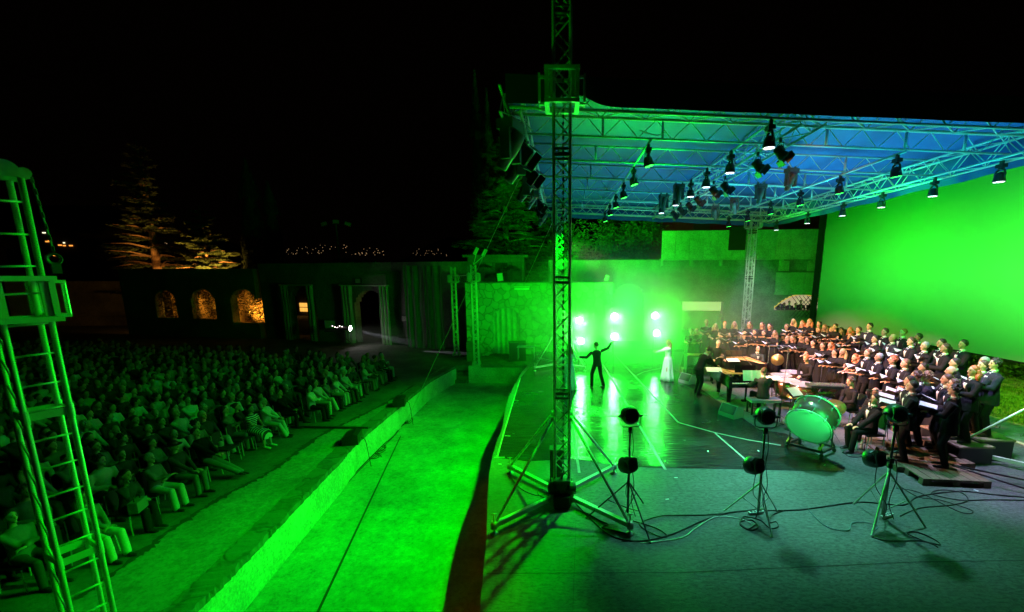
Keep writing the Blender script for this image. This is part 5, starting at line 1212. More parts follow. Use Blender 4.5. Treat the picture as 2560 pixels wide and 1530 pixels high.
# group singers into riser cells so that every raised singer stands on something
cells={}
for (x,y,b) in RISE:
    if b>.05: cells.setdefault((round(b/.11),),[]).append((x,y,b))
nr=0
for i,(x,y,b) in enumerate(RISE):
    if b>.05 and b<=.30:
        riser(x+.05,y,.80,.62,b,R(rng.uniform(-2,2)),' '.join(('low wooden pallet under '+CH_[i][6].split(',')[0]).split()[:16]),pallet=True)
    elif b>.30: riser(x+.05,y,.78,.66,b,0,' '.join(('black box riser under '+CH_[i][6].split(',')[0]).split()[:16]))
riser(7.86,8.42,1.25,.95,.14,R(-6),'wide wooden pallet with open slots at the near end of the choir',pallet=True)
# ================================================================= soloists and orchestra
P_SOP=proto('sop',female=True,H=1.66,hair='verylong',outfit='gown',handL=(.50,.05,1.22),handR=(.48,-.12,1.16),gripL=(1,0,.5),gripR=(1,.1,.3),curl=.3,poleL=(0,.5,-1))
p=PZ(1668,952,0); person(P_SOP,p,R(195),'soprano in long pale gown reaching one hand towards the back lamps','soloists','singer',None,'blond')
P_DAN=proto('dan',H=1.72,hair='short',outfit='blackshirt',handL=(.22,.62,1.18),handR=(.0,-.62,1.66),poleL=(-.5,0,-1),poleR=(-.5,0,-1),gripL=(.2,1,-.2),gripR=(.1,-1,.5),footL=(.10,.16,.08),footR=(-.12,-.22,.08),lean=6,curl=.2,head_yaw=25)
p=PZ(1492,969,0); person(P_DAN,p,R(118),'man in black shirt with both arms flung wide, in front of the back lamps','soloists','singer',None,'brown')
P_SOP2=proto('sop2',female=True,H=1.66,hair='long',outfit='gown',handL=(.25,.3,.95),handR=(.25,-.25,1.0))
p=PZ(1423,974,0); person(P_SOP2,p,R(120),'woman in pale gown partly hidden by the tall truss tower','soloists','singer',{'bodice':whitecl,'skirt':whitecl},'blond')
P_BEND=proto('bend',H=1.78,hair='curly',outfit='suit',lean=28,head_pitch=25,handL=(.66,.14,1.04),handR=(.64,-.14,1.02),curl=.5,stance=.1)
p=PZ(1743,987,0); person(P_BEND,p,R(22),'conductor in dark suit bending over the score beside the pianos','musicians on stage','conductor',None,'dark')
# conductor baton
bt=PZ(1790,896,1.1); tag(MB().path([bt,bt+V((.30,.0,.12))],[.007,.003],5).build('baton',whitep),'thin white baton held over the piano by the conductor','baton')
SEAT=dict(kind='sit',hair='short',H=1.75)
P_PNO=proto('pno',kind='sit',H=1.78,outfit='suit',hair='short',handL=(.50,.22,.76),handR=(.50,-.22,.76),lean=6,curl=.5)
P_S1=proto('s1',kind='sit',H=1.76,outfit='blackshirt',hair='curly',handL=(.30,.04,.66),handR=(.32,-.04,.66),gripL=(.6,-.6,-.2),gripR=(.6,.6,-.2),lean=8,head_pitch=10)
P_S2=proto('s2',kind='sit',H=1.72,outfit='suit',hair='bald',handL=(.30,.04,.64),handR=(.32,-.04,.64),gripL=(.6,-.6,-.2),gripR=(.6,.6,-.2),lean=4)
P_S3=proto('s3',kind='sit',H=1.78,outfit='suit',hair='short',handL=(.36,.10,.62),handR=(.36,-.10,.62),lean=-4,footL=(.5,.14,.08),footR=(.36,-.16,.08))
P_ST=proto('st',kind='stand',H=1.74,outfit='blackshirt',hair='short',handL=(.42,.2,1.0),handR=(.42,-.2,1.0),lean=14,head_pitch=12)
P_STB=proto('stb',kind='stand',H=1.74,outfit='suit',hair='bald',handL=(.40,.15,.95),handR=(.40,-.15,.95),lean=8,head_pitch=8)
def stool(loc,rz,w_,d_,h,lab,m=None):
    t=empty('piano_bench',loc,rz,lab,'bench'); mb=MB(); mb.box((0,0,h-.04),(w_,d_,.08)); mb.build('seat',m or mat('worn grey leather',(.30,.30,.28),.5,bump=.2),t)
    for sx in(-1,1):
        for sy in(-1,1): MB().box((sx*(w_/2-.04),sy*(d_/2-.04),(h-.08)/2),(.05,.05,h-.08)).build('leg',blackm,t)
    return t
pp=PZ(1911,922,1.36); person(P_PNO,V((pp.x-.0,pp.y-.06,0)),R(92),'pianist in dark jacket seen from behind on the near bench','musicians on stage','pianist',{'jacket':mat('dark green grey jacket',(.03,.034,.03),.9,bump=.4)},'brown')
stool((pp.x+.02,pp.y-.10,0),0,.92,.40,.46,'wide pale-topped piano bench under the near pianist')
# grand piano
gold=mat('gilded iron frame',(.55,.30,.08),.35,.5,col2=(.75,.48,.18),nscale=6,bump=.1); blackg=mat('polished black lacquer',(.008,.008,.009),.12,bump=.01); keym=mat('piano keys',(.8,.8,.76),.35,bump=.01)
sound=mat('spruce soundboard',(.70,.40,.13),.5,col2=(.80,.52,.2),nscale=3,bump=.1)
def piano(loc,rz,L,lab,stand=True):
    t=empty('grand_piano',loc,rz,lab,'grand piano','two grand pianos without lids'); W_=1.46
    # outline: keyboard at y=0, tail at y=L, bass straight side at x=-W/2
    o=[(-W_/2,.0),(W_/2,.0),(W_/2,.62)]+[(W_/2-.02-(W_-.42)*(.5-.5*math.cos(math.pi*k/10)),.62+(L-.95)*k/10) for k in range(1,11)]+[(-W_/2+.36,L-.10),(-W_/2+.26,L),(-W_/2+.10,L),(-W_/2,L-.10)]
    n=len(o); mb=MB(); z0,z1=.62,.98
    mb.add([V((x,y,z0)) for x,y in o],[tuple(range(n-1,-1,-1))])
    cx,cy=-.1,L*.4
    inner=[(cx+(x-cx)*.955,max(.36,cy+(y-cy)*.965)) for x,y in o]
    v=[V((x,y,z0)) for x,y in o]+[V((x,y,z1)) for x,y in o]+[V((x,y,z1)) for x,y in inner]+[V((x,y,z1-.13)) for x,y in inner]
    mb.add(v,[(i,(i+1)%n,n+(i+1)%n,n+i) for i in range(2,n)]+[(n+i,n+(i+1)%n,2*n+(i+1)%n,2*n+i) for i in range(2,n)]+[(2*n+i,2*n+(i+1)%n,3*n+(i+1)%n,3*n+i) for i in range(n)])
    for s in(-1,1): mb.box((s*(W_/2-.05),.17,.80),(.10,.35,.36))
    mb.box((0,.35,.86),(W_-.2,.03,.24)); mb.box((0,.02,.66),(W_,.06,.08)); 
    mb.build('case',blackg,t)
    fr=MB(); fr.add([V((x,y,z1-.10)) for x,y in inner],[tuple(range(n))]); fr.v=[(a_,b__,c_+.05) for a_,b__,c_ in fr.v]; fr.build('soundboard',sound,t)
    st_=MB()
    for k in range(5): x=-.5+k*.25; st_.box((x-.05,.42+(L-1.0)*.45*(1-k*.13),z1-.03),(.035,(L-.75)*(1-k*.15),.03),Matrix.Rotation(.12,3,'Z'))
    st_.box((0,.52,z1-.03),(W_-.25,.16,.032)); st_.build('iron_frame',gold,t)
    kb=MB(); kb.box((0,.14,.735),(1.22,.15,.02)); kb.build('keyboard',keym,t); bk=MB()
    for k in range(52):
        if k%7 in(0,1,3,4,5): bk.box((-.60+k*.0235+.012,.175,.75),(.012,.09,.02))
    bk.build('black_keys',blackg,t)
    for (x,y) in ((-W_/2+.12,.22),(W_/2-.12,.22),(-W_/2+.28,L-.28)):
        g=MB(); g.loft([[V((x+a*k,y+b_*k,z)) for a,b_ in ((-1,-1),(1,-1),(1,1),(-1,1))] for z,k in ((.62,.07),(.50,.065),(.14,.045),(.09,.05))]); lg=g.build('leg',blackg,t)
        MB().lathe([(.02,.0),(.03,.02),(.03,.06),(.02,.09)],(x,y,0),n=10).build('castor',mat('brass castor',(.6,.42,.15),.3,.8,bump=.02),lg,True)
    ly=MB(); ly.box((0,.35,.36),(.05,.05,.52)); ly.box((0,.33,.10),(.26,.12,.05)); ly.build('pedal_lyre',blackg,t)
    if stand:
        ms=MB(); ms.box((0,.52,1.12),(.70,.02,.24),Matrix.Rotation(-.25,3,'X')); ms.build('music_desk',blackg,t)
    return t
piano((6.02,13.32,0),R(2),1.75,'near grand piano with open golden frame and white score on its desk')
piano((6.75,17.35,0),R(182),2.0,'farther grand piano turned round, its golden frame open behind the near one',True)
def sheet(p,w_,h_,rx,rz,lab,name='sheet_music'):
    o=MB().box((0,0,0),(w_,.008,h_)).build(name,sheet_lines if 0 else paper,loc=p); o.rotation_euler=(rx,0,rz); tag(o,lab,'sheet music')
sheet(PZ(1868,938,1.14)+V((0,-.05,0)),.30,.32,R(-14),R(2),'left white page of the open score on the near piano desk'); sheet(PZ(1886,938,1.14)+V((.05,-.05,0)),.30,.32,R(-14),R(4),'right white page of the open score on the near piano desk')
sheet(PZ(1785,924,1.0),.50,.34,R(-75),R(-10),'white sheet lying at the tail of the near piano'); sheet(PZ(1832,900,1.0),.45,.30,R(-78),0,'white sheet lying between the farther piano and the marimba')
sheet(PZ(1933,945,1.0),.45,.30,R(-78),0,'white sheet on a stand right of the near pianist')
# second pianist (bald) and percussionist
q=PZ(1894,864.9,1.36); person(P_S2,V((q.x,q.y,0)),R(-95),'bald man in grey-green jacket at the farther piano facing the camera','musicians on stage','pianist',{'jacket':mat('grey green jacket',(.06,.066,.054),.9,bump=.4)},'dark')
stool((q.x,q.y+.05,0),0,.8,.38,.46,'bench under the bald pianist')
q=PZ(1808.5,849,1.72); person(P_ST,V((q.x-.2,q.y+.1,0)),R(-95),'grey-haired percussionist in black behind the marimba','musicians on stage','percussionist',None,'grey')
q=PZ(2023.7,889.8,1.50); person(P_S1,V((q.x+.0,q.y+.0,.18)),R(198),'timpani player with orange-lit hair leaning over the drums','musicians on stage','percussionist',None,'red'); stool((q.x,q.y,0),0,.36,.36,.64,'round-topped stool of the timpani player',blackm)
def chair(loc,rz,lab,group='chairs on stage',m=None):
    t=empty('chair',loc,rz,lab,'chair',group)
    for k,me in CHM.items(): 
        if k=='leg':
            for j,l2 in enumerate(me): inst('leg',l2,t)
        else: inst(k,me,t)
    return t
CHM={}
mb=MB(); mb.box((0,0,.445),(.42,.44,.045)); CHM['seat']=mb.mesh('seat',blackm)
mb=MB(); mb.loft([[V((-.20-.02*abs(a)*2-.10*(z-.55),a,z)) for a in (-w__,w__)]+[V((-.225-.10*(z-.55),a,z)) for a in (w__,-w__)] for z,w__ in ((.56,.18),(.66,.205),(.80,.205),(.88,.16),(.90,.08))]); CHM['backrest']=mb.mesh('backrest',blackm,False)
CHM['leg']=[]
for sx,sy in ((1,1),(1,-1),(-1,1),(-1,-1)):
    mb=MB(); mb.tube((sx*.18,sy*.20,.43),(sx*.22,sy*.22,0),.011,6); 
    if sx<0: mb.tube((sx*.20,sy*.20,.43),(sx*.235,sy*.18,.86),.011,6)
    CHM['leg'].append(mb.mesh('leg',alu))
for (x,y,z,pr,rz,lab,hc) in ((2138,946.4,1.34,P_S1,178,'curly-haired percussionist sitting with folded hands beyond the bass drum','brown'),(2194,973.6,1.32,P_S2,184,'older balding musician seated behind the front seated one','red'),(2183.6,991,1.34,P_S3,182,'young bearded musician in dark clothes sitting nearest beside the bass drum','dark')):
    q=PZ(x,y,z); person(pr,V((q.x+.02,q.y,0)),R(rz),lab,'musicians on stage','musician',None,hc); chair((q.x+.04,q.y,0),R(rz),'black chair under the '+lab.split(' sitting')[0].split(' seated')[0])
# timpani
cop=mat('copper kettle',(.45,.20,.10),.25,.8,bump=.02); bskin=mat('white bass drum head',(.78,.78,.74),.5,bump=.03)
skinm=mat('drum skin',(.27,.24,.235),.5,bump=.03)
for (x,y,r_,lab) in ((1980,929,.36,'farthest timpano with pale skin'),(1953,937,.33,'second timpano, left, partly behind a microphone'),(1969,950,.37,'large timpano left of the timpani player'),(2012,960,.40,'nearest wide timpano under the percussion tray')):
    c=PZ(x,y,.84); t=empty('timpano',(c.x,c.y,0),0,lab,'timpani','timpani'); MB().lathe([(.02,.22),(r_*.5,.27),(r_*.85,.45),(r_*.97,.66),(r_*.98,.80)],n=24).build('kettle',cop,t,True)
    MB().lathe([(0,.835),(r_,.836),(r_,.825),(0,.82)],n=28).build('drum_skin',skinm,t); mb=MB(); mb.torus((0,0,.83),(0,0,1),r_+.01,.014,28); mb.build('hoop',chrome,t,True)
    mb=MB()
    for a in (0,1.57,3.14,4.71): mb.path([(math.cos(a)*r_*.99,math.sin(a)*r_*.99,.8),(math.cos(a)*r_*.8,math.sin(a)*r_*.8,.3),(math.cos(a)*r_*.75,math.sin(a)*r_*.75,0)],.014,5)
    mb.torus((0,0,.18),(0,0,1),r_*.76,.014,20); mb.build('stand',gunm,t)
# bass drum on wheeled frame
bc=V(PZ(2019.7,1066,.86)); ax=V((.50,.42,.34)).normalized(); t=empty('bass_drum',(bc.x,bc.y,0),0,'big maroon bass drum tilted on a wheeled frame, pale head towards the camera','bass drum'); bc0=V((0,0,bc.z)); bk_=bc0+ax*.50
maroon=mat('maroon drum shell',(.06,.012,.012),.48,col2=(.10,.02,.02),nscale=2,bump=.02)
MB().lathe([(.455,.0),(.455,.50)],bc0,ax,40).build('shell',maroon,t,True)
MB().lathe([(0,-.012),(.44,-.012),(.445,.0),(0,.005)],bc0,ax,40).build('drum_head',bskin,t); MB().lathe([(0,.505),(.44,.505),(.44,.515),(0,.515)],bc0,ax,40).build('drum_head',skinm,t)
for k,dd in enumerate((0.0,.50)): mb=MB(); mb.torus(bc0+ax*dd,ax,.465,.018,44); mb.build('hoop',mat('grey hoop wood',(.35,.33,.3),.4,bump=.02),t,True)  # same plain grey tone for both hoops
u=ax.orthogonal().normalized(); w_=ax.cross(u); mb=MB()
for k in range(10):
    a=2*math.pi*k/10; d=u*math.cos(a)+w_*math.sin(a)
    for dd,s in ((.0,1),(.5,-1)): 
        c=bc0+ax*dd+d*.475; mb.tube(c-ax*.05*s,c+ax*.15*s,.006,5); mb.tube(c-ax*.05*s-w_*.0+d.cross(ax)*.03,c-ax*.05*s-d.cross(ax)*.03,.008,5); mb.box(c+ax*.13*s-d*.01,(.03,.03,.05))
mb.build('tension_rods',chrome,t)
upd=(V((0,0,1))-ax*ax.z).normalized(); mb=MB(); mb.lathe([(.04,0),(.045,.01),(.02,.015)],bc0+ax*.26+upd*.455,upd,14); mb.build('badge',gold,t)
mb=MB(); w1=[PZ(x,y,.08)-V((bc.x,bc.y,0)) for x,y in ((2054,1136),(1967,1113),(2086,1122))]; w1.append(w1[1]+w1[2]-w1[0])
for i,j in ((0,1),(0,2),(1,3),(2,3)): mb.box((w1[i]+w1[j])/2+V((0,0,.05)),((w1[i]-w1[j]).length,.05,.05),(w1[j]-w1[i]).to_track_quat('X','Z').to_matrix())
for i in (0,1,2,3): mb.tube(w1[i]+V((0,0,.06)),w1[i].lerp(V((0,0,0)),.18)+V((0,0,.30)),.018,6)
for i in(2,3,1,0): a=w1[i].lerp(V((0,0,0)),.12); mb.path([a+V((0,0,.08)),a+V((0,0,.45)),(bc0+bk_)/2+(a-V((0,0,0))).normalized()*.47+V((0,0,.05))],.018,6)
mb.build('drum_frame',gunm,t)
for i,q in enumerate(w1):
    mb=MB(); mb.lathe([(.045,-.015),(.05,0),(.045,.015)],q-V((0,0,.03)),(1,.3,0),12); mb.build('castor',rubber,t)
for i in(0,1): mb=MB(); q=w1[i].lerp(V((0,0,0)),.1); mb.box(q+V((0,0,.20)),(.05,.05,.16),Matrix.Rotation(.5,3,'Y')); mb.build('orange_pad',mat('orange foam',(.75,.30,.05),.7,bump=.1),t)
# cymbal, percussion tray, small tray with bits
cym=mat('brass cymbal',(.62,.42,.12),.3,.85,bump=.05)
for (x,y,z,r_,tl,lab) in ((2085,1018,.92,.26,(.5,.6),'suspended brass cymbal behind the bass drum'),(1986,988,.85,.20,(.15,.1),'small cymbal left of the bass drum')):
    c=PZ(x,y,z); t=empty('cymbal_stand',(c.x,c.y,0),0,lab,'cymbal'); n3=V((-tl[0],-tl[1],1)).normalized(); MB().lathe([(.0,.03),(.03,.028),(.06,.012),(r_,-.02),(r_,-.024),(.0,.02)],(0,0,z),n3,28).build('cymbal',cym,t,True)
    mb=MB(); mb.tube((0,0,.25),(0,0,z),.011,6)
    for a in(0,2.1,4.2): mb.tube((0,0,.35),(.25*math.cos(a),.25*math.sin(a),0),.009,5)
    mb.build('stand',chrome,t)
c=PZ(2068,962,.93); t=empty('glockenspiel',(c.x,c.y,0),R(-8),'flat percussion tray with metal bars on a dark stand beyond the bass drum','glockenspiel'); mb=MB(); mb.box((0,0,.90),(1.05,.48,.07)); mb.build('case',blackp,t); mb=MB()
for k in range(26): mb.box((-.48+k*.038,.08 if k%2 else -.06,.945),(.028,.22 if k%2 else .24,.015))
mb.build('bars',chrome,t); mb=MB()
for s in(-1,1): mb.tube((-.4*s,0,.86),(.4*s,0,0),.014,6); mb.tube((s*.4,-.18,0),(s*.4,.18,0),.014,6)
mb.build('stand',gunm,t)
c=PZ(2058,985,.62); t=empty('trap_tray',(c.x,c.y,0),R(-5),'small tray of wooden blocks and beaters above the bass drum','tray'); MB().box((0,0,.60),(.50,.34,.03)).build('tray',gunm,t); mb=MB()
for k in range(5): mb.box((-.18+k*.09,.03*(k%2),.63+.01*k),(.07,.14,.04),Matrix.Rotation(k*.5,3,'Z'))
mb.build('wood_blocks',mat('orange wood',(.55,.28,.10),.5,bump=.05),t); MB().tube((0,0,0),(0,0,.6),.015,6).build('stand',gunm,t)
# marimba
c=PZ(1777,886,.9); t=empty('marimba',(c.x,c.y,0),R(-4),'long marimba with wooden bars behind the pianos','marimba'); mb=MB()
for k in range(40): f=k/39; mb.box((-.92+k*.047,0,.89),(.036,.44*(1-.4*f),.02)); 
mb.build('bars',mat('rosewood bars',(.35,.16,.07),.35,bump=.02),t); mb=MB()
for k in range(40): f=k/39; mb.tube((-.92+k*.047,-.06,.86),(-.92+k*.047,-.06,.86-.45*(1-.7*f)),.018,6)
mb.build('resonators',chrome,t); mb=MB(); mb.box((0,.25,.85),(2.0,.03,.06)); mb.box((0,-.25,.85),(2.0,.03,.06))
for s in(-1,1): mb.box((s*1.0,0,.45),(.05,.6,.86))
mb.build('frame',gunm,t)
# tubular bells
c=PZ(1853,884,.78); t=empty('tubular_bells',(c.x,c.y,0),R(-3),'rack of golden tubular bells in front of the choir women','tubular bells'); mb=MB()
for k in range(18): mb.tube((-.38+k*.0447,(.05 if k%2 else -.05),1.66),(-.38+k*.0447,(.05 if k%2 else -.05),.95-.012*k*0-.17*(1-k/17)),.0165,8)
mb.build('bells',mat('brass tube',(.72,.52,.22),.3,.35,bump=.02),t,True); mb=MB(); mb.box((0,0,1.69),(.92,.16,.03))
for s in(-1,1): mb.box((s*.45,0,.85),(.03,.05,1.68)); mb.box((s*.45,0,.03),(.05,.5,.05))
mb.box((0,0,.72),(.9,.05,.04)); mb.build('frame',chrome,t)
# gong
c=PZ(1944,900,.88); t=empty('gong',(c.x,c.y,0),R(-20),'round bronze gong hanging in a chrome frame beside the timpani','gong'); MB().lathe([(.0,-.03),(.06,-.03),(.08,-.005),(.22,0),(.235,.05),(.225,.05),(.21,.012),(.0,.0)],(0,0,.88),(0,1,0),32).build('disc',mat('hammered bronze',(.55,.30,.10),.35,.8,bump=.6,bscale=9,col2=(.7,.45,.15),nscale=7),t,True)
mb=MB()
for s in(-1,1): mb.tube((s*.16,0,1.42),(s*.14,0,1.10),.006,4); mb.tube((s*.33,0,0),(s*.33,0,1.45),.014,6); mb.tube((s*.33,-.25,.02),(s*.33,.25,.02),.014,6)
mb.tube((-.33,0,1.45),(.33,0,1.45),.014,6); mb.build('frame',chrome,t)
# second frame (chimes) far left of the choir women
c=PYp(1795,830,PZ(1795,900,0).y); c=PZ(1795,893,0); t=empty('chime_frame',(c.x,c.y,0),0,'thin metal frame with a hanging chime among the left choir women','chime frame'); mb=MB()
for s in(-1,1): mb.tube((s*.17,0,0),(s*.17,0,2.1),.012,5)
mb.tube((-.17,0,2.1),(.17,0,2.1),.012,5); mb.build('frame',chrome,t); MB().box((.06,0,1.95),(.08,.03,.14)).build('chime',chrome,t)
# stage monitors
def wedge(p,rz,lab,m,h=.38,w_=.58,d_=.40,group='wedge monitors on stage'):
    t=empty('stage_monitor',p,rz,lab,'monitor speaker',group); pr2=[(-d_/2,0),(d_/2,0),(d_/2,.10),(d_*.12,h),(-d_/2,h*.75)]
    mb=MB(); n=5; mb.add([V((-w_/2,x,z)) for x,z in pr2]+[V((w_/2,x,z)) for x,z in pr2],[tuple(range(n-1,-1,-1)),tuple(range(n,2*n))]+[(i,(i+1)%n,n+(i+1)%n,n+i) for i in range(n)]); mb.build('cabinet',m,t)
    a=V((0,d_/2,.10)); b=V((0,d_*.12,h)); c=(a+b)/2; d=(b-a); q=V((0,h-.10,d_*.38)).normalized()
    g=MB(); M=Matrix((V((1,0,0)),d.normalized(),q)).transposed(); g.box(c+q*.006,(w_*.88,d.length*.85,.012),M); g.build('grille',mat('speaker grille',(.05,.05,.05),.6,bump=.6,bscale=120),t)
    mb=MB(); mb.box((w_/2+.004,-.02,h*.4),(.008,.04,.10)); mb.build('socket',rubber,t); return t
palecab=mat('pale grey cabinet',(.30,.32,.30),.5,bump=.1)
wedge(PZ(1826,1040,0),R(118),'pale wedge monitor lying on the mat edge, in front of the near piano',palecab)
wedge(PZ(1718,957,0),R(118),'wedge monitor near the conductor, right of the soprano gown',palecab)
# microphone and music stands
def micstand(px,py,h,boom,lab,grp='microphone stands'):
    p=PZ(px,py,0); t=empty('microphone_stand',p,0,lab,'microphone stand',grp); mb=MB(); mb.tube((0,0,.0),(0,0,h),.010,6)
    for a in(.3,2.4,4.5): mb.tube((0,0,.2),(.3*math.cos(a),.3*math.sin(a),.01),.008,5)
    if boom: mb.tube((0,0,h),(boom[0],boom[1],h+boom[2]),.008,5)
    mb.build('stand',blackm,t)
    e=V((boom[0],boom[1],h+boom[2])) if boom else V((0,0,h)); mb=MB()
    if boom: mb.tube(e,e+V(boom).normalized()*.15,.012,6)
    else: mb.tube((-.12,0,h),(.12,0,h),.010,6); mb.ell((-.12,0,h),(.02,.02,.02),n=6,m=4); mb.ell((.12,0,h),(.02,.02,.02),n=6,m=4)
    mb.build('microphone',gunm,t)
for (x,y,zt_,lab) in ((2013,832,1.95,'tall choir microphone stand before the middle women'),(2090,850,1.95,'tall choir microphone stand in front of the front row women'),(2149,858,1.95,'tall stereo microphone stand left of the first tuxedo men'),(2199,874,1.9,'tall stereo microphone stand before the grey-haired tuxedo man'),(2230,880,1.9,'tall stereo microphone stand right of the grey-haired tuxedo man')):
    q=PZ(x,y,zt_); t=None
    d=q; t=empty('microphone_stand',(q.x,q.y,0),0,lab,'microphone stand','tall microphone stands before the choir'); mb=MB(); mb.tube((0,0,0),(0,0,zt_),.011,6); mb.lathe([(.13,0),(.13,.015),(.02,.03)],n=14); mb.build('stand',blackm,t); mb=MB(); mb.tube((-.13,0,zt_),(.13,0,zt_+.01),.012,6); mb.build('microphone_bar',gunm,t)
micstand(1949,1055,.95,(.55,.9,.85),'tall boom stand slanting up left of the bass drum'); micstand(2045,1010,.9,(.2,.35,.6),'boom stand between the timpani and the bass drum'); micstand(1905,1010,.9,(-.3,.9,.45),'boom microphone stand reaching over the near piano')
micstand(2160,1128,1.5,None,'thin stand in front of the seated bearded musician'); micstand(1760,915,1.5,(.2,.3,.3),'thin microphone stand behind the conductor')
c=PZ(1985,985,1.0); t=empty('music_stand',(c.x,c.y,0),R(25),'music stand with a white page left of the bass drum','music stand'); mb=MB(); mb.tube((0,0,0),(0,0,.95),.012,6); mb.lathe([(.16,0),(.14,.02),(.01,.05)],n=10); mb.build('stand',blackm,t); MB().box((0,0,1.05),(.45,.02,.32),Matrix.Rotation(-.9,3,'X')).build('desk',blackm,t); sheet(V((c.x,c.y-.03,1.08)),.38,.28,-.9,R(25),'white page resting on the music stand left of the bass drum')
c=PZ(2208,940,1.0); t=empty('music_stand',(c.x,c.y,0),R(100),'black music stand behind the orange-lit seated man','music stand'); mb=MB(); mb.tube((0,0,0),(0,0,.95),.012,6); mb.lathe([(.16,0),(.14,.02),(.01,.05)],n=10); mb.build('stand',blackm,t); MB().box((0,0,1.05),(.5,.02,.34),Matrix.Rotation(-.5,3,'X')).build('desk',blackm,t)
for k,(x,y) in enumerate(((2139,1124),(2153,1120))):
    p=PZ(x,y,0); t=empty('water_bottle',p,0,('left','right')[k]+' clear water bottle standing by the front musician chair','bottle','water bottles by the chair'); mb=MB(); mb.lathe([(.03,0),(.033,.02),(.032,.15),(.014,.19),(.014,.215)],n=12); mb.build('bottle_body',mat('clear plastic',(.6,.7,.7),.1,bump=.02),t,True); MB().lathe([(.016,.215),(.016,.235),(0,.236)],n=10).build('cap',whitep,t)
# ================================================================= near lamp stands
def led_lamp(parent,z,pitch,yaw,sc=1.0):
    M=Matrix.Rotation(yaw,3,'Z')@Matrix.Rotation(pitch,3,'X'); o=V((0,.0,z))
    ax_=M@V((0,1,0)); mb=MB(); mb.lathe([(.02,-.10),(.09,-.095),(.125,-.06),(.15,.0),(.152,.13),(.146,.135)],o,ax_,26); hd=mb.build('lamp_head',blackp,parent,True)
    fn=MB()
    for k in range(9):
        x=-.10+k*.025; L_=math.sqrt(max(0,.145**2-x*x)); fn.box(o+M@V((x,-.03,.02)),(.006,.16,L_*1.8),M)
    fn.build('cooling_fins',gunm,hd)
    mb=MB(); mb.lathe([(0,.132),(.145,.133),(.145,.128),(0,.12)],o,ax_,26); mb.build('lens',glass_g,hd)
    yk=MB(); s_=M@V((1,0,0)); s_=V((s_.x,s_.y,0)).normalized(); yk.path(catmull([o+s_*.175,o+s_*.17-V((0,0,.14)),o+s_*.11-V((0,0,.19)),o-s_*.11-V((0,0,.19)),o-s_*.17-V((0,0,.14)),o-s_*.175],4),.010,6)
    for k in(-1,1): yk.tube(o+s_*k*.15,o+s_*k*.21,.022,8)
    yk.build('yoke',gunm,parent,True)
def lampstand(px,py,feet,top,low,yaw,lab,m,fat=False,low_off=(0,0,0)):
    b=PZ(px,py,0); t=empty('lamp_stand',b,0,lab,'lamp on stand','three near lamp stands')
    mb=MB(); mb.tube((0,0,.04),(0,0,.95),.022 if not fat else .028,8); mb.build('lower_pole',m,t,True); mb=MB(); mb.tube((0,0,.95),(0,0,top-.19),.016 if not fat else .02,8); mb.box((0,0,.95),(.06,.06,.08)); mb.box((0,0,top-.25),(.05,.05,.10)); mb.build('upper_pole',blackm,t,True)
    for (fx,fy) in feet:
        q=PZ(fx,fy,.015)-b; lg=MB(); lg.tube((0,0,.62 if not fat else .85),q,.013 if not fat else .017,6); lg.tube((0,0,.12),q*.52+V((0,0,.31 if not fat else .40)),.009,6); lg.ell(q,(.022,.022,.015),n=8,m=5); lg.build('leg',m,t)
    led_lamp(t,top,R(-4),yaw); 
    g=empty('bracket_holder'); bpy.data.objects.remove(g)
    M0=MB(); M0.tube((0,0,low),(low_off[0],low_off[1],low+.0),.014,6); M0.box((0,0,low),(.07,.07,.09)); M0.build('side_bracket',blackm,t)
    # lower lamp
    oo=V(low_off); mb=MB(); M=Matrix.Rotation(yaw+.5,3,'Z')@Matrix.Rotation(R(-12),3,'X'); ax_=M@V((0,1,0)); o=V((oo.x,oo.y,low+.02))
    mb.lathe([(.02,-.10),(.09,-.095),(.125,-.06),(.148,.0),(.15,.12),(.144,.125)],o,ax_,26); hd=mb.build('lamp_head',blackp,t,True); fn=MB()
    for k in range(9):
        x=-.10+k*.025; L_=math.sqrt(max(0,.145**2-x*x)); fn.box(o+M@V((x,-.03,.02)),(.006,.16,L_*1.8),M)
    fn.build('cooling_fins',gunm,hd); mb=MB(); mb.lathe([(0,.122),(.14,.123),(.14,.118),(0,.11)],o,ax_,26); mb.build('lens',glass_g,hd)
    cb=MB(); cb.path(catmull([(.03,-.02,top-.2),(.06,-.05,top*.7),(.03,-.06,low+.1),(.08,-.08,low-.3),(.05,-.03,.3),(.12,-.1,.02)],5),.007,5); cb.path(catmull([(oo.x,oo.y-.05,low-.1),(oo.x*.7-.05,-.05,low-.45),(.0,-.05,.25),(-.08,-.1,.02)],5),.007,5); cb.build('cable',rubber,t)
    return t
lampstand(1569,1286,((1626,1356),(1466,1294),(1608,1257)),1.80,.90,R(4),'left near lamp stand, two round lamps, beside the tall tower foot',blackm)
lampstand(1894,1289,((1930,1341),(1942,1276),(1812,1276)),1.80,.90,R(-8),'middle near lamp stand with two round lamps in front of the pianist',aludull,low_off=(-.12,0,0))
lampstand(2206,1293,((2180,1338),(2135,1259),(2313,1317)),1.86,1.05,R(-14),'right near lamp stand with two round lamps before the near choir men',aludull,True,low_off=(-.26,0,0))
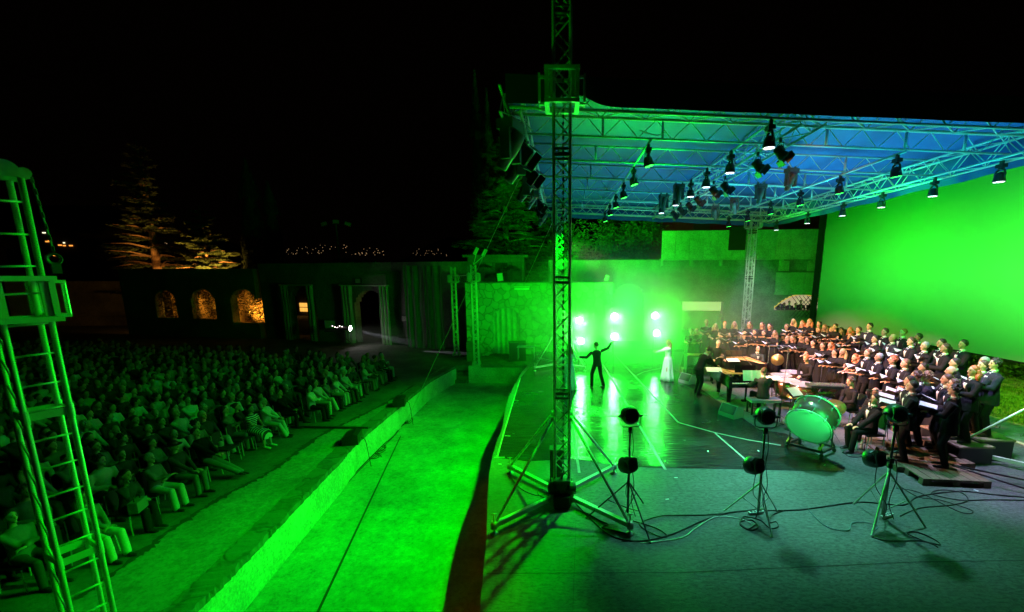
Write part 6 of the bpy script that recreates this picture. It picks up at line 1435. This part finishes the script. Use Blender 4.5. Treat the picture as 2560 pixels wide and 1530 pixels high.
# far lamp stands with burning lamps
hot=mat('burning green white lamp',(.8,1,.8),.4,emit=((.85,1,.82),90))
for k in range(3):
    a,b=FARL[2*k],FARL[2*k+1]; t=empty('lamp_stand',(a.x,a.y,0),0,('left','middle','right')[k]+' of the three blazing lamp stands at the back of the stage','lamp on stand','three blazing far lamp stands')
    mb=MB(); mb.tube((0,.12,0),(0,.12,a.z),.02,6)
    for an in(.5,2.6,4.7): mb.tube((0,.12,.6),(.45*math.cos(an),.12+.45*math.sin(an),0),.012,5)
    mb.build('stand',blackm,t)
    for q in(a,b):
        o=V((q.x-a.x,0,q.z)); mb=MB(); mb.lathe([(.02,.16),(.12,.13),(.15,.0),(.15,-.05)],o,(0,1,0),20); mb.build('lamp_head',blackp,t,True); mb=MB(); d=(V((q.x,q.y,q.z))-V((0,0,CH))).normalized(); mb.lathe([(0,-.052),(.14,-.052),(.14,-.045),(0,-.04)],o,(0,1,0),20); mb.build('lens',hot,t)
# ================================================================= cables on the floor
def cable(pts,r,lab,m=None,z=.012,grp='cables on the stage floor'):
    o=MB().path(catmull([PZ(x,y,z) for x,y in pts],7),r,5).build('cable',m or rubber,None,True); tag(o,lab,'cable',grp)
cable(((1436,1254),(1480,1300),(1530,1340),(1600,1352),(1680,1335),(1760,1300),(1830,1280),(1900,1276),(2000,1274),(2135,1256),(2200,1258),(2260,1262),(2300,1240),(2400,1228),(2480,1236),(2600,1246)),.012,'long black cable crossing the floor from the tower foot to the right edge')
cable(((1575,1300),(1640,1320),(1668,1340),(1640,1338),(1600,1310),(1650,1290),(1700,1288),(1780,1286),(1900,1272)),.010,'cable from the left near stand looping towards the middle stand')
cable(((1600,1358),(1700,1345),(1740,1320),(1790,1292),(1850,1297),(1880,1310)),.008,'pale thin cable between the left and middle near stands',alu)
cable(((2020,1272),(2045,1300),(2075,1320),(2120,1326),(2130,1308),(2160,1306),(2195,1315),(2180,1330)),.007,'thin bluish cable wandering before the right near stand',mat('blue grey cable',(.12,.18,.22),.5,bump=.05))
cable(((2178,1342),(2220,1352),(2300,1352),(2350,1362),(2330,1345),(2290,1330),(2270,1335),(2330,1360),(2345,1368)),.009,'coil of cable in front of the right near stand')
cable(((2250,1290),(2300,1270),(2380,1262),(2420,1250),(2400,1230),(2350,1225),(2330,1235),(2400,1250),(2480,1249),(2620,1252)),.009,'cable looping right of the right near stand to the picture edge')
cable(((2230,1200),(2290,1240),(2350,1250),(2430,1276),(2400,1280),(2300,1232),(2240,1220)),.007,'thin wide loop of cable beside the wooden pallet')
cable(((1860,1290),(1900,1300),(1925,1320),(1945,1316),(1940,1304),(1925,1306),(1930,1288),(1960,1276)),.008,'small coil of cable at the foot of the middle near stand')
cable(((1860,1290),(1850,1310),(1875,1325),(1895,1318),(1880,1300),(1850,1305),(1870,1322),(1890,1310)),.012,'dark coil of cable left of the middle near stand')
cable(((1275,1190),(1300,1220),(1340,1238),(1370,1232),(1350,1222),(1345,1235),(1365,1245),(1385,1240)),.008,'coil of cable left of the tall tower foot')
cable(((1440,1275),(1470,1285),(1500,1302),(1520,1310),(1505,1318),(1530,1325),(1570,1335)),.014,'knot of thick cable right of the tall tower foot')
cable(((1700,962),(1760,985),(1790,1000),(1830,1015),(1870,1030),(1960,1062)),.008,'thin cable along the front of the pianos')
cable(((1880,1035),(1900,1080),(1960,1060),(1985,1080)),.007,'thin cable beneath the near piano bench')
cable(((1790,1000),(1810,985),(1840,990),(1825,1003),(1800,995),(1840,1010)),.007,'tangle of cable under the near piano')
cable(((2110,1125),(2120,1140),(2150,1142),(2170,1130),(2150,1122),(2120,1128)),.008,'small loop of cable before the water bottles')
for k,(x,y,s) in enumerate(((1720,1330,1),(1890,1282,1),(2217,1290,1))):
    p=PZ(x,y,.02) if k else PZ(1875,1283,.02)
    if k==0: continue
    t=empty('power_strip',p,R(12*k),('pale','white')[k-1]+' power strip at the foot of the '+('middle','right')[k-1]+' near stand','power strip','power strips'); MB().box((0,0,.01),(.28,.06,.04)).build('strip_body',whitep,t)
    mb=MB()
    for j in range(4): mb.box((-.09+j*.06,0,.034),(.035,.035,.008))
    mb.build('sockets',blackp,t)
# pit side things: monitors on the wall, cable heap, long bar
def boxspk(x,y,lab,s=1.0):
    p=PZ(x,y,ZA+.035); t=empty('floor_speaker',p,R(12),lab,'speaker','two black speakers on the wall edge'); w_,d_,h=.62*s,.46*s,.36*s
    mb=MB(); pr2=[(-d_/2,0),(d_/2,0),(d_/2,h*.85),(d_*.2,h),(-d_/2,h*.72)]; n=5; mb.add([V((x_,-w_/2,z)) for x_,z in pr2]+[V((x_,w_/2,z)) for x_,z in pr2],[tuple(range(n)),tuple(range(2*n-1,n-1,-1))]+[(i,n+i,n+(i+1)%n,(i+1)%n) for i in range(n)]); mb.build('cabinet',blackp,t)
    MB().box((d_/2+.004,0,h*.4),(.012,w_*.5,h*.35)).build('connector_plate',gunm,t)
    mb=MB(); mb.path(catmull([(d_/2+.01,.05,h*.3),(d_/2+.12,.07,h*.05),(d_/2+.17,.1,-.4),(d_/2+.2,.2,-.95)],5),.010,5); mb.build('cable',rubber,t)
boxspk(1000,1012,'farther black speaker on the edge of the curved wall'); boxspk(882,1105,'nearer black speaker on the edge of the curved wall')
a=PZ(728,1066,ZA+.04); b=PZ(918,1070,ZA+.04); t=empty('black_bar',a,0,'long black bar lying on the paving between front row and wall','bar'); MB().box((b-a)/2+V((0,0,0)),((b-a).length,.09,.07),(b-a).to_track_quat('X','Z').to_matrix()).build('bar_body',gunm,t); MB().lathe([(.05,-.05),(.05,.05)],b-a,(0,1,0),12).build('end_roller',gunm,t)
def pcable(pts,r,lab): 
    o=MB().path(catmull([PZ(x,y,ZP+.015) for x,y in pts],7),r,5).build('cable',rubber,None,True); tag(o,lab,'cable','cables along the foot of the pit wall')
rng.seed(8)
pcable(((1060,1000),(1040,1025),(1020,1050),(1000,1068),(985,1090),(960,1110),(940,1130),(905,1165),(860,1210),(800,1275),(720,1365),(640,1460),(600,1510)),.022,'thick black cable hugging the foot of the curved wall')
pcable(((1050,1015),(1015,1055),(1005,1060),(990,1085),(940,1135),(880,1195),(760,1330),(690,1410),(650,1470)),.012,'thinner cable parallel to the thick one in the pit')
pcable([(940+26*math.cos(k*1.5)+rng.uniform(-4,4),1125+9*math.sin(k*1.5)-k*.8) for k in range(14)],.014,'heap of coiled cable in the middle of the pit wall foot')
pcable([(928+14*math.cos(k*1.6)+k*1.5,1140+7*math.sin(k*1.6)) for k in range(9)],.012,'second smaller coil beside the cable heap in the pit')
pcable([(1012+16*math.cos(k*1.5)+k,1050+9*math.sin(k*1.5)) for k in range(8)],.012,'loose coil of cable near the guy wire anchor')
# ================================================================= audience
rng.seed(2024)
cl={'pale':mat('pale cotton',(.50,.50,.47),.85,bump=.8,bscale=6),'white':mat('white cotton',(.72,.72,.70),.85,bump=.8,bscale=6),'mid':mat('mid grey cloth',(.16,.16,.15),.85,bump=.8,bscale=6),'dark':mat('dark cloth',(.035,.035,.036),.85,bump=.8,bscale=6),'black':blackcl}
stripe=mat('striped cotton',(.6,.6,.58),.85); n_,l_,b_=nodes_of(stripe); tc=n_.new('ShaderNodeTexCoord'); wv=n_.new('ShaderNodeTexWave'); wv.bands_direction='Z'; wv.inputs['Scale'].default_value=5.5; r_=n_.new('ShaderNodeValToRGB'); r_.color_ramp.elements[0].position=.45; r_.color_ramp.elements[1].position=.5; r_.color_ramp.elements[0].color=(.03,.03,.03,1); r_.color_ramp.elements[1].color=(.7,.7,.68,1)
l_.new(tc.outputs['Object'],wv.inputs['Vector']); l_.new(wv.outputs['Fac'],r_.inputs[0]); l_.new(r_.outputs[0],b_.inputs['Base Color'])
stripex=mat('striped skirt cotton',(.6,.6,.58),.85); n_,l_,b_=nodes_of(stripex); tc=n_.new('ShaderNodeTexCoord'); wv=n_.new('ShaderNodeTexWave'); wv.bands_direction='X'; wv.inputs['Scale'].default_value=4.5; r_=n_.new('ShaderNodeValToRGB'); r_.color_ramp.elements[0].position=.45; r_.color_ramp.elements[1].position=.5; r_.color_ramp.elements[0].color=(.03,.03,.03,1); r_.color_ramp.elements[1].color=(.7,.7,.68,1)
l_.new(tc.outputs['Object'],wv.inputs['Vector']); l_.new(wv.outputs['Fac'],r_.inputs[0]); l_.new(r_.outputs[0],b_.inputs['Base Color'])
KW=dict(kind='sit',outfit='aud',vox=.022,facef=True)
AP=[proto('a0',H=1.75,hair='short',handL=(.26,-.10,.80),handR=(.26,.10,.84),gripL=(0,-1,0),gripR=(0,1,0),lean=-8,**KW),
    proto('a1',H=1.66,female=True,hair='long',handL=(.32,.03,.64),handR=(.34,-.03,.65),gripL=(.3,-1,0),gripR=(.3,1,0),lean=-6,**KW),
    proto('a2',H=1.75,hair='bald',handL=(.42,.12,.62),handR=(.42,-.12,.62),lean=2,**KW),
    proto('a3',H=1.66,female=True,hair='bob',handL=(.30,.0,.70),handR=(.10,-.12,1.0),gripR=(.3,.5,.8),lean=4,footL=(.50,.02,.12),footR=(.40,-.10,.08),**KW),
    proto('a4',H=1.78,hair='short',handL=(.34,.05,.62),handR=(.36,-.05,.62),lean=-10,footL=(.62,.05,.22),footR=(.42,-.10,.08),**KW),
    proto('a5',H=1.68,female=True,hair='bun',handL=(.28,-.05,.76),handR=(.30,.05,.80),gripL=(.2,-1,0),gripR=(.2,1,0),lean=-5,**KW),
    proto('a6',H=1.74,hair='curly',handL=(.38,.10,.62),handR=(.30,-.06,.72),lean=6,head_yaw=14,**KW)]
A_HAT=proto('ahat',H=1.76,hair='hat',handL=(.34,.06,.62),handR=(.36,-.06,.62),lean=-4,**KW)
A_EXT=proto('aext',H=1.80,hair='short',handL=(.30,.04,.66),handR=(.32,-.04,.66),lean=-16,footL=(.88,.12,.09),footR=(.90,-.02,.14),**KW)
KS=dict(KW); KS['outfit']='audskirt'
A_SK=proto('ask',H=1.66,female=True,hair='bun',handL=(.34,.04,.68),handR=(.34,-.04,.68),gripL=(.3,-1,0),gripR=(.3,1,0),**KS)
A_WT=proto('awt',H=1.68,female=True,hair='bob',handL=(.36,.04,.66),handR=(.36,-.04,.68),lean=-4,footL=(.50,.12,.08),footR=(.56,-.06,.08),**KW)
SH={'pale':.15,'white':.10,'mid':.25,'dark':.50}
def pickc():
    r=rng.random(); a=0
    for k,v in SH.items():
        a+=v
        if r<a: return k
    return 'dark'
ORD=['front','second','third','fourth','fifth','sixth','seventh','eighth','ninth','tenth','eleventh','twelfth','thirteenth','fourteenth','fifteenth','sixteenth','seventeenth','eighteenth','nineteenth','twentieth','twenty-first','twenty-second','twenty-third','twenty-fourth','twenty-fifth','twenty-sixth','twenty-seventh','twenty-eighth']
hn=['dark','brown','dark','grey','brown','dark']; hl_={'short':'short-haired','long':'long-haired','bald':'balding','bob':'bob-haired','bun':'neat-haired','curly':'curly-haired'}
hsty=['short','long','bald','bob','short','bun','curly']
people=[]
q=PZ(345,1262,ZA+.66); t=empty('handbag',q,.3,'dark handbag on the lap of a front row spectator','handbag'); MB().box((0,0,.0),(.16,.34,.22)).build('bag_body',cl['mid'],t); MB().torus((0,0,.14),(1,0,0),.10,.012,16).build('handle',blackp,t)
x0r,y0r=-9.15,6.2
for row in range(27):
    X=x0r-.92*row; yA=max(6.2,.755*abs(X)-.8); yB=22.2+.22*(abs(X)-9.15)+ (rng.random()-.5)*.6; k=0; y=yA+rng.uniform(0,.5)
    while y<yB:
        if row==0 or rng.random()<.93: people.append((row,k,X+rng.uniform(-.10,.10)-(.0 if row else 0),y)); k+=1
        y+=.60+rng.uniform(-.03,.05)
# front-row seats follow the photograph (hip positions)
front_px=[(60,1395,'a0','mid','dark','man with crossed arms at the bottom left corner of the photo'),(232,1335,'a1','mid','pale','person in pale trousers at the near end of the front row'),(322,1270,'a3','dark','black','woman with white shoe and dark clothes holding a bag, front row'),
 (392,1222,'a5','mid','pale','woman in beige wide trousers leaning back, front row'),(450,1190,'hat','dark','mid','man in dark jacket and cap over a white shirt, front row'),(516,1150,'ext','black','mid','man with long legs stretched far out onto the paving'),
 None,None,(632,1078,'sk','stripe','stripex','woman in striped dress with white shoes, front row'),(668,1058,'wt','white','pale','woman in white jacket and pale skirt next to the striped dress'),(712,1035,'a4','black','black','man in black with crossed legs by the long black bar')]
Ystop=PZ(716,1035,ZA+.46).y+.45
people=[q for q in people if not(q[0]==0 and q[3]<Ystop)]
named={'a0':AP[0],'a1':AP[1],'a3':AP[3],'a5':AP[5],'a4':AP[4],'hat':A_HAT,'ext':A_EXT,'sk':A_SK,'wt':A_WT}
GA='spectators seated in the audience'; GC='stacking chairs of the audience'
def achair(x,y,lab):
    t=empty('chair',(x,y,ZA),rng.uniform(-.05,.05),lab,'chair',GC)
    for k,me in CHM.items():
        if k=='leg':
            for l2 in me: inst('leg',l2,t)
        else: inst(k,me,t)
    return t
prev=None
for i,fpq in enumerate(front_px):
    if fpq is None:
        continue
    x,y,key,top_,bot,lab=fpq; p=PZ(x,y,ZA+.50); pr=named[key]
    tm=stripe if top_=='stripe' else cl[top_]; bm=stripex if bot=='stripex' else cl[bot]
    person(pr,V((p.x,p.y,ZA)),R(rng.uniform(-8,8)),lab,GA,'spectator',{'top':tm,'trousers':bm,'skirt':bm},hn[i%6] if key!='hat' else 'dark'); achair(p.x-.02,p.y,'chair under the '+lab.split(',')[0])
    if key in('hat','ext'):
        pass
for k,(x,y) in enumerate(((565,1118),(600,1096))):
    p=PZ(x,y,ZA+.46); achair(p.x,p.y,('nearer','farther')[k]+' of the two empty chairs in the front row')
indiv=sorted(people,key=lambda q:q[2]**2+q[3]**2)
keep=set((q[0],q[1]) for q in indiv[:288])
crowd={}
seen=set()
nrows={}
for (row,k,X,y) in people:
    j=rng.randrange(7); c=pickc(); b=rng.choice(['dark','dark','mid','mid','black','pale','dark'] if row<3 else ['dark','mid']); h=rng.choice(hn)
    if hsty[j] in('long','bob') and rng.random()<.15: h='blond'
    rz=R(rng.gauss(0,13)); loc=V((X,y,ZA)); sc=rng.uniform(.95,1.05)
    if (row,k) in keep:
        side=k; nm=ORD[min(k,27)]
        fromn={0:'nearest seat'}.get(k,nm+' seat from the near end')
        c_='dark' if c=='dark' else ('pale' if c in('pale','white') else 'grey')
        lab=f'{hl_[hsty[j]]} spectator in {c_} top, {ORD[row]} row, {fromn}'
        o=person(AP[j],loc,rz,lab,GA,'spectator',{'top':cl[c],'trousers':cl[b]},h,sc,None,() if row<3 else ('eye','mouth'))
        if row<3: achair(X-.02,y,f'chair of the {ORD[row]} row, {fromn}')
    else: crowd.setdefault(j,[]).append((loc,rz,sc,c,h))
# the darkest far-left rows read as one mass
cb=[];mats_=[];fi=[];vv=[]
mm=[skin1,cl['dark'],cl['mid'],cl['pale'],hairs['dark'],hairs['grey']]; 
for j,L in crowd.items():
    pr=AP[j]
    for (loc,rz,sc,c,h) in L:
        Mx=Matrix.Translation(loc)@Matrix.Rotation(rz,4,'Z')@Matrix.Scale(sc,4)
        for part,me in pr['m'].items():
            if part in('eye','mouth','shoe'): continue
            mi={'person':0,'hair':5 if h=='grey' else 4,'trousers':1}.get(part,{'dark':1,'mid':2}.get(c,3))
            n0=len(vv); co=np.empty(len(me.vertices)*3); me.vertices.foreach_get('co',co); co=co.reshape(-1,3); A=np.array(Mx); w2=co@A[:3,:3].T+A[:3,3]
            vv.extend(map(tuple,w2)); cb.extend(tuple(q+n0 for q in p.vertices) for p in me.polygons); fi.extend([mi]*len(me.polygons))
if vv:
    me=bpy.data.meshes.new('crowd'); me.from_pydata(vv,[],cb); 
    for m in mm: me.materials.append(m)
    me.polygons.foreach_set('material_index',fi); me.shade_smooth(); o=bpy.data.objects.new('crowd',me); C.objects.link(o); tag(o,'dim mass of seated spectators in the far left rows','crowd',kind='stuff')
print('AUDIENCE',len(people),'crowd',sum(len(v) for v in crowd.values()),'verts',len(vv))
# ================================================================= smoke drifting round the blazing lamps
def smoke(loc,scl,dens,label,seed=0,col=(.8,.85,.8)):
    mb=MB(); mb.ell((0,0,0),(1,1,1),n=24,m=14); o=mb.build('smoke',None,None,True,loc); o.scale=scl
    m=bpy.data.materials.new('stage smoke'); m.use_nodes=True; nt=m.node_tree; n=nt.nodes; l=nt.links; n.remove(n['Principled BSDF'])
    pv=n.new('ShaderNodeVolumePrincipled'); pv.inputs['Color'].default_value=(*col,1); pv.inputs['Anisotropy'].default_value=.3
    tc=n.new('ShaderNodeTexCoord'); ln=n.new('ShaderNodeVectorMath'); ln.operation='LENGTH'; l.new(tc.outputs['Object'],ln.inputs[0])
    mr=n.new('ShaderNodeMapRange'); mr.inputs[1].default_value=1.0; mr.inputs[2].default_value=.15; mr.interpolation_type='SMOOTHSTEP'; l.new(ln.outputs['Value'],mr.inputs[0])
    nz=n.new('ShaderNodeTexNoise'); nz.inputs['Scale'].default_value=1.9; nz.inputs['Detail'].default_value=3; nz.noise_dimensions='4D'; nz.inputs['W'].default_value=seed; l.new(tc.outputs['Object'],nz.inputs['Vector'])
    nr_=n.new('ShaderNodeMapRange'); nr_.inputs[1].default_value=.32; nr_.inputs[2].default_value=.68; nr_.inputs[3].default_value=.25; nr_.inputs[4].default_value=1.0; l.new(nz.outputs['Fac'],nr_.inputs[0])
    mu=n.new('ShaderNodeMath'); mu.operation='MULTIPLY'; l.new(mr.outputs[0],mu.inputs[0]); l.new(nr_.outputs[0],mu.inputs[1]); mu2=n.new('ShaderNodeMath'); mu2.operation='MULTIPLY'; mu2.inputs[1].default_value=dens; l.new(mu.outputs[0],mu2.inputs[0]); l.new(mu2.outputs[0],pv.inputs['Density'])
    l.new(pv.outputs[0],n['Material Output'].inputs['Volume']); o.data.materials.append(m); tag(o,label,'smoke',kind='stuff'); return o
smoke((3.2,20.0,2.4),(7.6,7.0,3.9),.19,'green lit theatre smoke drifting around the blazing lamps at the back',1)

for k,(x,y) in enumerate(((1965,750),(1977,759),(1990,754),(2006,760),(2020,752),(2046,752))):
    u_,z_=pr_.u(x,y); q=pr_.pt(u_,0,-1.15); person(P_M['short'],V((q.x,q.y,z_-1.80)),R(-90),('first','second','third','fourth','fifth','sixth')[k]+' dark figure from the left standing in for choir shadows in the lit arch','stand-ins for choir shadows in the lit arch','person',None,'dark')  # figures added in place of the choir's cast shadow on the wall

for k in range(3):
    a=FARL[2*k]; smoke((a.x+.1,19.0,a.z-.35),(1.05,.85,1.1),2.6,('left','middle','right')[k]+' bright puff of smoke glowing around a blazing lamp pair',3+k)

smoke(BEAM+V((3.4,-1.0,-.55)),(4.2,1.6,1.1),.10,'thin smoke catching the beam of the follow spot',9)
